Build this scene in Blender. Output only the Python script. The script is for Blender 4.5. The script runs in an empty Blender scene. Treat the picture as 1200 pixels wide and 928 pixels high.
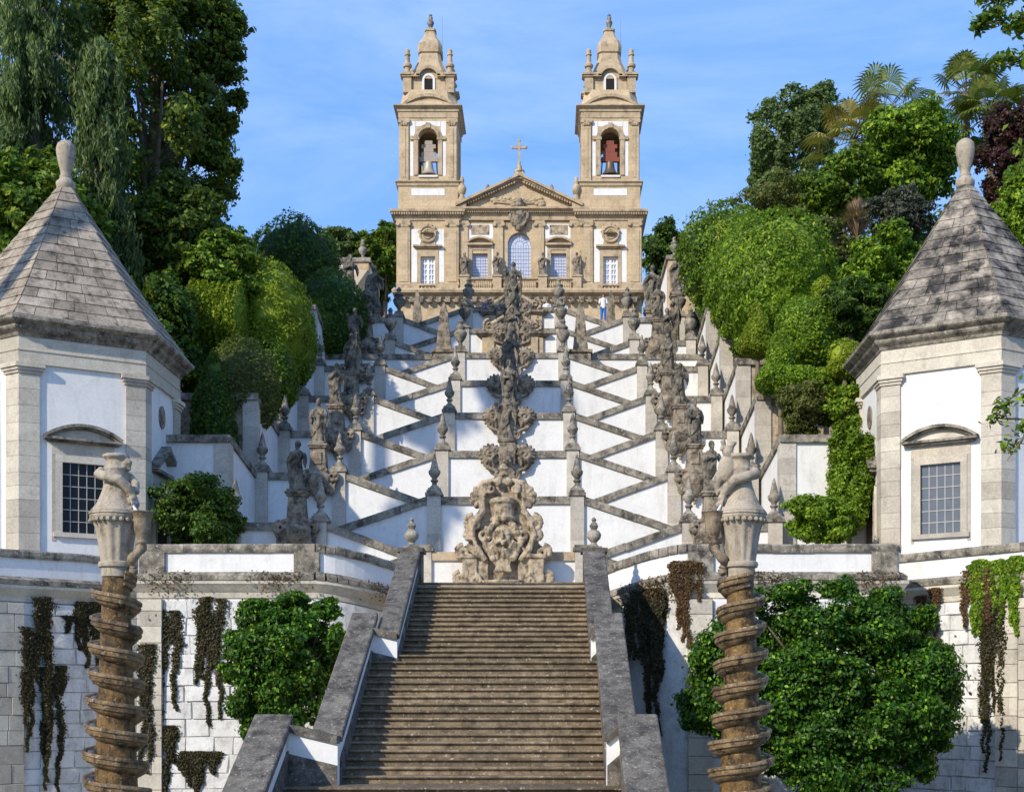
import bpy, math, random
import numpy as np
from mathutils import Vector, Matrix
PI = math.pi
R = math.radians
SC = bpy.context.scene
COL = SC.collection

# ---------------------------------------------------------------- camera
CZ = 1.85            # eye height
F = 1560.0           # focal length in photo pixels (1200 wide)
cam_d = bpy.data.cameras.new('camera')
cam_d.sensor_width = 36.0
cam_d.sensor_fit = 'HORIZONTAL'
cam_d.lens = 36.0 * F / 1200.0
cam_d.shift_x = -40.0 / 1200.0
cam_d.shift_y = (820.0 - 464.0) / 1200.0
cam_d.clip_end = 3000.0
cam = bpy.data.objects.new('camera', cam_d)
cam.location = (0, 0, CZ)
cam.rotation_euler = (R(90), 0, 0)
COL.objects.link(cam)
SC.camera = cam

# ---------------------------------------------------------------- sky and sun
SUN_AZ, SUN_EL = R(41), R(31)          # sun stands behind the viewer, to the left
to_sun = Vector((-math.sin(SUN_AZ) * math.cos(SUN_EL), -math.cos(SUN_AZ) * math.cos(SUN_EL), math.sin(SUN_EL)))
W = bpy.data.worlds.new('World')
SC.world = W
W.use_nodes = True
nt = W.node_tree
nt.nodes.clear()
out = nt.nodes.new('ShaderNodeOutputWorld')
bg = nt.nodes.new('ShaderNodeBackground')
sky = nt.nodes.new('ShaderNodeTexSky')
sky.sky_type = 'NISHITA'
sky.sun_disc = False
sky.sun_elevation = SUN_EL
sky.sun_rotation = math.atan2(to_sun.x, to_sun.y)
sky.air_density = 1.0
sky.dust_density = 0.4
sky.ozone_density = 3.0
tc = nt.nodes.new('ShaderNodeTexCoord')
mp = nt.nodes.new('ShaderNodeMapping')
mp.inputs['Scale'].default_value = (1.6, 3.0, 6.5)
mp.inputs['Rotation'].default_value = (0, R(-24), R(15))
cn = nt.nodes.new('ShaderNodeTexNoise')
cn.inputs['Scale'].default_value = 2.1
cn.inputs['Detail'].default_value = 9
cn.inputs['Roughness'].default_value = 0.62
cn.inputs['Distortion'].default_value = 0.6
cr = nt.nodes.new('ShaderNodeValToRGB')
cr.color_ramp.elements[0].position = 0.40
cr.color_ramp.elements[0].color = (0, 0, 0, 1)
cr.color_ramp.elements[1].position = 0.85
cr.color_ramp.elements[1].color = (0.48, 0.48, 0.48, 1)
mx = nt.nodes.new('ShaderNodeMixRGB')
mx.inputs['Color2'].default_value = (5.0, 6.2, 8.6, 1)
nt.links.new(tc.outputs['Generated'], mp.inputs['Vector'])
nt.links.new(mp.outputs['Vector'], cn.inputs['Vector'])
nt.links.new(cn.outputs['Fac'], cr.inputs['Fac'])
nt.links.new(cr.outputs['Color'], mx.inputs['Fac'])
veil = nt.nodes.new('ShaderNodeMixRGB')          # thin even summer haze over the whole sky
veil.inputs['Fac'].default_value = 0.45
veil.inputs['Color2'].default_value = (1.7, 4.3, 10.6, 1)
nt.links.new(sky.outputs['Color'], veil.inputs['Color1'])
nt.links.new(veil.outputs['Color'], mx.inputs['Color1'])
nt.links.new(mx.outputs['Color'], bg.inputs['Color'])
nt.links.new(bg.outputs['Background'], out.inputs['Surface'])
bg.inputs['Strength'].default_value = 0.14

sun_d = bpy.data.lights.new('sun', 'SUN')
sun_d.energy = 4.2
sun_d.angle = R(0.5)
sun_d.color = (1.0, 0.90, 0.74)
sun = bpy.data.objects.new('sun', sun_d)
sun.rotation_euler = to_sun.to_track_quat('Z', 'Y').to_euler()
sun.location = (-60, -60, 60)
COL.objects.link(sun)

SC.view_settings.view_transform = 'Standard'
SC.view_settings.look = 'None'
SC.view_settings.gamma = 1.0
SC.view_settings.exposure = 0.15
SC.view_settings.use_curve_mapping = False

# ---------------------------------------------------------------- small helpers
def P(px, py, d):
    """a point of the place seen at photo pixel (px, py), d metres in front of the viewer"""
    return Vector(((px - 640.0) * d / F, d, CZ + (820.0 - py) * d / F))

OFF = {}

def link(o, parent=None, off=None):
    COL.objects.link(o)
    if parent is not None:
        o.parent = parent
    return o

def thing(name, label, cat, loc=(0, 0, 0), group=None, rz=0.0):
    o = bpy.data.objects.new(name, None)
    o.empty_display_size = 0.3
    o.location = loc
    o.rotation_euler = (0, 0, rz)
    o['label'] = label
    o['category'] = cat
    if group:
        o['group'] = group
    COL.objects.link(o)
    OFF[o.name] = Vector(loc)
    return o

def tag(o, label, cat, group=None):
    o['label'] = label
    o['category'] = cat
    if group:
        o['group'] = group
    return o

def structure(o):
    o['kind'] = 'structure'
    return o

def stuff(o):
    o['kind'] = 'stuff'
    return o

def rename(o, label, group=None):
    o['label'] = label
    if group:
        o['group'] = group
    return o

def dup(root, loc=None, rz=None, label=None, scale=None, group=None):
    r = root.copy()
    COL.objects.link(r)
    if loc is not None:
        r.location = loc
    if rz is not None:
        r.rotation_euler = (0, 0, rz)
    if scale is not None:
        r.scale = scale if hasattr(scale, '__len__') else (scale,) * 3
    if label:
        r['label'] = label
    if group:
        r['group'] = group
    for ch in list(root.children):
        c = ch.copy()
        COL.objects.link(c)
        c.parent = r
        for g in list(ch.children):
            k = g.copy()
            COL.objects.link(k)
            k.parent = c
    return r

class MB:
    def __init__(s):
        s.v = []
        s.f = []
    def add(s, v, f):
        n = len(s.v)
        s.v.extend(v)
        s.f.extend([tuple(i + n for i in q) for q in f])
        return s
    def box(s, x0, x1, y0, y1, z0, z1):
        v = [(x0, y0, z0), (x1, y0, z0), (x1, y1, z0), (x0, y1, z0), (x0, y0, z1), (x1, y0, z1), (x1, y1, z1), (x0, y1, z1)]
        f = [(0, 3, 2, 1), (4, 5, 6, 7), (0, 1, 5, 4), (1, 2, 6, 5), (2, 3, 7, 6), (3, 0, 4, 7)]
        return s.add(v, f)
    def hexa(s, b, t):
        """bottom ring b (4 pts, ccw from above) and top ring t"""
        return s.add(list(b) + list(t), [(0, 3, 2, 1), (4, 5, 6, 7), (0, 1, 5, 4), (1, 2, 6, 5), (2, 3, 7, 6), (3, 0, 4, 7)])
    def prism(s, poly, y0, y1):
        """poly in (x, z), extruded along y"""
        n = len(poly)
        v = [(x, y0, z) for x, z in poly] + [(x, y1, z) for x, z in poly]
        f = [tuple(range(n)), tuple(reversed(range(n, 2 * n)))]
        for i in range(n):
            j = (i + 1) % n
            f.append((i, i + n, j + n, j))
        return s.add(v, f)
    def slab(s, poly, z0, z1):
        """poly in (x, y), extruded along z"""
        n = len(poly)
        v = [(x, y, z0) for x, y in poly] + [(x, y, z1) for x, y in poly]
        f = [tuple(reversed(range(n))), tuple(range(n, 2 * n))]
        for i in range(n):
            j = (i + 1) % n
            f.append((i, j, j + n, i + n))
        return s.add(v, f)
    def lathe(s, prof, n=16, c=(0, 0, 0), sx=1.0, sy=1.0, flute=0.0, fn=12, phase=0.0):
        v = []
        f = []
        m = len(prof)
        for k, (r, z) in enumerate(prof):
            for i in range(n):
                a = 2 * PI * i / n + phase
                q = r * (1 + flute * math.cos(fn * a))
                v.append((c[0] + q * math.cos(a) * sx, c[1] + q * math.sin(a) * sy, c[2] + z))
        for k in range(m - 1):
            for i in range(n):
                j = (i + 1) % n
                f.append((k * n + i, k * n + j, (k + 1) * n + j, (k + 1) * n + i))
        f.append(tuple(reversed(range(n))))
        f.append(tuple(range((m - 1) * n, m * n)))
        return s.add(v, f)
    def tube(s, pts, rad, n=8, sq=1.0):
        pts = [Vector(p) for p in pts]
        m = len(pts)
        if not hasattr(rad, '__len__'):
            rad = [rad] * m
        v = []
        f = []
        up = Vector((0, 0, 1))
        for k in range(m):
            t = (pts[min(k + 1, m - 1)] - pts[max(k - 1, 0)])
            if t.length < 1e-9:
                t = Vector((0, 0, 1))
            t.normalize()
            ref = up if abs(t.dot(up)) < 0.95 else Vector((0, 1, 0))
            a = t.cross(ref).normalized()
            b = a.cross(t).normalized()
            for i in range(n):
                g = 2 * PI * i / n
                v.append(tuple(pts[k] + a * (math.cos(g) * rad[k]) + b * (math.sin(g) * rad[k] * sq)))
        for k in range(m - 1):
            for i in range(n):
                j = (i + 1) % n
                f.append((k * n + i, k * n + j, (k + 1) * n + j, (k + 1) * n + i))
        f.append(tuple(reversed(range(n))))
        f.append(tuple(range((m - 1) * n, m * n)))
        return s.add(v, f)
    def ell(s, c, r, nu=10, nv=7):
        if not hasattr(r, '__len__'):
            r = (r, r, r)
        v = [(c[0], c[1], c[2] - r[2])]
        f = []
        for k in range(1, nv):
            a = -PI / 2 + PI * k / nv
            for i in range(nu):
                b = 2 * PI * i / nu
                v.append((c[0] + r[0] * math.cos(a) * math.cos(b), c[1] + r[1] * math.cos(a) * math.sin(b), c[2] + r[2] * math.sin(a)))
        v.append((c[0], c[1], c[2] + r[2]))
        for i in range(nu):
            j = (i + 1) % nu
            f.append((0, 1 + j, 1 + i))
            for k in range(nv - 2):
                f.append((1 + k * nu + i, 1 + k * nu + j, 1 + (k + 1) * nu + j, 1 + (k + 1) * nu + i))
            f.append((1 + (nv - 2) * nu + i, 1 + (nv - 2) * nu + j, len(v) - 1))
        return s.add(v, f)
    def volute(s, c, r0, turns=1.6, a0=0.0, side=1, rad=0.06, y=0.0, n=26):
        """a scroll in the xz plane"""
        pts = []
        rr = []
        for k in range(n):
            t = k / (n - 1)
            a = a0 + side * t * turns * 2 * PI
            q = r0 * (1 - 0.85 * t)
            pts.append((c[0] + q * math.cos(a), c[1] + y - 0.05 * t, c[2] + q * math.sin(a)))
            rr.append(rad * (1 - 0.45 * t))
        return s.tube(pts, rr, 6)
    def mesh(s, name, smooth=None, off=None):
        me = bpy.data.meshes.new(name)
        v = s.v
        if off is not None:
            v = [(a - off[0], b - off[1], c - off[2]) for a, b, c in v]
        me.from_pydata(v, [], s.f)
        me.update()
        if smooth is not None:
            me.shade_smooth()
            me.set_sharp_from_angle(angle=R(smooth))
        return me
    def build(s, name, mat, parent=None, smooth=None, remesh=None):
        off = None
        if parent is not None:
            off = OFF.get(parent.name)
        me = s.mesh(name, smooth, off)
        if mat is not None:
            me.materials.append(mat)
        o = bpy.data.objects.new(name, me)
        link(o, parent)
        OFF[o.name] = Vector(off) if off is not None else Vector((0, 0, 0))
        if remesh:
            m = o.modifiers.new('remesh', 'REMESH')
            m.mode = 'VOXEL'
            m.voxel_size = remesh
            m.use_smooth_shade = True
        return o

def place(name, me, loc, parent=None, rz=0.0, scale=None, rot=None):
    """an object that shares the mesh me; loc is in world space"""
    o = bpy.data.objects.new(name, me)
    if parent is not None and parent.name in OFF:
        loc = Vector(loc) - OFF[parent.name]
    o.location = loc
    o.rotation_euler = rot if rot else (0, 0, rz)
    if scale is not None:
        o.scale = scale
    link(o, parent)
    return o

def cbox_mesh(name, mat, ch=0.02, sx=1, sy=1, sz=1, wob=0.0, seed=0):
    """unit-ish block (centred in x and y, standing on z=0) with chamfered front edges"""
    rnd = random.Random(seed)
    x, y = sx / 2, sy / 2
    def j():
        return rnd.uniform(-wob, wob)
    v = []
    outer = [(-x, -y + ch), (x, -y + ch)]
    # back ring, mid ring (front edge chamfer start), front ring
    back = [(-x, y, 0), (x, y, 0), (x, y, sz), (-x, y, sz)]
    mid = [(-x + j(), -y + ch, 0 + j()), (x + j(), -y + ch, 0 + j()), (x + j(), -y + ch, sz + j()), (-x + j(), -y + ch, sz + j())]
    fr = [(a + (ch if a < 0 else -ch), -y + j() * 0.3, c + (ch if c < sz / 2 else -ch)) for a, b, c in mid]
    v = back + mid + fr
    f = [(0, 3, 2, 1)]
    for i in range(4):
        k = (i + 1) % 4
        f.append((i, k, 4 + k, 4 + i))
        f.append((4 + i, 4 + k, 8 + k, 8 + i))
    f.append((8, 9, 10, 11))
    me = bpy.data.meshes.new(name)
    me.from_pydata(v, [], f)
    me.update()
    # outward normals
    import bmesh
    bm = bmesh.new()
    bm.from_mesh(me)
    bmesh.ops.recalc_face_normals(bm, faces=bm.faces)
    bm.to_mesh(me)
    bm.free()
    me.materials.append(mat)
    return me

# ---------------------------------------------------------------- materials
def newmat(name):
    m = bpy.data.materials.new(name)
    m.use_nodes = True
    n = m.node_tree
    n.nodes.clear()
    o = n.nodes.new('ShaderNodeOutputMaterial')
    b = n.nodes.new('ShaderNodeBsdfPrincipled')
    n.links.new(b.outputs['BSDF'], o.inputs['Surface'])
    return m, n, b, o

def nz(n, vec, scale, detail=5, rough=0.6, dist=0.0):
    t = n.nodes.new('ShaderNodeTexNoise')
    t.inputs['Scale'].default_value = scale
    t.inputs['Detail'].default_value = detail
    t.inputs['Roughness'].default_value = rough
    t.inputs['Distortion'].default_value = dist
    n.links.new(vec, t.inputs['Vector'])
    return t.outputs['Fac']

def ramp(n, fac, stops):
    r = n.nodes.new('ShaderNodeValToRGB')
    e = r.color_ramp.elements
    while len(e) < len(stops):
        e.new(0.5)
    for i, (p, c) in enumerate(stops):
        e[i].position = p
        e[i].color = (c[0], c[1], c[2], 1) if hasattr(c, '__len__') else (c, c, c, 1)
    n.links.new(fac, r.inputs['Fac'])
    return r.outputs['Color']

def mixc(n, fac, a, b, mode='MIX'):
    m = n.nodes.new('ShaderNodeMixRGB')
    m.blend_type = mode
    for k, q in (('Fac', fac), ('Color1', a), ('Color2', b)):
        if hasattr(q, 'is_output') or isinstance(q, bpy.types.NodeSocket):
            n.links.new(q, m.inputs[k])
        elif hasattr(q, '__len__'):
            m.inputs[k].default_value = (q[0], q[1], q[2], 1)
        else:
            m.inputs[k].default_value = q
    return m.outputs['Color']

def stone(name, base, alt, dark, dark_amt=0.45, light=None, scale=1.0, streak=0.5, bump=0.35, rough=0.85, brick=None, island=0.0, dpos=0.55, spots=0.0, spot_scale=7.0, grain=0.35):
    """weathered masonry: two tones, dark growth in patches and rain streaks, optional faint ashlar joints"""
    m, n, b, o = newmat(name)
    g = n.nodes.new('ShaderNodeNewGeometry')
    pos = g.outputs['Position']
    c = ramp(n, nz(n, pos, 1.3 * scale, 6, 0.65), [(0.3, base), (0.7, alt)])
    fine = nz(n, pos, 14 * scale, 5, 0.7)
    c = mixc(n, grain, c, ramp(n, fine, [(0.3, 0.25), (0.7, 0.78)]), 'OVERLAY')
    if island:
        c = mixc(n, island, c, ramp(n, g.outputs['Random Per Island'], [(0.0, 0.2), (1.0, 0.8)]), 'OVERLAY')
        oi = n.nodes.new('ShaderNodeObjectInfo')
        c = mixc(n, island, c, ramp(n, oi.outputs['Random'], [(0.0, 0.25), (1.0, 0.75)]), 'OVERLAY')
    if brick:
        bw, bh = brick
        sp = n.nodes.new('ShaderNodeSeparateXYZ')
        n.links.new(pos, sp.inputs[0])
        ad = n.nodes.new('ShaderNodeMath')
        n.links.new(sp.outputs['X'], ad.inputs[0])
        n.links.new(sp.outputs['Y'], ad.inputs[1])
        cb = n.nodes.new('ShaderNodeCombineXYZ')
        n.links.new(ad.outputs[0], cb.inputs['X'])
        n.links.new(sp.outputs['Z'], cb.inputs['Y'])
        bt = n.nodes.new('ShaderNodeTexBrick')
        bt.inputs['Scale'].default_value = 1.0
        bt.inputs['Brick Width'].default_value = bw
        bt.inputs['Row Height'].default_value = bh
        bt.inputs['Mortar Size'].default_value = 0.012
        bt.inputs['Mortar Smooth'].default_value = 0.3
        bt.inputs['Color1'].default_value = (0.48, 0.48, 0.48, 1)
        bt.inputs['Color2'].default_value = (0.60, 0.59, 0.57, 1)
        bt.inputs['Mortar'].default_value = (0.25, 0.23, 0.21, 1)
        n.links.new(cb.outputs[0], bt.inputs['Vector'])
        c = mixc(n, 0.55, c, bt.outputs['Color'], 'OVERLAY')
    # dark growth
    mpn = n.nodes.new('ShaderNodeMapping')
    mpn.inputs['Scale'].default_value = (1.0, 1.0, 0.22)
    n.links.new(pos, mpn.inputs['Vector'])
    st = nz(n, mpn.outputs['Vector'], 3.2 * scale, 7, 0.7)
    pa = nz(n, pos, 1.9 * scale, 8, 0.72)
    f1 = ramp(n, pa, [(dpos - 0.05, 0.0), (dpos + 0.16, 1.0)])
    f2 = ramp(n, st, [(0.52, 0.0), (0.75, streak)])
    ff = mixc(n, 1.0, f1, f2, 'ADD')
    am = n.nodes.new('ShaderNodeMath')
    am.operation = 'MULTIPLY'
    am.use_clamp = True
    n.links.new(ff, am.inputs[0])
    am.inputs[1].default_value = dark_amt
    c = mixc(n, am.outputs[0], c, dark)
    if light and spots:
        ls = ramp(n, nz(n, pos, spot_scale * scale, 5, 0.65), [(0.60, 0.0), (0.66, spots)])
        c = mixc(n, ls, c, light)
    n.links.new(c, b.inputs['Base Color'])
    b.inputs['Roughness'].default_value = rough
    b.inputs['Specular IOR Level'].default_value = 0.25
    bp = n.nodes.new('ShaderNodeBump')
    bp.inputs['Strength'].default_value = bump
    bp.inputs['Distance'].default_value = 0.03
    h = mixc(n, 0.5, fine, pa)
    n.links.new(h, bp.inputs['Height'])
    n.links.new(bp.outputs['Normal'], b.inputs['Normal'])
    return m

def plain(name, col, rough=0.6, metal=0.0, var=0.15, spec=0.4):
    m, n, b, o = newmat(name)
    g = n.nodes.new('ShaderNodeNewGeometry')
    c = mixc(n, var * 2, col, ramp(n, nz(n, g.outputs['Position'], 6, 5), [(0.3, 0.3), (0.7, 0.7)]), 'OVERLAY')
    n.links.new(c, b.inputs['Base Color'])
    b.inputs['Roughness'].default_value = rough
    b.inputs['Metallic'].default_value = metal
    b.inputs['Specular IOR Level'].default_value = spec
    return m

def leafmat(name, c_lo, c_hi, c_tip=None, trans=0.3, rough=0.5, spec=0.22):
    m, n, b, o = newmat(name)
    g = n.nodes.new('ShaderNodeNewGeometry')
    stops = [(0.0, c_lo), (0.75, c_hi), (1.0, c_tip or c_hi)]
    c = ramp(n, g.outputs['Random Per Island'], stops)
    big = ramp(n, nz(n, g.outputs['Position'], 0.45, 3), [(0.3, 0.32), (0.7, 0.68)])
    c = mixc(n, 0.8, c, big, 'OVERLAY')
    n.links.new(c, b.inputs['Base Color'])
    b.inputs['Roughness'].default_value = rough
    b.inputs['Specular IOR Level'].default_value = spec
    tr = n.nodes.new('ShaderNodeBsdfTranslucent')
    n.links.new(mixc(n, 0.55, c, (0.30, 0.42, 0.04)), tr.inputs['Color'])
    ms = n.nodes.new('ShaderNodeMixShader')
    ms.inputs['Fac'].default_value = trans
    n.links.new(b.outputs['BSDF'], ms.inputs[1])
    n.links.new(tr.outputs['BSDF'], ms.inputs[2])
    n.links.new(ms.outputs['Shader'], o.inputs['Surface'])
    return m

M = {}
M['white'] = stone('whitewash', (0.70, 0.69, 0.66), (0.79, 0.78, 0.75), (0.43, 0.40, 0.35), 0.45, scale=0.8, streak=1.0, bump=0.15, dpos=0.60)
M['white_old'] = stone('old_whitewash', (0.58, 0.57, 0.55), (0.74, 0.73, 0.70), (0.24, 0.22, 0.19), 0.62, scale=1.2, streak=0.9, bump=0.6, dpos=0.55, island=0.35, grain=0.5)
M['mortar'] = stone('dark_mortar', (0.20, 0.18, 0.15), (0.34, 0.31, 0.27), (0.08, 0.07, 0.06), 0.5)
M['granite'] = stone('granite', (0.42, 0.38, 0.31), (0.54, 0.49, 0.40), (0.16, 0.14, 0.12), 0.5, island=0.4, dpos=0.58)
M['church'] = stone('church_granite', (0.44, 0.335, 0.205), (0.55, 0.43, 0.28), (0.15, 0.105, 0.065), 0.6, scale=0.7, brick=(1.1, 0.55), dpos=0.57, bump=0.3)
M['church_plain'] = stone('church_dressed_granite', (0.41, 0.315, 0.195), (0.53, 0.415, 0.275), (0.10, 0.075, 0.05), 0.72, scale=0.9, dpos=0.54, bump=0.4)
M['coping'] = stone('lichen_coping', (0.24, 0.21, 0.165), (0.38, 0.34, 0.27), (0.05, 0.045, 0.038), 0.9, light=(0.55, 0.52, 0.45), spots=0.7, island=0.3, dpos=0.46, bump=0.8, spot_scale=8, grain=0.6, scale=1.2)
M['coping_dark'] = stone('dark_stair_coping', (0.11, 0.098, 0.08), (0.20, 0.178, 0.145), (0.035, 0.032, 0.028), 0.85, light=(0.42, 0.39, 0.33), spots=0.7, scale=1.4, island=0.3, dpos=0.47, bump=1.0, spot_scale=9, grain=0.8)
M['post'] = stone('grey_post_granite', (0.42, 0.38, 0.32), (0.54, 0.49, 0.41), (0.17, 0.15, 0.12), 0.5, island=0.3, dpos=0.55)
M['carved'] = stone('carved_granite', (0.25, 0.205, 0.15), (0.37, 0.305, 0.225), (0.045, 0.038, 0.03), 0.9, scale=1.5, streak=1.0, dpos=0.47, bump=0.7)
M['carved_warm'] = stone('warm_carved_granite', (0.40, 0.315, 0.21), (0.52, 0.42, 0.295), (0.06, 0.046, 0.03), 0.9, scale=1.9, streak=1.0, dpos=0.49, bump=0.8)
M['statue'] = stone('statue_granite', (0.19, 0.165, 0.125), (0.31, 0.27, 0.205), (0.035, 0.032, 0.027), 0.92, scale=1.6, streak=0.9, dpos=0.44, bump=0.8)
M['roof'] = stone('roof_stone', (0.25, 0.205, 0.15), (0.39, 0.33, 0.255), (0.045, 0.04, 0.033), 0.88, scale=0.9, streak=1.0, island=0.5, dpos=0.55, bump=0.7, grain=0.5)
M['roof_black'] = stone('black_stained_roof_stone', (0.28, 0.24, 0.19), (0.40, 0.35, 0.28), (0.032, 0.03, 0.028), 0.94, scale=0.6, streak=1.0, island=0.4, dpos=0.43, bump=0.7, grain=0.5)
M['step'] = stone('step_stone', (0.165, 0.124, 0.074), (0.275, 0.212, 0.137), (0.065, 0.048, 0.030), 0.8, light=(0.50, 0.43, 0.32), spots=0.85, scale=1.8, island=0.5, streak=0.4, dpos=0.49, bump=0.9, spot_scale=6, grain=0.7)
M['wet'] = stone('wet_brown_stone', (0.12, 0.062, 0.016), (0.27, 0.165, 0.055), (0.022, 0.013, 0.006), 0.95, light=(0.50, 0.37, 0.20), spots=0.5, scale=3.0, rough=0.36, dpos=0.48, bump=1.0, streak=1.0, grain=0.7)
M['wet_ledge'] = stone('wet_ledge_stone', (0.15, 0.095, 0.042), (0.31, 0.215, 0.115), (0.022, 0.014, 0.008), 0.95, light=(0.60, 0.49, 0.36), spots=0.6, scale=3.0, rough=0.35, dpos=0.50, bump=1.0, streak=1.0, grain=0.8)
M['capital'] = stone('pale_capital_stone', (0.33, 0.28, 0.21), (0.45, 0.39, 0.30), (0.08, 0.055, 0.03), 0.8, scale=2.4, streak=1.0, dpos=0.58, bump=0.6)
M['paving'] = stone('paving', (0.28, 0.25, 0.20), (0.38, 0.34, 0.28), (0.12, 0.11, 0.09), 0.6, brick=(0.9, 0.9))
M['soil'] = stone('garden_soil', (0.05, 0.055, 0.02), (0.08, 0.075, 0.035), (0.02, 0.025, 0.01), 0.7)
M['rubble'] = stone('rubble', (0.34, 0.27, 0.19), (0.48, 0.40, 0.29), (0.08, 0.06, 0.04), 0.8, scale=2.0, island=0.4, dpos=0.48, bump=1.0)
M['bark'] = stone('bark', (0.13, 0.10, 0.07), (0.22, 0.18, 0.13), (0.05, 0.04, 0.03), 0.6, scale=2, bump=0.9)
M['iron'] = plain('dark_iron', (0.03, 0.03, 0.032), 0.6, 0.6)
M['lead'] = plain('pale_lead', (0.42, 0.40, 0.36), 0.6, 0.0)
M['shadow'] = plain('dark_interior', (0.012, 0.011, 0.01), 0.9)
M['glass_dark'] = plain('dark_glass', (0.008, 0.009, 0.010), 0.18, 0.0, spec=0.2)
M['glass_grey'] = plain('grey_glass', (0.10, 0.115, 0.135), 0.22, 0.0, spec=0.6)
M['glass_pale'] = plain('pale_church_glass', (0.50, 0.55, 0.68), 0.15, 0.0, spec=0.7)
M['paint'] = plain('white_window_paint', (0.78, 0.77, 0.74), 0.6)
M['lattice'] = plain('grey_lattice', (0.36, 0.36, 0.42), 0.6)
M['wood'] = plain('red_brown_wood', (0.22, 0.055, 0.03), 0.6)
M['wood_grey'] = plain('grey_wood', (0.34, 0.29, 0.24), 0.7)
M['bronze'] = plain('bell_bronze', (0.17, 0.13, 0.09), 0.45, 0.6)
M['bronze_pale'] = plain('pale_bell_bronze', (0.45, 0.40, 0.31), 0.5, 0.3)
M['door'] = plain('dark_door', (0.045, 0.035, 0.028), 0.6)
M['metal'] = plain('steel', (0.6, 0.6, 0.62), 0.35, 0.8)
# foliage
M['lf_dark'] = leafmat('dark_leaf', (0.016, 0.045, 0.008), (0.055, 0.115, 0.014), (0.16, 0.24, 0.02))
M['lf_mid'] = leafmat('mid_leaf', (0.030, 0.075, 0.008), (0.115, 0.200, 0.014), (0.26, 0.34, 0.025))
M['lf_bright'] = leafmat('bright_leaf', (0.050, 0.115, 0.008), (0.160, 0.270, 0.014), (0.32, 0.43, 0.03))
M['lf_yellow'] = leafmat('yellow_green_leaf', (0.10, 0.16, 0.010), (0.22, 0.30, 0.016), (0.34, 0.38, 0.03))
M['lf_blue'] = leafmat('blue_green_leaf', (0.045, 0.085, 0.028), (0.13, 0.19, 0.06), (0.22, 0.28, 0.09))
M['lf_olive'] = leafmat('olive_leaf', (0.05, 0.065, 0.014), (0.12, 0.135, 0.028), (0.20, 0.18, 0.05))
M['lf_red'] = leafmat('dark_red_leaf', (0.022, 0.008, 0.010), (0.055, 0.016, 0.018), (0.08, 0.03, 0.02), trans=0.15)
M['lf_vine'] = leafmat('vine_leaf', (0.016, 0.014, 0.006), (0.050, 0.040, 0.016), (0.10, 0.085, 0.03), trans=0.15)
M['lf_vine_red'] = leafmat('reddish_vine_leaf', (0.06, 0.035, 0.016), (0.13, 0.065, 0.03), (0.17, 0.12, 0.04), trans=0.15)
M['lf_oak'] = leafmat('oak_leaf', (0.026, 0.058, 0.010), (0.095, 0.150, 0.018), (0.27, 0.30, 0.03))
M['lf_palm'] = leafmat('palm_blade', (0.07, 0.11, 0.025), (0.15, 0.19, 0.045), (0.28, 0.27, 0.07), trans=0.2)
M['lf_palm_old'] = leafmat('old_palm_blade', (0.16, 0.15, 0.03), (0.32, 0.25, 0.05), (0.45, 0.32, 0.07), trans=0.2)
M['lf_pink'] = leafmat('pinkish_plume', (0.20, 0.13, 0.08), (0.34, 0.22, 0.14), (0.40, 0.30, 0.20), trans=0.15)
M['lf_gold'] = leafmat('gold_blossom', (0.45, 0.26, 0.02), (0.60, 0.40, 0.03), trans=0.15)
M['lf_mauve'] = leafmat('mauve_leaf', (0.035, 0.045, 0.03), (0.08, 0.085, 0.06), (0.13, 0.12, 0.10), trans=0.15)
M['lf_maple'] = leafmat('maple_leaf', (0.012, 0.045, 0.006), (0.050, 0.135, 0.012), (0.20, 0.36, 0.025), trans=0.25, rough=0.4)
# ================================================================ THE SETTING
TZ = CZ + 3.51                       # floor of the chapel terrace
GZ = -3.0                            # court at the foot of the stair
rnd = random.Random(7)

def xprism(mb, poly, x0, x1):
    """poly in (y, z) extruded along x"""
    n = len(poly)
    v = [(x0, y, z) for y, z in poly] + [(x1, y, z) for y, z in poly]
    f = [tuple(reversed(range(n))), tuple(range(n, 2 * n))]
    for i in range(n):
        j = (i + 1) % n
        f.append((i, j, j + n, i + n))
    return mb.add(v, f)

mb = MB()
mb.add([(-900, -300, GZ), (900, -300, GZ), (900, 1500, GZ), (-900, 1500, GZ)], [(0, 1, 2, 3)])
structure(mb.build('ground', M['soil']))
mb = MB().box(-9, 7, 8.5, 28.2, GZ - 0.3, GZ + 0.02)
structure(mb.build('court_paving', M['paving']))
mb = MB().box(-12, 12, -20, 5.0, GZ - 0.3, 0.2)
structure(mb.build('lower_landing', M['paving']))

# terrace floor behind the retaining walls
mb = MB()
mb.slab([(-30, 39), (-17.0, 42.6), (-13.3, 46.0), (-12.2, 41.3), (-7.1, 41.3), (-5.6, 42.0), (-4.4, 43.4), (-4.35, 39.7), (1.75, 39.7), (1.9, 43.4), (3.1, 42.0), (4.34, 41.3), (10.5, 41.3), (11.2, 45.0), (14.2, 41.2), (30, 38), (30, 58), (-30, 58)], GZ, TZ - 0.004)
structure(mb.build('chapel_terrace_floor', M['paving']))

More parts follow.
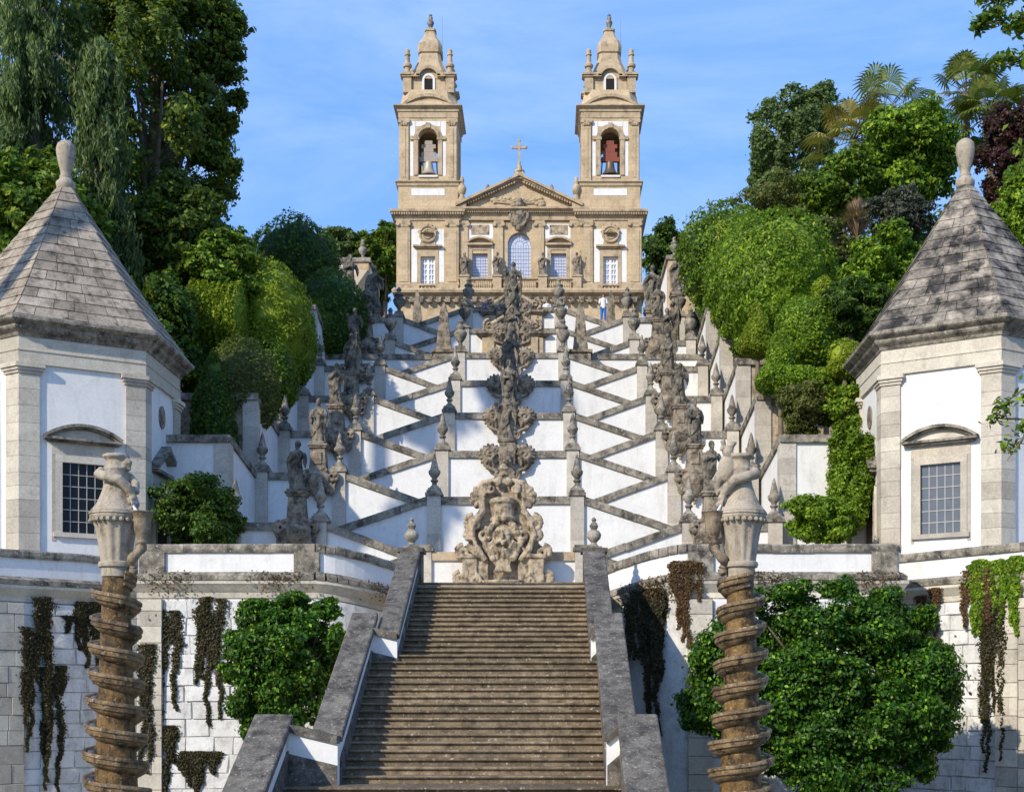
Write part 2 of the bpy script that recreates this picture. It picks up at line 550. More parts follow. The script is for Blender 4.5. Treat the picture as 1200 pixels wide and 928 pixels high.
# ---------------------------------------------------------------- the broad stair
stair = thing('broad_stair', 'broad straight stair of worn brown stone steps climbing to the chapel terrace', 'staircase', (-1.4, 28, 0))
def step(x0, x1, y, z, h, depth, seed):
    r = random.Random(seed)
    m = MB()
    cuts = [x0]
    while cuts[-1] < x1 - 1.5:
        cuts.append(cuts[-1] + r.uniform(0.9, 1.7))
    cuts[-1] = x1 if len(cuts) > 1 and x1 - cuts[-1] < 0.5 else cuts[-1]
    if cuts[-1] != x1:
        cuts.append(x1)
    for a, b in zip(cuts[:-1], cuts[1:]):
        e = r.uniform(-0.008, 0.008)
        q = r.uniform(-0.006, 0.006)
        xprism(m, [(y + 0.035 + e, z - h - 0.06), (y + 0.035 + e, z - 0.075), (y + 0.012 + e, z - 0.060), (y - 0.028 + e, z - 0.052), (y - 0.036 + e, z - 0.028), (y - 0.024 + e, z - 0.006 + q), (y + 0.02 + e, z + q), (y + depth, z + q * 0.5), (y + depth, z - h - 0.06)], a + 0.002, b - 0.002)
    return m.build('step', M['step'], stair)
for k in range(15):
    step(-3.86, 1.18, 35.2 + 0.32 * k, CZ + 1.17 + 0.156 * (k + 1), 0.156, 0.4, 100 + k)
for k in range(17):
    step(-4.50, 1.33, 29.16 + 0.32 * k, 0.02 + 0.1765 * (k + 1), 0.1765, 0.4 if k < 16 else 1.0, 200 + k)
for k in range(16):
    step(-5.56, 1.62, 27.95 - 0.32 * k, 0.02 - 0.17 * k, 0.17, 0.4 if k else 1.35, 300 + k)
m = MB()
xprism(m, [(22.6, GZ), (27.9, -0.3), (29.2, -0.3), (34.3, 2.6), (35.3, 2.6), (39.8, TZ - 0.5), (45, TZ - 0.5), (45, GZ)], -3.9, 1.2)
m.build('stair_core', M['mortar'], stair)

def rake(thg, xi, xo, y0, z0, y1, z1, zb, skirt=True, n=None, cop=0.16, over=0.05, stepdrop=1.02):
    """raking side wall: coping stones along the slope, white face, dark plinth on the inner side"""
    s = 1 if xi > xo else -1            # inner side faces +x when s = 1
    a, b = min(xi, xo), max(xi, xo)
    m = MB()
    xprism(m, [(y0, zb), (y1, zb), (y1, z1 - cop), (y0, z0 - cop)], a + 0.03, b - 0.03)
    m.build('wall_face', M['white'], thg)
    L = math.hypot(y1 - y0, z1 - z0)
    n = n or max(2, int(L / 0.95))
    for k in range(n):
        t0, t1 = k / n, (k + 1) / n
        ya, yb_ = y0 + (y1 - y0) * t0 + 0.004, y0 + (y1 - y0) * t1 - 0.004
        za, zc = z0 + (z1 - z0) * t0, z0 + (z1 - z0) * t1
        e = rnd.uniform(-0.008, 0.008)
        m = MB()
        p = [(ya, za - cop + e), (yb_, zc - cop + e), (yb_, zc + e), (ya, za + e)]
        c = 0.03
        va = [(a - over, y, z) for y, z in p] + [(b + over, y, z) for y, z in p]
        # chamfer the two long top edges
        top = [(a - over + c, p[3][0], p[3][1] + c * 0.8), (a - over + c, p[2][0], p[2][1] + c * 0.8), (b + over - c, p[2][0], p[2][1] + c * 0.8), (b + over - c, p[3][0], p[3][1] + c * 0.8)]
        v = va + top
        f = [(0, 3, 2, 1), (4, 5, 6, 7), (0, 1, 5, 4), (3, 8, 9, 2), (8, 11, 10, 9), (11, 7, 6, 10), (0, 4, 7, 11, 8, 3), (1, 2, 9, 10, 6, 5)]
        m.add(v, f)
        m.build('coping_stone', M['coping_dark'], thg)
    if skirt:
        m = MB()
        xx = (xi - 0.035, xi + 0.012) if s > 0 else (xi - 0.012, xi + 0.035)
        xprism(m, [(y0 + 0.01, zb + 0.1), (y1, zb + 0.1), (y1, z1 - stepdrop + 0.42), (y0 + 0.01, z0 - stepdrop + 0.42)], xx[0], xx[1])
        m.build('plinth', M['coping_dark'], thg)

def jog(thg, xa, za, xb, zb_, y0, y1, zbot):
    """short front-facing wall with a sloping coping, from (xa, za) to (xb, zb)"""
    if xa > xb:
        xa, xb, za, zb_ = xb, xa, zb_, za
    m = MB()
    m.prism([(xa, zbot), (xb, zbot), (xb, zb_ - 0.16), (xa, za - 0.16)], y0 + 0.03, y1 - 0.03)
    m.build('wall_face', M['white'], thg)
    m = MB()
    m.prism([(xa + 0.004, za - 0.16), (xb - 0.004, zb_ - 0.16), (xb - 0.004, zb_ + 0.012), (xa + 0.004, za + 0.012)], y0 - 0.05, y1 + 0.03)
    m.build('coping_stone', M['coping_dark'], thg)
    m = MB()
    m.prism([(xa + 0.01, zbot), (xb - 0.01, zbot), (xb - 0.01, zb_ - 0.62), (xa + 0.01, za - 0.62)], y0 + 0.012, y0 + 0.1)
    m.build('plinth', M['coping_dark'], thg)

for side in (-1, 1):
    who = 'maple bush' if side < 0 else 'large maple tree'
    wl = thing('stair_wall', 'stepped white side wall with dark coping, stair side next to the %s' % who, 'wall', ((-4.2 if side < 0 else 1.5), 34, 0))
    if side < 0:
        xi = (-3.83, -4.47, -5.53)
        xo = (-4.33, -5.05, -6.27)
    else:
        xi = (1.15, 1.30, 1.59)
        xo = (1.72, 1.95, 2.36)
    rake(wl, xi[0], xo[0], 34.3, CZ + 1.74, 40.15, CZ + 4.56, 0.5)
    rake(wl, xi[1], xo[1], 28.85, CZ - 0.74, 35.0, CZ + 2.27, -1.5)
    rake(wl, xi[2], xo[2], 22.8, CZ - 3.35, 28.85, CZ - 0.33, GZ)
    jog(wl, xi[1] + 0.03 * side, CZ + 1.86, xi[0], CZ + 1.70, 34.16, 34.34, 1.0)
    jog(wl, xi[2] + 0.03 * side, CZ - 0.52, xi[1], CZ - 0.78, 28.5, 28.84, -1.0)

# ---------------------------------------------------------------- swept mouldings
def sweep(mb, path, prof, z=0.0, close=True):
    """prof: closed list of (outward offset, height); path: (x, y, dz) running left to right as the viewer sees it"""
    n = len(path)
    rings = []
    for i, p in enumerate(path):
        d0 = Vector((path[i][0] - path[i - 1][0], path[i][1] - path[i - 1][1])) if i > 0 else None
        d1 = Vector((path[i + 1][0] - path[i][0], path[i + 1][1] - path[i][1])) if i < n - 1 else None
        d0 = (d0 or d1).normalized()
        d1 = (d1 or d0).normalized()
        n0 = Vector((d0.y, -d0.x))
        n1 = Vector((d1.y, -d1.x))
        nn = (n0 + n1)
        nn = nn / max(0.35, nn.length_squared / 2.0) if nn.length > 1e-6 else n0
        dz = p[2] if len(p) > 2 else 0.0
        rings.append([(p[0] + nn.x * o, p[1] + nn.y * o, z + h + dz) for o, h in prof])
    m = len(prof)
    v = [q for r_ in rings for q in r_]
    f = []
    for i in range(n - 1):
        for k in range(m):
            j = (k + 1) % m
            f.append((i * m + k, (i + 1) * m + k, (i + 1) * m + j, i * m + j))
    f.append(tuple(range(m)))
    f.append(tuple(reversed(range((n - 1) * m, n * m))))
    return mb.add(v, f)

def resample(path, step_, gap=0.0):
    """cut a polyline into pieces of about step_ metres; returns list of sub-paths"""
    pts = [Vector((p[0], p[1], p[2] if len(p) > 2 else 0.0)) for p in path]
    out_ = []
    for a, b in zip(pts[:-1], pts[1:]):
        L = (b - a).length
        n = max(1, round(L / step_))
        for k in range(n):
            out_.append((a.lerp(b, k / n), a.lerp(b, (k + 1) / n)))
    return out_

def arc(x0, y0, x1, y1, drop, n=10, rev=False):
    pts = []
    for k in range(n + 1):
        u = k / n
        pts.append((x0 + (x1 - x0) * u, y0 + (y1 - y0) * u ** 1.7, -drop * u ** 1.4))
    return pts

PT = CZ + 4.78
arcL = arc(-7.1, 41, -4.38, 43.6, 0.52)
arcR = [p for p in reversed(arc(4.34, 41, 1.78, 43.6, 0.52))]
pathL = [(-12.48, 46.0, 0), (-12.48, 41, 0)] + arcL
pathR = arcR + [(10.8, 41, 0), (10.8, 46.5, 0)]
bastL = [(-24, 36.1, 0), (-17.6, 41.9, 0), (-13.4, 45.6, 0)]
bastR = [(11.0, 44.9, 0), (14.5, 40.5, 0), (19.5, 34.5, 0)]

def sub(path, cell):
    return path

stone_me = [cbox_mesh('stone', M['white_old'], 0.025, 1, 0.3, 1, 0.04, 40 + k) for k in range(8)]
quoin_me = [cbox_mesh('quoin', M['granite'], 0.02, 1, 0.4, 1, 0.006, 60 + k) for k in range(3)]

def stones(parent, p0, p1, z0, z1, h=0.50, w=0.78, seed=1, meshes=None, gap=0.011, name='stone', proud=0.0):
    """courses of single stones on the outward face of the line p0-p1"""
    r = random.Random(seed)
    meshes = meshes or stone_me
    a, b = Vector((p0[0], p0[1])), Vector((p1[0], p1[1]))
    d = (b - a)
    L = d.length
    d.normalize()
    ang = math.atan2(d.y, d.x)
    nrm = Vector((d.y, -d.x))
    z = z0
    while z < z1 - 0.12:
        hh = min(h * r.uniform(0.85, 1.18), z1 - z)
        if z1 - z - hh < 0.2:
            hh = z1 - z
        t = 0.0
        while t < L - 0.05:
            ww = w * r.uniform(0.6, 1.45)
            if L - t - ww < w * 0.45:
                ww = L - t
            c = a + d * (t + ww / 2) + nrm * (r.uniform(-0.012, 0.02) + proud)
            me = meshes[r.randrange(len(meshes))]
            place(name, me, (c.x, c.y, z + gap), parent, ang, ((ww - gap * 2), 1.0, hh - gap * 2))
            t += ww
        z += hh

def retaining(name, label, path, loc, segs, posts=(), quoins=(), seed=1, back=-0.6, posts_w=0.8):
    w = thing(name, label, 'wall', loc)
    # body behind the stones
    m = MB()
    sweep(m, path, [(0.085, GZ - CZ), (0.085, 3.1), (back, 3.1), (back, GZ - CZ)], CZ)
    m.build('wall_core', M['white_old'], w)
    # moulding course and parapet
    m = MB()
    sweep(m, path, [(0.0, 3.10), (0.10, 3.14), (0.10, 3.30), (0.16, 3.36), (0.26, 3.52), (0.30, 3.56), (0.30, 3.66), (back, 3.66), (back, 3.10)], CZ)
    m.build('cornice', M['granite'], w, smooth=30)
    for a, b in resample(path, 1.1):
        m = MB()
        sweep(m, [a, b], [(0.33, 3.665), (0.34, 3.82), (0.16, 3.93), (back + 0.02, 3.93), (back + 0.02, 3.665)], CZ)
        m.build('ledge_stone', M['coping'], w)
    m = MB()
    sweep(m, path, [(0.06, 3.90), (0.06, 4.56), (-0.38, 4.56), (-0.38, 3.90)], CZ)
    m.build('parapet_panel', M['white'], w)
    for a, b in resample(path, 1.2):
        e = rnd.uniform(-0.01, 0.012)
        m = MB()
        q = a.lerp(b, 0.004), a.lerp(b, 0.996)
        sweep(m, q, [(0.13, 4.53 + e), (0.15, 4.60 + e), (0.15, 4.74 + e), (0.11, 4.79 + e), (-0.44, 4.79 + e), (-0.48, 4.74 + e), (-0.48, 4.53 + e)], CZ)
        m.build('coping_stone', M['coping'], w)
    for (x, y, ang) in posts:
        pm = place('parapet_post', post_me, (x, y, CZ + 3.92), w, ang, (posts_w, 1, 0.615))
    for k, (p0, p1) in enumerate(segs):
        stones(w, p0, p1, GZ, CZ + 3.09, seed=seed + k)
    for k, (p0, p1) in enumerate(quoins):
        stones(w, p0, p1, GZ, CZ + 3.09, h=0.52, w=0.62, seed=seed + 20 + k, meshes=quoin_me, gap=0.006, name='quoin', proud=0.09)
    return w

post_me = cbox_mesh('parapet_post', M['coping'], 0.02, 1, 0.56, 1, 0.0, 3)
wallL = retaining('terrace_wall', 'curved white retaining wall with ivy streaks behind the maple bush', pathL, (-9, 41, GZ),
                  [((-11.75, 41), (-7.1, 41))], posts=[(-7.35, 41.12, 0), (-12.1, 41.12, 0)],
                  quoins=[((-12.5, 41), (-11.75, 41))], seed=5)
wallR = retaining('terrace_wall', 'curved white retaining wall behind the large maple tree', pathR, (7, 41, GZ),
                  [((5.1, 41), (10.0, 41))], posts=[(4.75, 41.12, 0), (10.4, 41.12, 0)],
                  quoins=[((4.34, 41), (5.1, 41)), ((10.0, 41), (10.8, 41))], seed=9)
def along(p0, p1, t):
    return (p0[0] + (p1[0] - p0[0]) * t, p0[1] + (p1[1] - p0[1]) * t)
b0, b1 = bastL[1], bastL[2]
bastionL = retaining('bastion_wall', 'angled whitewashed stone bastion under the chapel with the dark window', bastL, (-16, 43, GZ),
                     [(along(b0, b1, 0.19), b1), (bastL[0], along(bastL[0], b0, 0.9))], quoins=[(b0, along(b0, b1, 0.19)), (along(bastL[0], b0, 0.9), b0)], seed=13)
b0, b1 = bastR[0], bastR[1]
bastionR = retaining('bastion_wall', 'angled whitewashed stone bastion under the chapel with the grey window', bastR, (13, 42.5, GZ),
                     [(b0, along(b0, b1, 0.86)), (along(b1, bastR[2], 0.14), bastR[2])], quoins=[(along(b0, b1, 0.86), b1), (b1, along(b1, bastR[2], 0.14))], seed=17)

# ---------------------------------------------------------------- zigzag stairs
def ax(d):
    return -1.50 - 0.0143 * (d - 46.8)
def lv(i):
    return 46.5 + 5.03 * i, CZ + 5.17 + 2.70 * i
HX, OX, EX = 2.77, 6.80, 9.95        # inner post, outer post, end post (from the axis)
RISE = 1.35

def coping_line(parent, x0, z0, x1, z1, y, thick=0.30, depth=0.62, n=None, mat='coping'):
    L = math.hypot(x1 - x0, z1 - z0)
    n = n or max(1, round(L / 1.15))
    for k in range(n):
        t0, t1 = k / n, (k + 1) / n
        e = rnd.uniform(-0.012, 0.012)
        xa, xb = x0 + (x1 - x0) * t0, x0 + (x1 - x0) * t1
        za, zb_ = z0 + (z1 - z0) * t0 + e, z0 + (z1 - z0) * t1 + e
        g = 0.004 if xb > xa else -0.004
        m = MB()
        m.prism([(xa + g, za - thick), (xb - g, zb_ - thick), (xb - g, zb_ - 0.05), (xa + g, za - 0.05)] if xb > xa else
                [(xb - g, zb_ - thick), (xa + g, za - thick), (xa + g, za - 0.05), (xb - g, zb_ - 0.05)], y - 0.09, y + depth - 0.09)
        m.prism([(xa + g, za - 0.05), (xb - g, zb_ - 0.05), (xb - g, zb_), (xa + g, za)] if xb > xa else
                [(xb - g, zb_ - 0.05), (xa + g, za - 0.05), (xa + g, za), (xb - g, zb_)], y - 0.06, y + depth - 0.12)
        m.build('coping_stone', M[mat], parent)

def post(parent, x, y, z0, z1, w=0.53, d=0.6, cap=True):
    """square granite post of several blocks with a cap"""
    z = z0
    while z < z1 - 0.05:
        h = min(rnd.uniform(0.8, 1.1), z1 - z)
        if z1 - z - h < 0.4:
            h = z1 - z
        m = MB().box(x - w / 2, x + w / 2, y - 0.12, y - 0.12 + d, z + 0.003, z + h - 0.003)
        m.build('post_block', M['post'], parent)
        z += h
    if cap:
        m = MB()
        m.box(x - w / 2 - 0.07, x + w / 2 + 0.07, y - 0.19, y - 0.05 + d, z1, z1 + 0.12)
        m.box(x - w / 2 - 0.02, x + w / 2 + 0.02, y - 0.14, y - 0.10 + d, z1 + 0.12, z1 + 0.22)
        m.build('post_cap', M['coping'], parent)

NLEV = 8
ordn = ['lowest', 'second', 'third', 'fourth', 'fifth', 'sixth', 'seventh', 'highest']
PIN = []          # places for pinnacles: (loc, kind)
for i in range(NLEV):
    d, z = lv(i)
    a = ax(d)
    zlow = (z - 2.70) if i else TZ
    lw = thing('landing_wall', 'white middle landing wall with grey posts, %s from the terrace' % ordn[i], 'wall', (a, d, zlow), 'landing walls of the zigzag stair')
    m = MB().box(a - HX + 0.2, a + HX - 0.2, d, d + 0.45, zlow - 1.2, z - 0.29)
    m.build('wall_panel', M['white'], lw)
    coping_line(lw, a - HX + 0.27, z, a + HX - 0.27, z, d, mat='coping' if i else 'church_plain')
    m = MB().box(a - HX, a + HX, d + 0.46, d + 2.4, zlow - 1.2, z - 1.0)
    m.build('landing', M['step'], lw)
    for s in (-1, 1):
        post(lw, a + s * HX, d, zlow - 0.8, z + 0.02)
        if i > 0:
            PIN.append(((a + s * HX, d + 0.17, z + 0.22), i, 'inner', s))
        # lower flight parapet, falling outwards
        wd = 'maple bush side' if s < 0 else 'large maple side'
        fw = thing('flight_wall', 'white stair parapet falling outwards from %s middle landing, %s' % (ordn[i], wd), 'wall', (a + s * 4.8, d, zlow), 'raking parapets of the zigzag stair')
        x0, x1 = HX + 0.27, OX + 0.3
        zz = z - RISE * (x1 - x0) / (OX - HX)
        m = MB()
        pts = [(a + s * x0, zlow - 2.0), (a + s * x1, zlow - 2.0), (a + s * x1, zz - 0.29), (a + s * x0, z - 0.29)]
        if s < 0:
            pts = [pts[1], pts[0], pts[3], pts[2]]
        m.prism(pts, d + 0.02, d + 0.45)
        m.build('wall_panel', M['white'], fw)
        coping_line(fw, a + s * x0, z, a + s * x1, zz, d + 0.02)
        m = MB()
        pts = [(a + s * x0, zlow - 2.0), (a + s * x1, zlow - 2.0), (a + s * x1, zz - 1.1), (a + s * x0, z - 1.1)]
        if s < 0:
            pts = [pts[1], pts[0], pts[3], pts[2]]
        m.prism(pts, d + 0.46, d + 2.3)
        m.build('flight', M['step'], fw)
        if i == NLEV - 1:
            continue
        # upper flight parapet, rising outwards to the outer post
        dA = d + 2.51
        aA = ax(dA)
        zA = z + RISE
        fw = thing('flight_wall', 'white stair parapet rising outwards behind %s middle landing, %s' % (ordn[i], wd), 'wall', (aA + s * 4.8, dA, zlow), 'raking parapets of the zigzag stair')
        x0, x1 = HX - 0.4, OX - 0.27
        zi = zA - RISE * (OX - x0) / (OX - HX)
        m = MB()
        pts = [(aA + s * x0, zlow - 2.0), (aA + s * x1, zlow - 2.0), (aA + s * x1, zA - 0.29), (aA + s * x0, zi - 0.29)]
        if s < 0:
            pts = [pts[1], pts[0], pts[3], pts[2]]
        m.prism(pts, dA + 0.02, dA + 0.45)
        m.build('wall_panel', M['white'], fw)
        coping_line(fw, aA + s * x1, zA, aA + s * x0, zi, dA + 0.02)
        m = MB()
        pts = [(aA + s * x0, zlow - 2.0), (aA + s * x1, zlow - 2.0), (aA + s * x1, zA - 1.1), (aA + s * x0, zi - 1.1)]
        if s < 0:
            pts = [pts[1], pts[0], pts[3], pts[2]]
        m.prism(pts, dA + 0.46, dA + 2.3)
        m.build('flight', M['step'], fw)
        # outer landing wall with its two posts
        ow = thing('outer_landing_wall', 'white outer landing wall with two grey posts, %s level, %s' % (ordn[i], wd), 'wall', (aA + s * 8.4, dA, zlow), 'outer landing walls of the zigzag stair')
        xa, xb = sorted((aA + s * (OX + 0.2), aA + s * (EX - 0.2)))
        m = MB().box(xa, xb, dA, dA + 0.45, zlow - 2.4, zA - 0.29)
        m.build('wall_panel', M['white'], ow)
        coping_line(ow, aA + s * (OX + 0.27), zA, aA + s * (EX - 0.27), zA, dA)
        m = MB().box(min(aA + s * OX, aA + s * (EX + 0.3)), max(aA + s * OX, aA + s * (EX + 0.3)), dA + 0.46, dA + 5.0, zlow - 2.4, zA - 1.05)
        m.build('landing', M['step'], ow)
        for q, nm in ((OX, 'outer'), (EX, 'end')):
            post(ow, aA + s * q, dA, zlow - 1.6, zA + 0.02)
            PIN.append(((aA + s * q, dA + 0.17, zA + 0.22), i, nm, s))
        if i > 4:
            continue
        # side wall that steps the garden down to the landing: a return facing the viewer and a raking coping running back
        zn = zA + 2.70 + 0.62
        zf = zA + 2.70
        xw = aA + s * 10.25
        sw = thing('garden_wall', 'tall white garden wall with granite corner, %s step up the slope, %s' % (ordn[i], wd), 'wall', (xw, dA, zlow), 'stepped garden walls beside the zigzag stair')
        m = MB()
        xi_, xo_ = xw, xw + s * 0.5
        aa, bb = min(xi_, xo_), max(xi_, xo_)
        xprism(m, [(dA + 0.55, zlow - 2.4), (dA + 5.3, zlow - 2.4), (dA + 5.3, zf - 0.28), (dA + 0.55, zn - 0.28)], aa + 0.03, bb - 0.03)
        m.build('wall_panel', M['white'], sw)
        for k in range(4):
            t0, t1 = k / 4, (k + 1) / 4
            y0_, y1_ = dA + 0.5 + 4.8 * t0 + 0.004, dA + 0.5 + 4.8 * t1 - 0.004
            za, zb_ = zn + (zf - zn) * t0, zn + (zf - zn) * t1
            m = MB()
            xprism(m, [(y0_, za - 0.28), (y1_, zb_ - 0.28), (y1_, zb_), (y0_, za)], aa - 0.05, bb + 0.05)
            m.build('coping_stone', M['coping'], sw)
        xr0, xr1 = sorted((xw + s * 0.55, xw + s * (3.4 if i == 0 else 7.0)))
        m = MB().box(xr0, xr1, dA + 0.52, dA + 1.0, zlow - 2.4, zn - 0.28)
        m.build('return_panel', M['white'] if i == 0 else M['rubble'], sw)
        xc = xw + s * 0.27
        z_ = zlow - 2.4
        while z_ < zn - 0.3:
            h = min(rnd.uniform(0.5, 0.75), zn - 0.28 - z_)
            if zn - 0.28 - z_ - h < 0.3:
                h = zn - 0.28 - z_
            m = MB().box(xc - 0.30, xc + 0.30, dA + 0.45, dA + 1.02, z_ + 0.003, z_ + h - 0.003)
            m.build('corner_block', M['post'], sw)
            z_ += h
        L = xr1 - xr0 + 0.5
        nn = max(2, round(L / 1.1))
        for k in range(nn):
            u0 = xw + s * (L * k / nn + 0.004 - 0.04)
            u1 = xw + s * (L * (k + 1) / nn - 0.004 - 0.04)
            m = MB().box(min(u0, u1), max(u0, u1), dA + 0.38, dA + 1.06, zn - 0.275 + 0.004 * (k % 2), zn + 0.003)
            m.build('coping_stone', M['coping'], sw)
        # garden bed behind it
        m = MB()
        u0, u1 = sorted((xw + s * 0.52, xw + s * 26))
        y_0 = dA + 1.0 if i else dA + 1.0
        if i == 0:
            u0, u1 = sorted((xw + s * 0.52, xw + s * 3.3))
        m.box(u0, u1, y_0, dA + 5.9, GZ, zn - 0.55)
        if i == 0:
            v0, v1 = sorted((xw + s * 3.3, xw + s * 30))
            m.box(v0, v1, dA + 5.0, dA + 5.95, GZ, zn - 0.55)
        structure(m.build('garden_bed', M['soil']))

# long terrace parapet that crosses behind the fifth flights
d5, z5 = lv(5)
for s in (-1, 1):
    dd = d5 + 1.35
    a = ax(dd)
    tw = thing('cross_parapet', 'long level white parapet crossing behind the zigzag flights, %s' % ('maple bush side' if s < 0 else 'large maple side'), 'wall', (a + s * 7, dd, z5 - 3))
    x0, x1 = sorted((a + s * 3.2, a + s * 10.6))
    MB().box(x0, x1, dd, dd + 0.4, z5 - 3.2, z5 + 0.0).build('wall_panel', M['white'], tw)
    coping_line(tw, x0, z5 + 0.28, x1, z5 + 0.28, dd)

# church square behind the top landing
d7, z7 = lv(7)
PLZ = z7 - 0.75
mb = MB().box(-40, 36, d7 + 2.3, 135, GZ, PLZ)
structure(mb.build('church_square', M['paving']))
# slopes on both sides of the upper stairs
for s in (-1, 1):
    m = MB()
    xs = [10.9, 16, 24, 36, 60]
    ys = [73, 80, 90, 105, 130, 170]
    v = []
    for y in ys:
        for k, x in enumerate(xs):
            zb = CZ + 5.17 + 2.70 * (min(y, 84) - 46.5) / 5.03 + 0.2
            zb += [0, 2.0, 4.5, 6.5, 9][k] * (1.0 if s > 0 else 0.8)
            v.append((ax(y) + s * x, y, zb))
    f = []
    for j in range(len(ys) - 1):
        for k in range(len(xs) - 1):
            q = (j * 5 + k, j * 5 + k + 1, (j + 1) * 5 + k + 1, (j + 1) * 5 + k)
            f.append(q if s > 0 else tuple(reversed(q)))
    m.add(v, f)
    structure(m.build('wooded_slope', M['soil']))
# ================================================================ CHAPELS
def face_frame(c0, c1):
    """local frame on a wall face seen from outside: u runs from c0 to c1, outward normal n"""
    a, b = Vector((c0[0], c0[1])), Vector((c1[0], c1[1]))
    u = (b - a)
    L = u.length
    u.normalize()
    n = Vector((u.y, -u.x))
    return a, u, n, L

def fput(mb, fr, u0, u1, z0, z1, o0, o1):
    """box on a face: along u, heights, outward offsets"""
    a, u, n, L = fr
    def q(t, o, z):
        p = a + u * t + n * o
        return (p.x, p.y, z)
    mb.hexa([q(u0, o1, z0), q(u1, o1, z0), q(u1, o0, z0), q(u0, o0, z0)], [q(u0, o1, z1), q(u1, o1, z1), q(u1, o0, z1), q(u0, o0, z1)])

def fpoly(mb, fr, poly, o0, o1):
    """polygon (t, z) on a face, extruded between outward offsets o0 (back) and o1 (front)"""
    a, u, n, L = fr
    def q(t, o, z):
        p = a + u * t + n * o
        return (p.x, p.y, z)
    k = len(poly)
    v = [q(t, o1, z) for t, z in poly] + [q(t, o0, z) for t, z in poly]
    f = [tuple(range(k)), tuple(reversed(range(k, 2 * k)))]
    for i in range(k):
        j = (i + 1) % k
        f.append((i, i + k, j + k, j))
    mb.add(v, f)

def seg_ped(w, h, e=0.0, n=12, cx=0.0, z=0.0, up=0.0):
    """segmental arch outline from left to right, half width w, rise h"""
    r = (w * w + h * h) / (2 * h)
    pts = []
    a = math.asin(min(1, w / r))
    for k in range(n + 1):
        g = -a + 2 * a * k / n
        pts.append((cx + (r + e) * math.sin(g), z + (r + e) * math.cos(g) - (r - h) + up))
    return pts

def arch_band(mb, fr, w, h, th, cx, z, o0, o1, n=12):
    outer = seg_ped(w, h, th, n, cx, z)
    inner = seg_ped(w, h, 0.0, n, cx, z)
    for k in range(n):
        fpoly(mb, fr, [inner[k], inner[k + 1], outer[k + 1], outer[k]], o0, o1)

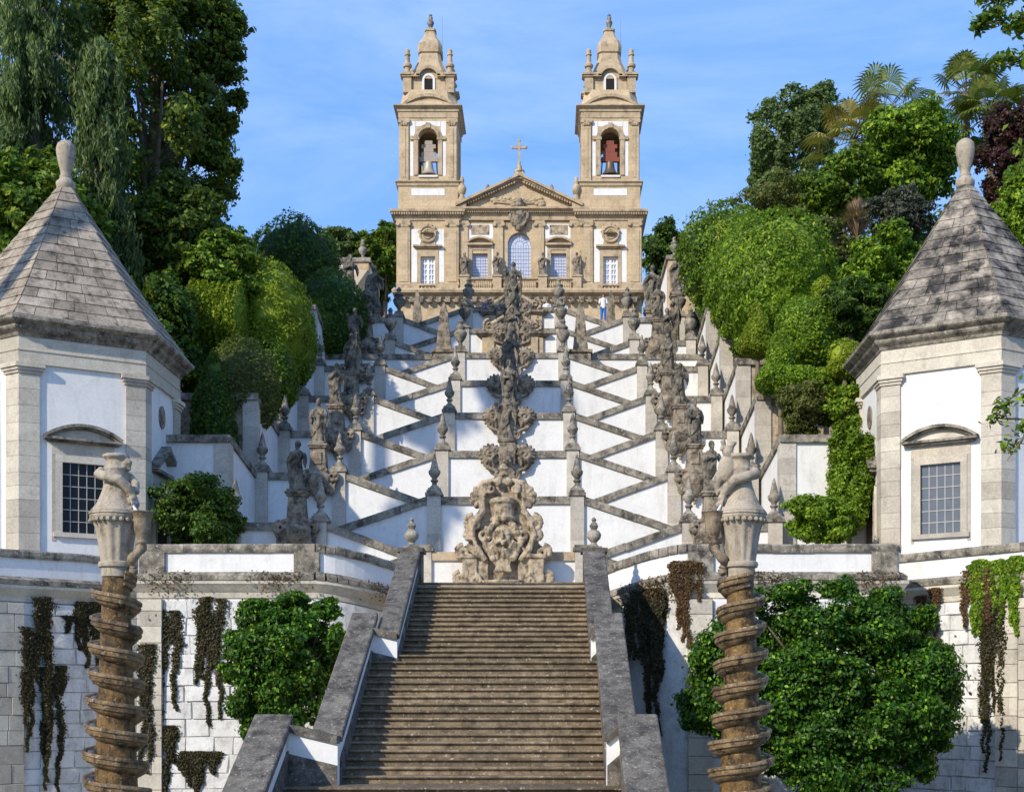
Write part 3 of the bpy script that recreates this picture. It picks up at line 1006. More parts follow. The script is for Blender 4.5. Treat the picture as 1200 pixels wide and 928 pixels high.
def chapel(C1, C2, side, label, winmat, barmat, doorlabel):
    """hexagonal chapel; C1-C2 is its window face (left to right as seen from outside)"""
    c1, c2 = Vector(C1), Vector(C2)
    s = (c2 - c1).length
    u = (c2 - c1).normalized()
    inw = Vector((-u.y, u.x))
    cen = (c1 + c2) / 2 + inw * s * math.sqrt(3) / 2
    # corners counter-clockwise seen from above, starting with the window face
    cor = []
    v0 = c1 - cen
    for k in range(6):
        g = k * PI / 3
        cor.append(cen + Vector((v0.x * math.cos(g) - v0.y * math.sin(g), v0.x * math.sin(g) + v0.y * math.cos(g))))
    t = thing('chapel', label, 'chapel', (cen.x, cen.y, TZ))
    Z = lambda q: CZ + q
    zb, zcap, zent, zcor, zrf, zap = TZ - 0.2, Z(11.0), Z(11.35), Z(12.25), Z(12.86), Z(18.85)
    # white walls, one per face
    for k in range(6):
        fr = face_frame(cor[k], cor[(k + 1) % 6])
        m = MB()
        if k == 0:      # opening for the window
            h0, h1, y0_, y1_ = s / 2 - 0.68, s / 2 + 0.68, CZ + 5.72, CZ + 8.12
            fput(m, fr, 0.0, h0, zb, zent + 0.02, -0.35, 0.0)
            fput(m, fr, h1, s, zb, zent + 0.02, -0.35, 0.0)
            fput(m, fr, h0, h1, zb, y0_, -0.35, 0.0)
            fput(m, fr, h0, h1, y1_, zent + 0.02, -0.35, 0.0)
        else:
            fput(m, fr, 0.0, s, zb, zent + 0.02, -0.35, 0.0)
        m.build('wall', M['white'], t)
    # corner pilasters: blocks that wrap each corner
    pw, pp = 0.62, 0.09
    rr = random.Random(int(abs(C1[0]) * 10))
    for k in range(6):
        p = cor[k]
        n0 = face_frame(cor[k - 1], cor[k])
        n1 = face_frame(cor[k], cor[(k + 1) % 6])
        bis = (n0[2] + n1[2]).normalized()
        tip = p + bis * (pp / math.cos(PI / 6))
        hid = (p - cen).y > 0.4 * s
        z = zb
        while z < zcap - 0.02:
            h = min(rr.uniform(0.42, 0.62), zcap - z)
            if zcap - z - h < 0.25:
                h = zcap - z
            if hid:
                h = zcap - z
            e = rr.uniform(-0.006, 0.006)
            wl = pw + e
            a0 = p - n0[1] * wl + n0[2] * pp
            a1 = p + n1[1] * wl + n1[2] * pp
            i0 = p - n0[1] * wl - n0[2] * 0.05
            i1 = p + n1[1] * wl - n1[2] * 0.05
            ci = p - bis * 0.08
            m = MB()
            m.slab([(a0.x, a0.y), (tip.x, tip.y), (a1.x, a1.y), (i1.x, i1.y), (ci.x, ci.y), (i0.x, i0.y)], z + 0.005, z + h - 0.005)
            m.build('quoin', M['granite'], t)
            z += h
        # capital: three spreading slabs
        m = MB()
        for (g, za, zc) in ((0.05, zcap, zcap + 0.10), (0.10, zcap + 0.10, zcap + 0.2), (0.16, zcap + 0.2, zent - 0.004)):
            wl, q = pw + g, pp + g
            a0 = p - n0[1] * wl + n0[2] * q
            a1 = p + n1[1] * wl + n1[2] * q
            i0 = p - n0[1] * wl - n0[2] * 0.05
            i1 = p + n1[1] * wl - n1[2] * 0.05
            tp = p + bis * (q / math.cos(PI / 6))
            ci = p - bis * 0.08
            m.slab([(a0.x, a0.y), (tp.x, tp.y), (a1.x, a1.y), (i1.x, i1.y), (ci.x, ci.y), (i0.x, i0.y)], za, zc)
        m.build('capital', M['granite'], t)
    ring = [(q.x, q.y) for q in cor]
    def ringsweep(prof, n_per=1):
        """closed mitred moulding round the hexagon, one mesh per face"""
        out_ = []
        for k in range(6):
            p, q = cor[k], cor[(k + 1) % 6]
            m = MB()
            v = []
            for c in (p, q):
                b = (c - cen).normalized()
                for o, z in prof:
                    w = c + b * (o / math.cos(PI / 6))
                    v.append((w.x, w.y, z))
            kk = len(prof)
            f = [(i, (i + 1) % kk, (i + 1) % kk + kk, i + kk) for i in range(kk)]
            f = [tuple(reversed(x)) for x in f]
            m.add(v, f)
            out_.append(m)
        return out_
    for m in ringsweep([(-0.3, zent), (0.10, zent), (0.10, zent + 0.40), (0.13, zent + 0.42), (0.13, zent + 0.46), (0.08, zent + 0.47), (0.08, zcor), (-0.3, zcor)]):
        m.build('entablature', M['granite'], t)
    for m in ringsweep([(-0.3, zcor), (0.12, zcor), (0.16, zcor + 0.10), (0.30, zcor + 0.20), (0.34, zcor + 0.26), (0.34, zcor + 0.33), (0.50, zcor + 0.42), (0.55, zcor + 0.47), (0.55, zcor + 0.58), (0.46, zcor + 0.63), (-0.3, zcor + 0.68)]):
        m.build('cornice', M['coping'], t)
    # roof: courses of stone tiles on six sides
    ncs = 15
    ro = 0.30
    nfin = 0.22
    for k in range(6):
        p, q = cor[k], cor[(k + 1) % 6]
        bp_ = (p - cen)
        bq = (q - cen)
        def rp(tt, g):
            """point on the roof face: tt 0..1 along eave, g 0..1 up"""
            sc0 = (1 + ro / s)
            f_ = (1 - g) * sc0 + g * nfin / s
            f_ += 0.05 * (1 - g) ** 5
            a_ = cen + bp_ * f_
            b_ = cen + bq * f_
            w = a_.lerp(b_, tt)
            return Vector((w.x, w.y, zrf + (zap - zrf) * g))
        back = (cor[k] + cor[(k + 1) % 6]) / 2 - cen
        for c in range(ncs):
            g0, g1 = c / ncs, (c + 1) / ncs
            Lw = (rp(1, g0) - rp(0, g0)).length
            nt_ = max(1, round(Lw / 0.85))
            cuts = [0.0]
            for j in range(1, nt_):
                cuts.append((j + rr.uniform(-0.22, 0.22) + (0.25 if c % 2 else -0.2)) / nt_)
            cuts = sorted(max(0, min(1, x)) for x in cuts) + [1.0]
            for t0, t1 in zip(cuts[:-1], cuts[1:]):
                if t1 - t0 < 0.02:
                    continue
                gl = 0.011 / max(0.2, Lw)
                A, B, C_, D = rp(t0 + gl, g0), rp(t1 - gl, g0), rp(t1 - gl, g1 + 0.004), rp(t0 + gl, g1 + 0.004)
                nn = (B - A).cross(D - A).normalized()
                lo = 0.045 + rr.uniform(-0.008, 0.008)
                hi = 0.012
                m = MB()
                A2, B2, C2_, D2 = A + nn * lo, B + nn * lo, C_ + nn * hi, D + nn * hi
                m.add([tuple(x) for x in (A - nn * 0.08, B - nn * 0.08, C_ - nn * 0.08, D - nn * 0.08, A2, B2, C2_, D2)], [(0, 3, 2, 1), (4, 5, 6, 7), (0, 1, 5, 4), (1, 2, 6, 5), (2, 3, 7, 6), (3, 0, 4, 7)])
                m.build('roof_stone', M['roof_black'] if side > 0 else M['roof'], t)
    # finial
    m = MB()
    z0 = zap
    m.lathe([(0.30, -0.1), (0.34, 0.0), (0.34, 0.12), (0.26, 0.2), (0.20, 0.28), (0.22, 0.34), (0.17, 0.42), (0.19, 0.52), (0.27, 0.85), (0.33, 1.15), (0.34, 1.32), (0.30, 1.5), (0.20, 1.62), (0.08, 1.68), (0.0, 1.69)], 24, (cen.x, cen.y, z0), flute=0.035, fn=10)
    m.build('finial', M['capital'], t, smooth=50)
    # ---- window face
    fr = face_frame(cor[0], cor[1])
    wc = s / 2
    ww, z0, z1 = 0.68, Z(5.72), Z(8.12)
    win = MB()
    fput(win, fr, wc - ww - 0.22, wc - ww, z0, z1 + 0.0, -0.2, 0.05)
    fput(win, fr, wc + ww, wc + ww + 0.22, z0, z1 + 0.0, -0.2, 0.05)
    fput(win, fr, wc - ww - 0.22, wc + ww + 0.22, z1 + 0.002, z1 + 0.24, -0.2, 0.052)
    win.build('window_frame', M['granite'], t)
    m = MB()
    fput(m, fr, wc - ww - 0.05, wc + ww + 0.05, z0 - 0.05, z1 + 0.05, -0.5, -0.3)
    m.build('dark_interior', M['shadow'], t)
    m = MB()
    fput(m, fr, wc - ww - 0.30, wc + ww + 0.30, z0 - 0.16, z0 - 0.002, -0.1, 0.12)
    m.build('window_sill', M['granite'], t)
    m = MB()
    fput(m, fr, wc - ww - 0.34, wc - ww - 0.225, z0 - 0.3, z1 + 0.55, -0.1, 0.02)
    fput(m, fr, wc + ww + 0.225, wc + ww + 0.34, z0 - 0.3, z1 + 0.55, -0.1, 0.02)
    fput(m, fr, wc - ww - 0.34, wc + ww + 0.34, z1 + 0.243, z1 + 0.66, -0.1, 0.03)
    m.build('window_surround', M['granite'], t)
    # segmental pediment
    m = MB()
    zq = z1 + 0.66
    fput(m, fr, wc - ww - 0.50, wc + ww + 0.50, zq, zq + 0.07, -0.05, 0.20)
    fput(m, fr, wc - ww - 0.60, wc + ww + 0.60, zq + 0.07, zq + 0.15, -0.05, 0.30)
    arch_band(m, fr, ww + 0.56, 0.42, 0.10, wc, zq + 0.13, -0.05, 0.33)
    arch_band(m, fr, ww + 0.44, 0.36, 0.06, wc, zq + 0.13, -0.05, 0.22)
    m.build('window_pediment', M['coping'], t)
    m = MB()
    fpoly(m, fr, [(wc - ww - 0.5, zq + 0.14)] + seg_ped(ww + 0.46, 0.34, 0, 12, wc, zq + 0.14) + [(wc + ww + 0.5, zq + 0.14)], -0.05, 0.06)
    m.build('tympanum', M['granite'], t)
    # panes, each its own piece, and the glazing bars
    nx, nzp = 5, 6
    ang = math.atan2(fr[1].y, fr[1].x)
    pane = cbox_mesh('pane', winmat, 0.004, 1, 0.02, 1)
    gl = MB()
    for a_ in range(nx):
        for b_ in range(nzp):
            u0 = wc - ww + 2 * ww * (a_ + 0.5) / nx
            zz = z0 + (z1 - z0) * b_ / nzp
            c = fr[0] + fr[1] * u0 + fr[2] * -0.10
            rot = (R(rr.uniform(-0.8, 0.8)), 0, ang + R(rr.uniform(-0.8, 0.8)))
            place('pane', pane, (c.x, c.y, zz), t, scale=(2 * ww / nx - 0.005, 1, (z1 - z0) / nzp - 0.005), rot=rot)
    for a_ in range(1, nx):
        u0 = wc - ww + 2 * ww * a_ / nx
        fput(gl, fr, u0 - 0.013, u0 + 0.013, z0, z1, -0.095, -0.07)
    for b_ in range(1, nzp):
        zz = z0 + (z1 - z0) * b_ / nzp
        fput(gl, fr, wc - ww, wc + ww, zz - 0.013, zz + 0.013, -0.093, -0.068)
    gl.build('glazing_bars', barmat, t)
    # ---- door face: the face towards the stair
    kd = 5 if side > 0 else 1
    fr = face_frame(cor[kd], cor[(kd + 1) % 6])
    dw, z0, z1 = 0.62, TZ, TZ + 3.9
    m = MB()
    fput(m, fr, wc - dw - 0.25, wc - dw, z0, z1, -0.25, 0.06)
    fput(m, fr, wc + dw, wc + dw + 0.25, z0, z1, -0.25, 0.06)
    fput(m, fr, wc - dw - 0.25, wc + dw + 0.25, z1 + 0.002, z1 + 0.3, -0.25, 0.062)
    fput(m, fr, wc - dw - 0.40, wc + dw + 0.40, z1 + 0.302, z1 + 0.75, -0.1, 0.03)
    m.build('door_frame', M['granite'], t)
    m = MB()
    fput(m, fr, wc - dw, wc + dw, z0, z1, -0.2, 0.012)
    m.build('door', M['door'], t)
    m = MB()
    zq = z1 + 0.76
    fput(m, fr, wc - dw - 0.58, wc + dw + 0.58, zq, zq + 0.12, -0.05, 0.28)
    for sg in (-1, 1):
        a0 = [(wc + sg * (dw + 0.66), zq + 0.12), (wc, zq + 0.95), (wc, zq + 1.12), (wc + sg * (dw + 0.66), zq + 0.28)]
        if sg > 0:
            a0 = a0[::-1]
        fpoly(m, fr, a0, -0.05, 0.36)
    m.build('door_pediment', M['coping'], t)
    m = MB()
    fpoly(m, fr, [(wc + 0.34 * math.cos(2 * PI * k / 16), Z(10.35) + 0.42 * math.sin(2 * PI * k / 16)) for k in range(16)], -0.05, 0.05)
    m.build('plaque', M['carved'], t)
    return t

ph = R(31)
C1 = (11.85, 46.8)
s_ = 3.99
chapelR = chapel(C1, (C1[0] + s_ * math.cos(ph), C1[1] - s_ * math.sin(ph)), 1,
                 'white hexagonal chapel with grey glass window and black-stained stone pyramid roof', M['glass_grey'], M['lead'], '')
ph = R(29)
C2 = (-14.15, 46.8)
s_ = 4.08
chapelL = chapel((C2[0] - s_ * math.cos(ph), C2[1] - s_ * math.sin(ph)), C2, -1,
                 'white hexagonal chapel with black glass window and paler stone pyramid roof', M['glass_dark'], M['lead'], '')
# ================================================================ CHURCH
CD = 105.0
def cX(px):
    return (px - 608.5) * CD / F + CHX
CHX = (608.5 - 640.0) * CD / F
def cZ_(py):
    return CZ + (820.0 - py) * CD / F
church = thing('church', 'tall granite pilgrimage church with twin bell towers and gabled front', 'church', (CHX, CD, PLZ))
CB = CD                     # front plane of the centre
def cbx(m, x0, x1, y0, y1, py_top, py_bot):
    m.box(min(x0, x1), max(x0, x1), y0, y1, cZ_(py_bot), cZ_(py_top))
def PXm(px):                # width in metres of px photo pixels at the church
    return px * CD / F
cx = 608.5
TW_IN, TW_OUT = 70.0, 143.5     # tower edges from the axis, in px
TD = PXm(TW_OUT - TW_IN)        # tower depth
YT = CB - 0.25                  # tower front plane

def moulding(m, x0, x1, y, prof, depth=1.0, ret=True):
    """straight cornice with returns: prof (out, z)"""
    path = [(x0, y + depth), (x0, y), (x1, y), (x1, y + depth)] if ret else [(x0, y), (x1, y)]
    sweep(m, path, prof)

# centre body
m = MB()
wx = 13.5   # arched middle window half width in px
x0, x1 = cX(cx - TW_IN - 0.1), cX(cx + TW_IN + 0.1)
# walls with openings: strips between windows
zfl, zt = PLZ, cZ_(247)
def wall_with_holes(m, xa, xb, y0, y1, zb, zt, holes):
    """holes: (x0, x1, z0, z1) sorted by x"""
    x = xa
    for (h0, h1, z0, z1) in holes:
        m.box(x, h0, y0, y1, zb, zt)
        m.box(h0, h1, y0, y1, zb, z0)
        m.box(h0, h1, y0, y1, z1, zt)
        x = h1
    m.box(x, xb, y0, y1, zb, zt)
holes = []
for a, b in ((553.5, 571.5), (645.5, 663.5)):
    holes.append((cX(a), cX(b), cZ_(329), cZ_(297)))
mid = (cX(cx - wx), cX(cx + wx), cZ_(329), cZ_(286))
# arched head for the middle window
ctr = MB()
holes2 = [holes[0], (mid[0], mid[1], mid[2], cZ_(272)), holes[1]]
wall_with_holes(ctr, x0, x1, CB, CB + 0.8, zfl - 0.3, zt, holes2)
rad = PXm(wx)
for k in range(12):
    a0, a1 = PI * k / 12, PI * (k + 1) / 12
    xm, zc = cX(cx), cZ_(286)
    p = [(xm + rad * math.cos(a1), zc + rad * math.sin(a1)), (xm + rad * math.cos(a0), zc + rad * math.sin(a0)), (xm + rad * math.cos(a0), cZ_(272)), (xm + rad * math.cos(a1), cZ_(272))]
    ctr.prism(p, CB, CB + 0.8)
ctr.build('nave_front', M['church'], church)
MB().box(x0, x1, CB + 1.0, CB + 26, zfl - 0.3, zt - 0.1).build('nave', M['church'], church)

def window(px0, px1, pyt, pyb, y, nx, nz_, arch=False, mat='glass_pale', barw=0.03, bar='lattice', mullion=False):
    xa, xb, zb, zt_ = cX(px0), cX(px1), cZ_(pyb), cZ_(pyt)
    m = MB()
    if arch:
        r_ = (xb - xa) / 2
        zc = zt_ - r_
        xm = (xa + xb) / 2
        poly = [(xa, zb), (xb, zb)] + [(xm + r_ * math.cos(PI * k / 14), zc + r_ * math.sin(PI * k / 14)) for k in range(15)]
        m.prism(poly, y + 0.30, y + 0.34)
    else:
        m.box(xa, xb, y + 0.30, y + 0.34, zb, zt_)
    g = m.build('window', M[mat], church)
    m = MB()
    for k in range(1, nx):
        x = xa + (xb - xa) * k / nx
        top = zt_
        if arch:
            top = zc + math.sqrt(max(0, r_ * r_ - (x - xm) ** 2))
            if nx > 4 and abs(x - xm) < r_ * 0.8:
                top = min(top, zc)
        m.box(x - barw / 2, x + barw / 2, y + 0.265, y + 0.305, zb, top)
    for k in range(1, nz_):
        z = zb + ((zc if arch else zt_) - zb) * k / nz_
        m.box(xa, xb, y + 0.27, y + 0.308, z - barw / 2, z + barw / 2)
    if arch and nx > 4:
        for rr_ in (0.35, 0.68, 0.97):
            pts = [(xm + r_ * rr_ * math.cos(PI * k / 14), y + 0.285, zc + r_ * rr_ * math.sin(PI * k / 14)) for k in range(15)]
            m.tube(pts, barw * 0.6, 4)
        for k in range(1, 8):
            a = PI * k / 8
            m.tube([(xm + r_ * 0.35 * math.cos(a), y + 0.285, zc + r_ * 0.35 * math.sin(a)), (xm + r_ * 0.97 * math.cos(a), y + 0.285, zc + r_ * 0.97 * math.sin(a))], barw * 0.5, 4)
    m.build('lattice', M[bar], g)
    if mullion:
        m = MB()
        for x in (xa + 0.05, (xa + xb) / 2, xb - 0.05):
            m.box(x - 0.06, x + 0.06, y + 0.22, y + 0.31, zb, zt_)
        for z in (zb + 0.05, zt_ - 0.05, zb + (zt_ - zb) * 0.68):
            m.box(xa, xb, y + 0.225, y + 0.309, z - 0.05, z + 0.05)
        m.build('window_casement', M['paint'], g)
    return g

window(cx - wx, cx + wx, 272.5, 329, CB, 9, 10, True)
for a, b in ((553.5, 571.5), (645.5, 663.5)):
    window(a, b, 297, 329, CB, 6, 9)
    c = (a + b) / 2
    m = MB()
    cbx(m, cX(a - 4), cX(a), CB - 0.06, CB + 0.1, 293, 330)
    cbx(m, cX(b), cX(b + 4), CB - 0.06, CB + 0.1, 293, 330)
    cbx(m, cX(a - 4), cX(b + 4), CB - 0.062, CB + 0.1, 288.5, 293.1)
    m.build('window_surround', M['church_plain'], church)
    m = MB()
    cbx(m, cX(a - 6), cX(b + 6), CB - 0.32, CB + 0.1, 286, 288.4)
    fr = (Vector((cX(c), CB)), Vector((1, 0)), Vector((0, -1)), 1)
    arch_band(m, fr, PXm(14), PXm(5.5), 0.14, 0, cZ_(286), -0.1, 0.38)
    m.build('window_pediment', M['church_plain'], church)
    m = MB()
    cbx(m, cX(a - 1.5), cX(b + 1.5), CB - 0.07, CB + 0.1, 264, 275)
    m.build('carved_panel', M['carved_warm'], church)
    m = MB()
    cbx(m, cX(a - 6.5), cX(b + 6.5), CB - 0.022, CB + 0.1, 263, 280)
    cbx(m, cX(a - 6.5), cX(a - 4.1), CB - 0.022, CB + 0.1, 288.6, 328)
    cbx(m, cX(b + 4.1), cX(b + 6.5), CB - 0.022, CB + 0.1, 288.6, 328)
    m.build('white_panel', M['white'], church)
# pilasters of the centre
for s in (-1, 1):
    for a, b in ((60, 70), (19, 29)):
        m = MB()
        cbx(m, cX(cx + s * a), cX(cx + s * b), CB - 0.14, CB + 0.1, 267, 346)
        cbx(m, cX(cx + s * (a - 1)), cX(cx + s * (b + 1)), CB - 0.2, CB + 0.1, 332, 346.1)
        m.build('pilaster', M['church'], church)
        m = MB()
        cbx(m, cX(cx + s * (a - 0.8)), cX(cx + s * (b + 0.8)), CB - 0.2, CB + 0.1, 259.5, 263.5)
        cbx(m, cX(cx + s * (a - 0.2)), cX(cx + s * (b + 0.2)), CB - 0.17, CB + 0.1, 263.4, 267.1)
        for q in (a, b):
            m.tube([(cX(cx + s * q), CB - 0.3, cZ_(264.2)), (cX(cx + s * q), CB, cZ_(264.2))], 0.16, 8)
        m.build('capital', M['church_plain'], church)
# entablature and main cornice of the centre
m = MB()
prof = [(0.0, cZ_(259)), (0.10, cZ_(259)), (0.10, cZ_(254)), (0.16, cZ_(253.6)), (0.16, cZ_(251.5)), (0.34, cZ_(250)), (0.55, cZ_(248.4)), (0.60, cZ_(248)), (0.60, cZ_(246)), (0.42, cZ_(245.4)), (-0.3, cZ_(245)), (-0.3, cZ_(259))]
moulding(m, cX(cx - 73), cX(cx + 73), CB - 0.1, prof)
m.build('cornice', M['church_plain'], church)
m = MB()
for k in range(58):
    x = cX(cx - 72 + 144 * k / 57.0)
    m.box(x - 0.04, x + 0.04, CB - 0.5, CB - 0.2, cZ_(251.4), cZ_(249.6))
m.build('dentils', M['church_plain'], church)
# gable
gx, gyb, gyt = 74.0, 245.2, 206.5
m = MB()
m.prism([(cX(cx - gx + 6), cZ_(gyb)), (cX(cx + gx - 6), cZ_(gyb)), (cX(cx), cZ_(gyt + 5))], CB - 0.02, CB + 0.8)
m.build('gable', M['church'], church)
m = MB()
for s in (-1, 1):
    for (lo, hi, o) in ((7.0, 4.5, 0.28), (4.6, 2.4, 0.45), (2.5, 0.0, 0.62)):
        p = [(cX(cx + s * gx), cZ_(gyb - 0.2 + lo * 0.3 - 1.5)), (cX(cx), cZ_(gyt + lo)), (cX(cx), cZ_(gyt + hi)), (cX(cx + s * (gx + 0.5)), cZ_(gyb - 4.5 + hi * 0.9))]
        if s > 0:
            p = p[::-1]
        m.prism(p[::-1], CB - o, CB + 0.9)
m.build('raking_cornice', M['church_plain'], church)
m = MB()
for s in (-1, 1):
    for k in range(1, 24):
        t = k / 25.0
        px = cx + s * gx * (1 - t)
        py = gyb + 1.5 + (gyt + 7.0 - gyb - 1.5) * t
        m.box(cX(px) - 0.06, cX(px) + 0.06, CB - 0.42, CB, cZ_(py + 0.8), cZ_(py - 1.6))
m.build('dentils', M['church_plain'], church)
# gable roof behind
m = MB()
m.prism([(cX(cx - gx), cZ_(gyb)), (cX(cx + gx), cZ_(gyb)), (cX(cx), cZ_(gyt + 3))], CB + 0.95, CB + 26)
m.build('nave_roof', M['roof'], church)
# relief in the gable: radiating trophies
m = MB()
rr = random.Random(4)
for k in range(9):
    a = PI * (0.08 + 0.84 * k / 8)
    L = PXm(16 if k in (0, 8) else 13 if k in (1, 7) else 9)
    m.tube([(cX(cx) + 0.3 * math.cos(a), CB - 0.06, cZ_(240) + 0.2 * math.sin(a)), (cX(cx) + L * 1.9 * math.cos(a) , CB - 0.06, cZ_(240) + L * 0.75 * math.sin(a))], 0.10, 5)
for k in range(26):
    m.ell((cX(cx + rr.uniform(-32, 32)), CB - 0.05, cZ_(rr.uniform(232, 241))), (rr.uniform(0.12, 0.3), 0.12, rr.uniform(0.1, 0.2)), 7, 5)
m.build('gable_relief', M['church_plain'], church, smooth=60)
# emblem over the middle window
m = MB()
ex, ez = cX(cx), cZ_(255)
m.ell((ex, CB - 0.35, ez), (0.50, 0.3, 0.72), 14, 9)
for s in (-1, 1):
    m.volute((ex + s * 0.42, CB - 0.4, ez + 0.45), 0.32, 1.4, PI / 2, s, 0.11)
    m.volute((ex + s * 0.40, CB - 0.4, ez - 0.45), 0.30, 1.4, -PI / 2, -s, 0.11)
    m.tube([(ex + s * 0.55, CB - 0.3, ez + 0.6), (ex + s * 0.72, CB - 0.35, ez), (ex + s * 0.45, CB - 0.3, ez - 0.8)], [0.12, 0.15, 0.1], 6)
m.lathe([(0.28, 0.7), (0.34, 0.85), (0.30, 0.95), (0.36, 1.15), (0.25, 1.3), (0.08, 1.42)], 10, (ex, CB - 0.35, ez))
m.ell((ex, CB - 0.3, ez - 0.95), (0.3, 0.25, 0.25), 8, 6)
m.build('emblem', M['carved'], church, remesh=0.05)

# finials along the gable
def vase_prof(h, r):
    return [(r * .75, 0), (r * .75, h * .14), (r * .55, h * .16), (r * .5, h * .26), (r * .8, h * .32), (r, h * .46), (r * .95, h * .55), (r * .6, h * .64), (r * .4, h * .72), (r * .5, h * .78), (r * .42, h * .9), (r * .2, h * .97), (0.0, h)]
for s in (-1, 1):
    m = MB().lathe(vase_prof(PXm(30), 0.36), 12, (cX(cx + s * 67), CB - 0.1, cZ_(237)))
    m.box(cX(cx + s * 67) - 0.35, cX(cx + s * 67) + 0.35, CB - 0.45, CB + 0.25, cZ_(247), cZ_(236))
    m.build('finial', M['church_plain'], church, smooth=40)
    m = MB().lathe([(0.2, 0), (0.2, 0.3), (0.12, 0.35), (0.13, 0.7), (0.2, 0.78), (0.17, 0.95), (0.05, 1.15), (0, 1.2)], 8, (cX(cx + s * 38), CB + 2.0, cZ_(222)))
    m.box(cX(cx + s * 38) - 0.2, cX(cx + s * 38) + 0.2, CB + 1.8, CB + 2.2, cZ_(232), cZ_(221.5))
    m.build('finial', M['coping'], church, smooth=40)
# cross
m = MB()
xx, yy = cX(cx), CB - 0.1
m.hexa([(xx - .45, yy - .4, cZ_(212)), (xx + .45, yy - .4, cZ_(212)), (xx + .45, yy + .4, cZ_(212)), (xx - .45, yy + .4, cZ_(212))],
       [(xx - .32, yy - .3, cZ_(203)), (xx + .32, yy - .3, cZ_(203)), (xx + .32, yy + .3, cZ_(203)), (xx - .32, yy + .3, cZ_(203))])
m.lathe([(0.42, 0), (0.42, 0.12), (0.22, 0.2), (0.2, 0.5), (0.12, 0.6), (0.10, 0.9)], 10, (xx, yy, cZ_(203)))
m.box(xx - 0.085, xx + 0.085, yy - 0.07, yy + 0.07, cZ_(192), cZ_(166.5))
m.box(xx - 0.52, xx - 0.086, yy - 0.068, yy + 0.068, cZ_(175), cZ_(172.6))
m.box(xx + 0.086, xx + 0.52, yy - 0.068, yy + 0.068, cZ_(175), cZ_(172.6))
for q, zz in ((-0.52, cZ_(173.8)), (0.52, cZ_(173.8)), (0, cZ_(166))):
    m.ell((xx + q, yy, zz), (0.13, 0.09, 0.13), 8, 6)
for k in range(4):
    a = PI / 4 + k * PI / 2
    m.tube([(xx + 0.1 * math.cos(a), yy, cZ_(173.8) + 0.1 * math.sin(a)), (xx + 0.34 * math.cos(a), yy, cZ_(173.8) + 0.34 * math.sin(a))], [0.03, 0.008], 5)
m.build('gable_cross', M['church_plain'], church, smooth=40)

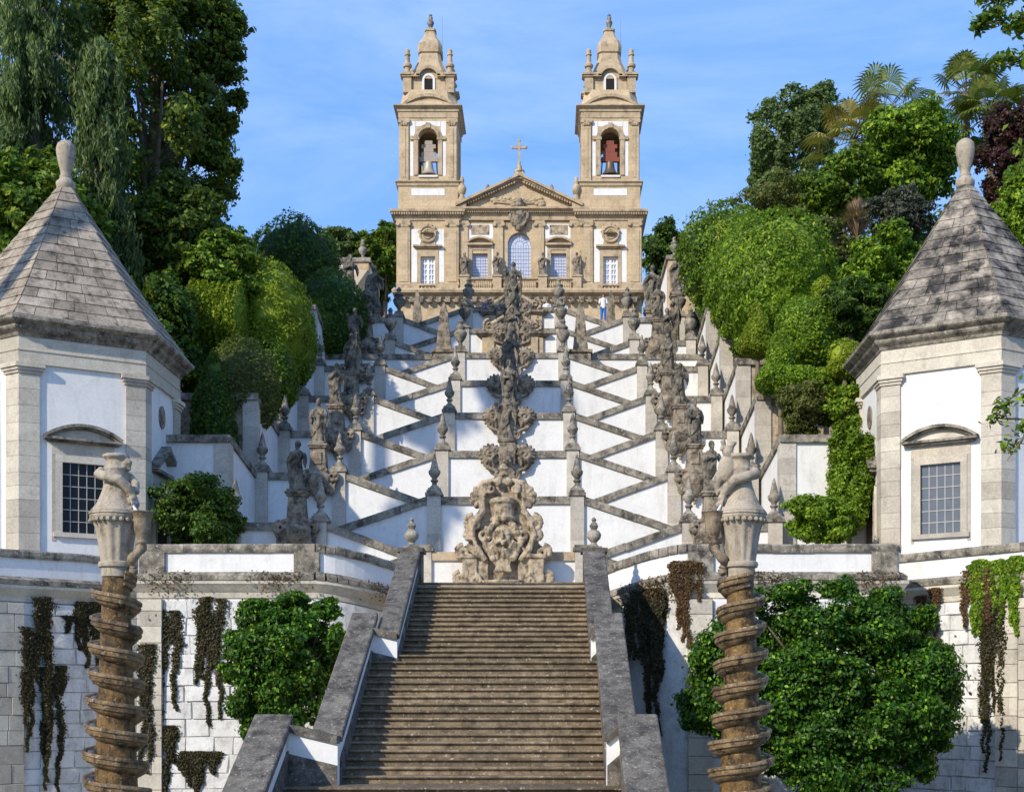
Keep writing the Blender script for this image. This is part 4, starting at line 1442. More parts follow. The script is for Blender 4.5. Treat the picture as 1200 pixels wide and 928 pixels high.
# ---- towers
def tower(s):
    tname = 'tower'
    xi, xo = cx + s * TW_IN, cx + s * TW_OUT
    xa, xb = sorted((cX(xi), cX(xo)))
    xm = (xa + xb) / 2
    hw = (xb - xa) / 2
    ym = YT + hw            # centre of the square plan
    pc = lambda px: px * CD / F       # px to metres
    # lower stage with a window opening
    wpx = xm
    m = MB()
    wall_with_holes(m, xa, xb, YT, YT + 0.8, PLZ - 0.3, cZ_(256), [(xm - pc(8.5), xm + pc(8.5), cZ_(336), cZ_(302))])
    m.box(xa, xb, YT + 0.81, YT + 2 * hw, PLZ - 0.3, cZ_(256))
    t = m.build(tname, M['church'], church)
    def B(mm, x0, x1, o, pt, pb, back=0.1):
        mm.box(xm + pc(x0), xm + pc(x1), YT - o, YT + back, cZ_(pb), cZ_(pt))
    # window, surround, lintel
    g = window(cx + 0, cx + 1, 302, 336, YT, 1, 1) if False else None
    m = MB().box(xm - pc(8.5), xm + pc(8.5), YT + 0.3, YT + 0.34, cZ_(336), cZ_(302))
    w = m.build('window', M['glass_pale'], t)
    m = MB()
    for x in (-7.9, 0, 7.9):
        m.box(xm + pc(x) - 0.09, xm + pc(x) + 0.09, YT + 0.2, YT + 0.31, cZ_(336), cZ_(302))
    for k, z in enumerate((302.9, 309.5, 316, 322.5, 329, 335.2)):
        hh = 0.07 if k in (0, 5, 1) else 0.035
        m.box(xm - pc(8.5), xm + pc(8.5), YT + 0.205, YT + 0.308, cZ_(z) - hh, cZ_(z) + hh)
    for x in (-4, 4):
        m.box(xm + pc(x) - 0.03, xm + pc(x) + 0.03, YT + 0.21, YT + 0.306, cZ_(336), cZ_(302))
    m.build('window_casement', M['paint'], t)
    m = MB()
    B(m, -12.5, -8.5, 0.07, 297, 337)
    B(m, 8.5, 12.5, 0.07, 297, 337)
    B(m, -12.5, 12.5, 0.072, 293, 297.1 + 5)
    m.build('window_surround', M['church_plain'], t)
    m = MB()
    B(m, -15.5, 15.5, 0.22, 291.4, 293)
    B(m, -17, 17, 0.34, 289.6, 291.5)
    m.build('window_lintel', M['church_plain'], t)
    m = MB()
    B(m, -19, -12.6, 0.022, 270, 332)
    B(m, 12.6, 19, 0.022, 270, 332)
    B(m, -12.5, 12.5, 0.02, 270, 289)
    m.build('white_panel', M['white'], t)
    # roundel
    m = MB()
    zc = cZ_(276.5)
    m.tube([(xm, YT - 0.16, zc), (xm, YT, zc)], 0.66, 20)
    m.lathe([(0.5, 0), (0.62, 0.04)], 8, (xm, YT, zc))
    pts = [(xm + 0.62 * math.cos(2 * PI * k / 20), YT - 0.18, zc + 0.62 * math.sin(2 * PI * k / 20)) for k in range(21)]
    m.tube(pts, 0.09, 6)
    pts = [(xm + 0.36 * math.cos(2 * PI * k / 20), YT - 0.18, zc + 0.36 * math.sin(2 * PI * k / 20)) for k in range(21)]
    m.tube(pts, 0.05, 6)
    m.prism([(xm - 0.62, cZ_(289.4)), (xm + 0.62, cZ_(289.4)), (xm + 0.5, cZ_(281)), (xm - 0.5, cZ_(281))], YT - 0.12, YT)
    for k in range(7):
        a = PI * (0.1 + 0.8 * k / 6)
        m.ell((xm + 0.72 * math.cos(a), YT - 0.12, zc + 0.74 * math.sin(a)), 0.12, 7, 5)
    for a, L in ((PI / 2 + 0.3, 0.3), (0.5, 0.22)):
        m.tube([(xm, YT - 0.2, zc), (xm + L * math.cos(a), YT - 0.2, zc + L * math.sin(a))], 0.03, 4)
    m.build('roundel', M['church_plain'], t, smooth=40)
    # corner pilasters, lower stage
    for a, b in ((-36, -21), (21, 36)):
        m = MB()
        B(m, a, b, 0.12, 268, 346)
        B(m, a + 2.2, b - 2.2, 0.17, 272, 332)
        B(m, a - 0.8, b + 0.8, 0.18, 333, 346.1)
        m.build('pilaster', M['church'], t)
        m = MB()
        B(m, a - 0.6, b + 0.6, 0.2, 260.5, 264)
        B(m, a, b, 0.17, 264, 268.1)
        for q in (a + 1, b - 1):
            m.tube([(xm + pc(q), YT - 0.3, cZ_(265)), (xm + pc(q), YT, cZ_(265))], 0.15, 8)
        m.build('capital', M['church_plain'], t)
    def corn(name, pyb, pyt, big, hw_=hw, mat='church_plain', ym_=ym):
        """square cornice ring"""
        zb, zt_ = cZ_(pyb), cZ_(pyt)
        h = zt_ - zb
        m = MB()
        prof = [(0, zb), (0.08, zb), (0.10, zb + h * .3), (big * .45, zb + h * .45), (big * .85, zb + h * .65), (big, zb + h * .7), (big, zb + h * .92), (big * .6, zt_), (-0.4, zt_), (-0.4, zb)]
        pth = [(xm - hw_, ym_ + hw_ * 0.9), (xm - hw_, ym_ - hw_), (xm + hw_, ym_ - hw_), (xm + hw_, ym_ + hw_), (xm - hw_, ym_ + hw_), (xm - hw_, ym_ + hw_ * 0.88)]
        sweep(m, pth, prof)
        return m.build(name, M[mat], t)
    corn('main_cornice', 260, 247.5, 0.46)
    m = MB()
    for k in range(30):
        x = xm - hw - 0.3 + (2 * hw + 0.6) * k / 29
        m.box(x - 0.05, x + 0.05, YT - 0.42, YT, cZ_(254.6), cZ_(252.4))
    m.build('dentils', M['church_plain'], t)
    # pedestal stage
    h2 = hw - 0.12
    m = MB().box(xm - h2, xm + h2, ym - h2, ym + h2, cZ_(248), cZ_(216))
    m.build('tower_stage', M['church'], t)
    m = MB().box(xm - pc(19.5), xm + pc(19.5), ym - h2 - 0.02, ym, cZ_(230), cZ_(222))
    m.build('white_panel', M['white'], t)
    corn('string_course', 219, 213, 0.22, h2)
    # belfry: four corner piers, arches, open inside
    h3 = hw - 0.18
    y0 = ym - h3
    zb, zt_ = cZ_(213.2), cZ_(139)
    op = pc(11.5)
    zsp = cZ_(163)
    m = MB()
    for ang in range(4):
        ca, sa = math.cos(ang * PI / 2), math.sin(ang * PI / 2)
        def tr(x, y):
            return (xm + ca * x - sa * y, ym + sa * x + ca * y)
        def bx(xa_, xb_, ya_, yb_, z0, z1):
            pts = [tr(xa_, ya_), tr(xb_, ya_), tr(xb_, yb_), tr(xa_, yb_)]
            m.slab(pts, z0, z1)
        wall = 0.7
        bx(-h3, -op, -h3, -h3 + wall, zb, zt_)
        bx(op, h3 - wall - 0.001, -h3, -h3 + wall, zb, zt_)
        bx(-op, op, -h3, -h3 + wall, zb, cZ_(205.5))
        for k in range(10):
            a0, a1 = PI * k / 10, PI * (k + 1) / 10
            q = [(op * math.cos(a1), zsp + op * math.sin(a1)), (op * math.cos(a0), zsp + op * math.sin(a0)), (op * math.cos(a0), zt_), (op * math.cos(a1), zt_)]
            n_ = len(m.v)
            vv = []
            for yq in (-h3, -h3 + wall):
                for (x, z) in q:
                    w_ = tr(x, yq)
                    vv.append((w_[0], w_[1], z))
            m.add(vv, [(0, 1, 2, 3), (7, 6, 5, 4), (0, 4, 5, 1), (1, 5, 6, 2), (2, 6, 7, 3), (3, 7, 4, 0)])
    bel = m.build('belfry', M['church'], t)
    m = MB()
    arch_r = op + 0.02
    frb = (Vector((xm, y0)), Vector((1, 0)), Vector((0, -1)), 1)
    for k in range(12):
        a0, a1 = PI * k / 12, PI * (k + 1) / 12
        p = [(arch_r * math.cos(a0), zsp + arch_r * math.sin(a0)), ((arch_r + .32) * math.cos(a0), zsp + (arch_r + .32) * math.sin(a0)), ((arch_r + .32) * math.cos(a1), zsp + (arch_r + .32) * math.sin(a1)), (arch_r * math.cos(a1), zsp + arch_r * math.sin(a1))]
        fpoly(m, frb, p, -0.05, 0.09)
    for sg in (-1, 1):
        m.box(min(xm + sg * arch_r, xm + sg * (arch_r + .32)), max(xm + sg * arch_r, xm + sg * (arch_r + .32)), y0 - 0.09, y0 + 0.05, cZ_(206), zsp)
        m.box(min(xm + sg * (arch_r - 0.1), xm + sg * (arch_r + .6)), max(xm + sg * (arch_r - 0.1), xm + sg * (arch_r + .6)), y0 - 0.12, y0 + 0.05, zsp - 0.12, zsp + 0.1)
    m.box(xm - 0.18, xm + 0.18, y0 - 0.16, y0 + 0.05, zsp + arch_r, zsp + arch_r + 0.4)
    m.build('arch_surround', M['church_plain'], t)
    m = MB()
    for sg in (-1, 1):
        a_, b_ = sorted((xm + sg * pc(17.2), xm + sg * pc(21)))
        m.box(a_, b_, y0 - 0.022, y0 + 0.1, cZ_(207), cZ_(167))
        a_, b_ = sorted((xm + sg * pc(8), xm + sg * pc(21)))
        m.box(xm + sg * pc(21) if sg < 0 else xm + sg * pc(15), xm - pc(15) if sg < 0 else xm + pc(21), y0 - 0.022, y0 + 0.1, cZ_(160), cZ_(143))
    m.box(xm - pc(14.5), xm + pc(14.5), y0 - 0.02, y0 + 0.1, cZ_(149), cZ_(143))
    m.box(xm - pc(11), xm + pc(11), y0 - 0.12, y0 + 0.1, cZ_(208.5), cZ_(206.6))
    m.build('white_panel', M['white'], t)
    for a, b in ((-36, -24.5), (24.5, 36)):
        m = MB()
        hh = h3 / hw
        m.box(xm + pc(a) * hh, xm + pc(b) * hh, y0 - 0.12, y0 + 0.1, cZ_(213), cZ_(148))
        m.box(xm + pc(a) * hh + 0.25, xm + pc(b) * hh - 0.25, y0 - 0.16, y0 + 0.1, cZ_(209), cZ_(151))
        m.build('pilaster', M['church'], t)
        m = MB()
        for (e, p0, p1, o) in ((0.0, 144, 148, 0.16), (0.06, 140.5, 144, 0.22)):
            m.box(xm + pc(a) * hh - e, xm + pc(b) * hh + e, y0 - o, y0 + 0.1, cZ_(p1), cZ_(p0))
        for q in (pc(a) * hh + 0.05, pc(b) * hh - 0.05):
            m.tube([(xm + q, y0 - 0.26, cZ_(143.5)), (xm + q, y0, cZ_(143.5))], 0.17, 8)
        for q in (0.25, 0.5, 0.75):
            m.ell((xm + pc(a + (b - a) * q) * hh, y0 - 0.15, cZ_(146)), (0.14, 0.1, 0.22), 6, 5)
        m.build('capital', M['church_plain'], t)
    m = MB().box(xm - h3 - 0.06, xm + h3 + 0.06, ym - h3 - 0.06, ym + h3 + 0.06, cZ_(139), cZ_(130.5))
    m.build('frieze', M['church_plain'], t)
    corn('belfry_cornice', 132, 124.5, 0.36, h3 + 0.05)
    # attic: concave sloping base, segmental pediment, drum with little window
    def ring(m, hs):
        """stack of squares (half size, z); chamfered"""
        v = []
        for h, z in hs:
            c = h * 0.28
            v += [(xm - h + c, ym - h, z), (xm + h - c, ym - h, z), (xm + h, ym - h + c, z), (xm + h, ym + h - c, z), (xm + h - c, ym + h, z), (xm - h + c, ym + h, z), (xm - h, ym + h - c, z), (xm - h, ym - h + c, z)]
        f = []
        for k in range(len(hs) - 1):
            for i in range(8):
                j = (i + 1) % 8
                f.append((k * 8 + i, k * 8 + j, k * 8 + 8 + j, k * 8 + 8 + i))
        f.append(tuple(reversed(range(8))))
        f.append(tuple(range((len(hs) - 1) * 8, len(hs) * 8)))
        m.add(v, f)
    m = MB()
    ring(m, [(pc(37), cZ_(125)), (pc(34.5), cZ_(121)), (pc(32.5), cZ_(115)), (pc(31), cZ_(108)), (pc(30), cZ_(104))])
    m.build('attic_base', M['church'], t)
    m = MB()
    ring(m, [(pc(27), cZ_(105)), (pc(27), cZ_(88))])
    m.build('attic', M['church'], t)
    for sx in (-1, 1):
        for sy in (-1, 1):
            m = MB()
            x, y = xm + sx * pc(25), ym + sy * pc(25)
            m.box(x - pc(5), x + pc(5), y - pc(5), y + pc(5), cZ_(107), cZ_(89))
            m.box(x - pc(6.5), x + pc(6.5), y - pc(6.5), y + pc(6.5), cZ_(89), cZ_(87))
            m.box(x - pc(8), x + pc(8), y - pc(8), y + pc(8), cZ_(87), cZ_(84.6))
            m.build('attic_pier', M['church_plain'], t)
            m = MB().lathe([(0.34, 0), (0.34, 0.2), (0.22, 0.25), (0.22, 0.55), (0.34, 0.62), (0.36, 0.78), (0.26, 0.9), (0.2, 1.0), (0.17, 1.5), (0.24, 1.56), (0.24, 1.64), (0.17, 1.7), (0.2, 1.95), (0.12, 2.05), (0, 2.08)], 10, (x, y, cZ_(84.8)))
            m.build('finial', M['church_plain'], t, smooth=40)
    m = MB()
    frf = (Vector((xm, ym - pc(30))), Vector((1, 0)), Vector((0, -1)), 1)
    arch_band(m, frf, pc(28), pc(10.5), 0.22, 0, cZ_(125), -0.3, 0.42, 16)
    fpoly(m, frf, [(-pc(28), cZ_(125.5)), (pc(28), cZ_(125.5))] + seg_ped(pc(28), pc(10.5), 0, 16, 0, cZ_(125))[::-1], -0.3, 0.25)
    m.build('segmental_pediment', M['church_plain'], t)
    # arched attic cornice over the little window
    m = MB()
    fra = (Vector((xm, ym - pc(27))), Vector((1, 0)), Vector((0, -1)), 1)
    arch_band(m, fra, pc(11), pc(9), 0.24, 0, cZ_(88.5), -0.1, 0.35, 12)
    for sg in (-1, 1):
        a_, b_ = sorted((xm + sg * pc(10.5), xm + sg * pc(20)))
        m.box(a_, b_, ym - pc(27) - 0.35, ym - pc(27) + 0.1, cZ_(89), cZ_(86.2))
    fpoly(m, fra, seg_ped(pc(11), pc(9), 0, 12, 0, cZ_(88.5))[::-1] + [(-pc(11), cZ_(90)), (pc(11), cZ_(90))], -0.3, 0.05)
    m.build('arched_cornice', M['church_plain'], t)
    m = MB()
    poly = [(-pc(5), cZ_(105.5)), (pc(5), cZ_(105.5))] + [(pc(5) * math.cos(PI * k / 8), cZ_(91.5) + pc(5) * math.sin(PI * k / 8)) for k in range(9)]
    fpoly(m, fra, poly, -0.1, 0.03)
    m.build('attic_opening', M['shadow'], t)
    m = MB()
    for k in range(10):
        a0, a1 = PI * k / 10, PI * (k + 1) / 10
        r0, r1 = pc(5), pc(7.6)
        fpoly(m, fra, [(r0 * math.cos(a0), cZ_(91.5) + r0 * math.sin(a0)), (r1 * math.cos(a0), cZ_(91.5) + r1 * math.sin(a0)), (r1 * math.cos(a1), cZ_(91.5) + r1 * math.sin(a1)), (r0 * math.cos(a1), cZ_(91.5) + r0 * math.sin(a1))], -0.05, 0.09)
    for sg in (-1, 1):
        a_, b_ = sorted((sg * pc(5), sg * pc(7.6)))
        fput(m, fra, a_, b_, cZ_(105.5), cZ_(91.5), -0.05, 0.09)
    m.build('opening_surround', M['white'], t)
    # bell-shaped spire
    m = MB()
    pr = [(pc(26), cZ_(88.5)), (pc(23.5), cZ_(84)), (pc(19.5), cZ_(78)), (pc(15.5), cZ_(71)), (pc(13.2), cZ_(65)), (pc(12.4), cZ_(61)), (pc(14), cZ_(60.5)), (pc(14.4), cZ_(57)), (pc(14), cZ_(53.5)), (pc(12), cZ_(49.5)), (pc(8.4), cZ_(46)), (pc(6.6), cZ_(42)), (pc(5.6), cZ_(39.5)), (pc(6.8), cZ_(39)), (pc(6.8), cZ_(37)), (pc(4.4), cZ_(35.8)), (pc(2.6), cZ_(35.2))]
    kk = (ym - CD) / CD
    def zk(z, base=cZ_(88.5), top=cZ_(40)):
        u = max(0.0, min(1.0, (z - base) / (top - base)))
        return z + (z - CZ) * kk * u
    pr = [(r_, zk(z)) for r_, z in pr]
    ring(m, pr)
    m.build('spire', M['church_plain'], t, smooth=28)
    m = MB().lathe([(0.2, 0), (0.2, 0.12), (0.13, 0.2), (0.2, 0.35), (0.28, 0.55), (0.25, 0.7), (0.14, 0.8), (0.17, 0.85), (0.17, 1.05), (0.1, 1.1), (0.14, 1.22), (0.0, 1.3)], 10, (xm, ym, zk(cZ_(36))))
    m.build('spire_finial', M['coping'], t, smooth=40)
    m = MB().tube([(xm + pc(14), ym, cZ_(50)), (xm + pc(14), ym, cZ_(2))], 0.025, 5)
    m.build('lightning_rod', M['metal'], t)
    # the bell (hangs in the belfry: a thing of its own)
    yb = y0 + 0.55
    bl = thing('church_bell', 'pale bronze bell under a grey wooden headstock in a belfry arch' if s < 0 else 'dark bronze bell under a red wooden headstock in a belfry arch', 'bell', (xm, yb, cZ_(204)))
    bm_ = 'bronze_pale' if s < 0 else 'bronze'
    wd_ = 'wood_grey' if s < 0 else 'wood'
    m = MB().lathe([(0.0, 0.0), (0.60, 0.0), (0.62, 0.06), (0.5, 0.22), (0.38, 0.5), (0.33, 0.85), (0.28, 1.02), (0.12, 1.1), (0.0, 1.12)], 20, (xm, yb, cZ_(203)))
    m.build('bell_body', M[bm_], bl, smooth=40)
    m = MB()
    z0 = cZ_(203) + 1.05
    m.box(xm - 0.72, xm + 0.72, yb - 0.14, yb + 0.14, z0, z0 + 0.35)
    m.box(xm - 0.55, xm + 0.55, yb - 0.13, yb + 0.13, z0 + 0.35, z0 + 0.75)
    m.box(xm - 0.38, xm + 0.38, yb - 0.14, yb + 0.14, z0 + 0.75, z0 + 1.05)
    m.box(xm - 0.56, xm + 0.56, yb - 0.13, yb + 0.13, z0 + 1.05, z0 + 1.35)
    m.box(xm - 0.30, xm + 0.30, yb - 0.14, yb + 0.14, z0 + 1.35, z0 + 1.65)
    m.build('headstock', M[wd_], bl)
    m = MB()
    for sg in (-1, 1):
        m.tube([(xm + sg * 0.70, yb, cZ_(205.5)), (xm + sg * 0.62, yb, z0 + 0.2)], 0.05, 6)
    m.box(xm - op, xm + op, yb - 0.04, yb + 0.04, z0 + 0.12, z0 + 0.2)
    m.tube([(xm, yb, cZ_(205.5)), (xm, yb, cZ_(203))], 0.07, 6)
    m.build('bell_frame', M['iron'], bl)
    return t

for s in (-1, 1):
    tower(s)

# ---- balcony over the ground storey: brackets, cornice, balustrade
m = MB()
xL, xR = cX(cx - TW_OUT + 4), cX(cx + TW_OUT - 4)
zc0, zc1 = cZ_(353), cZ_(343)
sweep(m, [(xL, YT + 3), (xL, YT - 0.5), (xR, YT - 0.5), (xR, YT + 3)], [(-0.6, zc0), (0.1, zc0), (0.12, zc0 + 0.15), (0.5, zc0 + 0.32), (0.55, zc0 + 0.5), (0.42, zc1), (-0.6, zc1)])
m.build('balcony_cornice', M['church_plain'], church)
rr = random.Random(8)
for k in range(27):
    x = xL + (xR - xL) * (k + 0.5) / 27
    m = MB().prism([(x - 0.16, zc0 - 0.42), (x + 0.16, zc0 - 0.42), (x + 0.2, zc0), (x - 0.2, zc0)], YT - 0.95, YT - 0.1)
    m.build('bracket', M['carved'], church)
m = MB().box(xL + 0.4, xR - 0.4, YT - 0.49, YT - 0.02, PLZ - 0.3, zc0 + 0.05)
m.build('ground_storey', M['church'], church)
m = MB().box(cX(cx - 16), cX(cx + 16), YT - 0.62, YT - 0.5, PLZ, PLZ + 5.2)
m.build('portal_door', M['door'], church)
ped_px = [-63.5, -25.5, 27.5, 67.5]
bal = MB().lathe([(0.10, 0), (0.10, 0.06), (0.06, 0.1), (0.11, 0.3), (0.10, 0.38), (0.05, 0.55), (0.06, 0.66), (0.09, 0.7), (0.09, 0.76)], 8)
bal_me = bal.mesh('baluster', 40)
bal_me.materials.append(M['church_plain'])
zr0, zr1 = cZ_(341), cZ_(328.5)
m = MB()
m.box(cX(cx - 71), cX(cx + 72), YT - 0.52, YT - 0.12, cZ_(343.2), zr0)
m.box(cX(cx - 71), cX(cx + 72), YT - 0.50, YT - 0.14, zr1 - 0.14, zr1)
m.build('balcony_rail', M['church_plain'], church)
for k in range(46):
    px = cx - 56 + 116 * k / 45
    if any(abs(px - cx - q) < 6.5 for q in ped_px):
        continue
    place('baluster', bal_me, (cX(px), YT - 0.32, zr0), church, scale=(1, 1, (zr1 - zr0 - 0.14) / 0.76))
for q in ped_px:
    m = MB()
    m.box(cX(cx + q - 5), cX(cx + q + 5), YT - 0.60, YT - 0.08, zr0 - 0.05, zr1 + 0.03)
    m.box(cX(cx + q - 5.8), cX(cx + q + 5.8), YT - 0.68, YT - 0.04, zr1 + 0.03, zr1 + 0.14)
    m.build('pedestal', M['church_plain'], church)
for s in (-1, 1):
    xm = cX(cx + s * (TW_IN + TW_OUT) / 2)
    m = MB()
    m.box(xm - PXm(36), xm + PXm(36), YT - 0.42, YT - 0.14, zr1 - 0.62, zr1 - 0.48)
    m.box(xm - PXm(36), xm + PXm(36), YT - 0.46, YT - 0.12, cZ_(343.2), zr0 - 0.12)
    for a, b in ((-36, -9.5), (9.5, 36)):
        m.box(xm + PXm(a), xm + PXm(b), YT - 0.44, YT - 0.13, zr0 - 0.12, zr1 - 0.62)
    m.build('balcony_rail', M['church_plain'], church)
    for k in range(4):
        place('baluster', bal_me, (xm + PXm(-6.6 + 4.4 * k), YT - 0.28, zr0 - 0.12), church, scale=(1.15, 1.15, (zr1 - 0.5 - zr0) / 0.76))
# ================================================================ CARVED STONEWORK
from mathutils import noise as mnoise
def bake(mb, voxel, mat, name, rough=0.0, rscale=6.0):
    """fuse a pile of shapes into one continuous skin, then roughen it a little"""
    me0 = mb.mesh('tmp')
    o = bpy.data.objects.new('tmp', me0)
    tmp = bpy.data.scenes.new('tmp')            # a scratch scene, so that only this one object is evaluated
    tmp.collection.objects.link(o)
    md = o.modifiers.new('r', 'REMESH')
    md.mode = 'VOXEL'
    md.voxel_size = voxel
    with bpy.context.temp_override(scene=tmp, view_layer=tmp.view_layers[0]):
        dg = bpy.context.evaluated_depsgraph_get()
        me = bpy.data.meshes.new_from_object(o.evaluated_get(dg))
    tmp.collection.objects.unlink(o)
    bpy.data.scenes.remove(tmp)
    bpy.data.objects.remove(o)
    bpy.data.meshes.remove(me0)
    me.name = name
    if rough:
        cos = [v.co.copy() for v in me.vertices]
        nos = [v.normal.copy() for v in me.vertices]
        flat = []
        for c, q in zip(cos, nos):
            c = c + q * (mnoise.noise(c * rscale) * rough + mnoise.noise(c * rscale * 2.7) * rough * 0.5)
            flat.extend(c)
        me.vertices.foreach_set('co', flat)
        me.update()
    me.materials.clear()
    me.materials.append(mat)
    me.shade_smooth()
    return me

def robe(seed, pose=0):
    """a robed standing figure, feet at z=0, 1.8 m tall, facing -y"""
    r = random.Random(seed)
    m = MB()
    lev = [(0.0, .27, .23), (.08, .29, .25), (.35, .25, .21), (.62, .24, .20), (.85, .235, .185), (1.02, .195, .155), (1.2, .225, .165), (1.34, .245, .15), (1.42, .19, .12), (1.48, .09, .085), (1.56, .075, .075)]
    n = 36
    ph = r.uniform(0, 6)
    sway = r.choice((-1, 1)) * 0.05
    v = []
    for z, rx, ry in lev:
        amp = 0.11 * max(0.15, 1 - z / 1.5)
        for i in range(n):
            a = 2 * PI * i / n
            q = 1 + amp * math.sin(8 * a + ph + z * 2.2) + amp * 0.5 * math.sin(13 * a + ph * 2)
            v.append((rx * q * math.cos(a) + sway * math.sin(z * 2.1), ry * q * math.sin(a), z))
    f = []
    for k in range(len(lev) - 1):
        for i in range(n):
            j = (i + 1) % n
            f.append((k * n + i, k * n + j, (k + 1) * n + j, (k + 1) * n + i))
    f.append(tuple(reversed(range(n))))
    f.append(tuple(range((len(lev) - 1) * n, len(lev) * n)))
    m.add(v, f)
    sx = sway * math.sin(1.5 * 2.1)
    tilt = r.uniform(-.03, .03)
    m.ell((sx + tilt, -0.02, 1.68), (0.098, 0.115, 0.135), 12, 9)
    m.ell((sx + tilt, 0.035, 1.70), (0.118, 0.115, 0.14), 12, 8)            # hair or hood
    m.ell((sx + tilt, -0.135, 1.665), (0.02, 0.03, 0.035), 6, 5)              # nose
    if pose in (0, 2):
        m.ell((sx + tilt, -0.10, 1.575), (0.065, 0.06, 0.09), 8, 6)           # beard
    hands = {0: ((.05, -.26, 1.16), (-.10, -.27, 1.02)), 1: ((.34, -.24, 1.42), (-.12, -.26, 1.05)), 2: ((.33, -.20, .95), (-.06, -.27, 1.2)), 3: ((.06, -.26, 1.28), (-.36, -.22, 1.25)), 4: ((.04, -.27, 1.3), (-.04, -.27, 1.3))}[pose]
    for sg, h in ((1, hands[0]), (-1, hands[1])):
        sh = (sx * .6 + sg * .225, 0.0, 1.34)
        el = (sg * .33, -.06, 1.06)
        m.tube([sh, ((sh[0] + el[0]) / 2 + sg * .015, -.02, 1.2), el], [.085, .09, .085], 8)
        m.tube([el, ((el[0] + h[0]) / 2, (el[1] + h[1]) / 2, (el[2] + h[2]) / 2), h], [.085, .07, .042], 8)
        m.ell(h, (.045, .05, .055), 7, 5)
        # hanging sleeve
        m.tube([el, (el[0] + sg * .01, el[1] - .02, el[2] - .28)], [.09, .03], 6)
    # mantle folds swung across the body
    for k in range(5):
        x0 = .22 - .03 * k
        m.tube([(x0, -.10, 1.32 - .05 * k), (.08, -.21, 1.02 - .09 * k), (-.12, -.21, .78 - .09 * k), (-.25, -.10, .62 - .10 * k)], [.03, .042, .042, .028], 6)
    for k in range(3):
        m.tube([(-.24 + .03 * k, .02 - .05 * k, 1.3), (-.29, -.02 - .04 * k, .8), (-.26, -.04 - .03 * k, .25)], [.05, .06, .05], 6)
    if pose == 1:
        m.tube([(.36, -.26, .02), (.34, -.25, 1.95)], .022, 6)
        m.box(.24, .46, -.275, -.235, 1.72, 1.76)
    if pose == 2:
        m.box(-.16, .04, -.33, -.25, 1.12, 1.38)                              # book
    if pose == 3:
        m.ell((-.38, -.24, 1.36), (.09, .09, .11), 8, 6)                      # vessel
    m.box(-.32, .32, -.28, .28, -.10, .03)
    return m

statues = [bake(robe(11 + k, k), 0.021, M['statue'], 'figure', 0.007, 9) for k in range(5)]

# ---- pinnacles
def pinnacle_mesh(mat):
    m = MB()
    m.box(-.24, .24, -.24, .24, 0, .12)
    m.lathe([(.22, .12), (.16, .20), (.10, .26), (.09, .34), (.15, .40), (.15, .44), (.09, .49), (.12, .55), (.21, .66), (.235, .76), (.22, .82), (.17, .86), (.15, .95), (.105, 1.15), (.055, 1.36), (.02, 1.46), (0, 1.48)], 16)
    me = m.mesh('pinnacle', 38)
    me.materials.append(mat)
    return me
pin_me = pinnacle_mesh(M['coping'])
def urn_mesh(mat, flame=True):
    m = MB()
    m.box(-.22, .22, -.22, .22, 0, .14)
    m.lathe([(.16, .14), (.10, .22), (.08, .3), (.12, .36), (.24, .52), (.31, .72), (.31, .80), (.24, .86), (.17, .92), (.23, 1.0), (.23, 1.06), (.12, 1.12), (.09, 1.22), (.13, 1.3), (.06, 1.42), (0, 1.46)], 16, flute=0.03, fn=8)
    me = m.mesh('urn', 38)
    me.materials.append(mat)
    return me
urn_me = urn_mesh(M['coping'])
vase_m = MB()
vase_m.box(-.3, .3, -.3, .3, 0, .12)
vase_m.lathe([(.24, .12), (.15, .2), (.1, .3), (.14, .36), (.25, .5), (.28, .66), (.22, .8), (.11, .9), (.14, .96), (.17, 1.06), (.12, 1.16), (.06, 1.24), (.1, 1.33), (.04, 1.43), (0, 1.45)], 16)
vase_me = vase_m.mesh('vase', 38)
vase_me.materials.append(M['coping'])

first = {}
for (loc, i, kind, s) in PIN:
    if i >= 5:
        nm, me, cat = 'stone_urn', urn_me, 'urn'
        sd = 'maple bush side' if s < 0 else 'large maple side'
        lab = 'dark lidded stone urn on the %s post of the %s level, %s' % (kind, ordn[i], sd)
        grp = 'urns on the upper zigzag posts'
    else:
        nm, me, cat = 'stone_pinnacle', pin_me, 'pinnacle'
        sd = 'maple bush side' if s < 0 else 'large maple side'
        lab = {'inner': 'pointed stone pinnacle flanking the %s middle landing, %s', 'outer': 'pointed stone pinnacle at the %s outer turn of zigzag stair, %s', 'end': 'pointed stone pinnacle on the %s end post by the garden wall, %s'}[kind] % (ordn[i], sd)
        grp = {'inner': 'pinnacles beside the middle landings', 'outer': 'pinnacles at the outer turns', 'end': 'pinnacles along the garden walls'}[kind]
    o = bpy.data.objects.new(nm, me)
    o.location = (loc[0], loc[1], loc[2] - 0.01)
    o.rotation_euler = (0, 0, R(rnd.uniform(-6, 6)))
    if i >= 5:
        o.scale = (1.15, 1.15, 1.15)
    COL.objects.link(o)
    tag(o, lab, cat, grp)
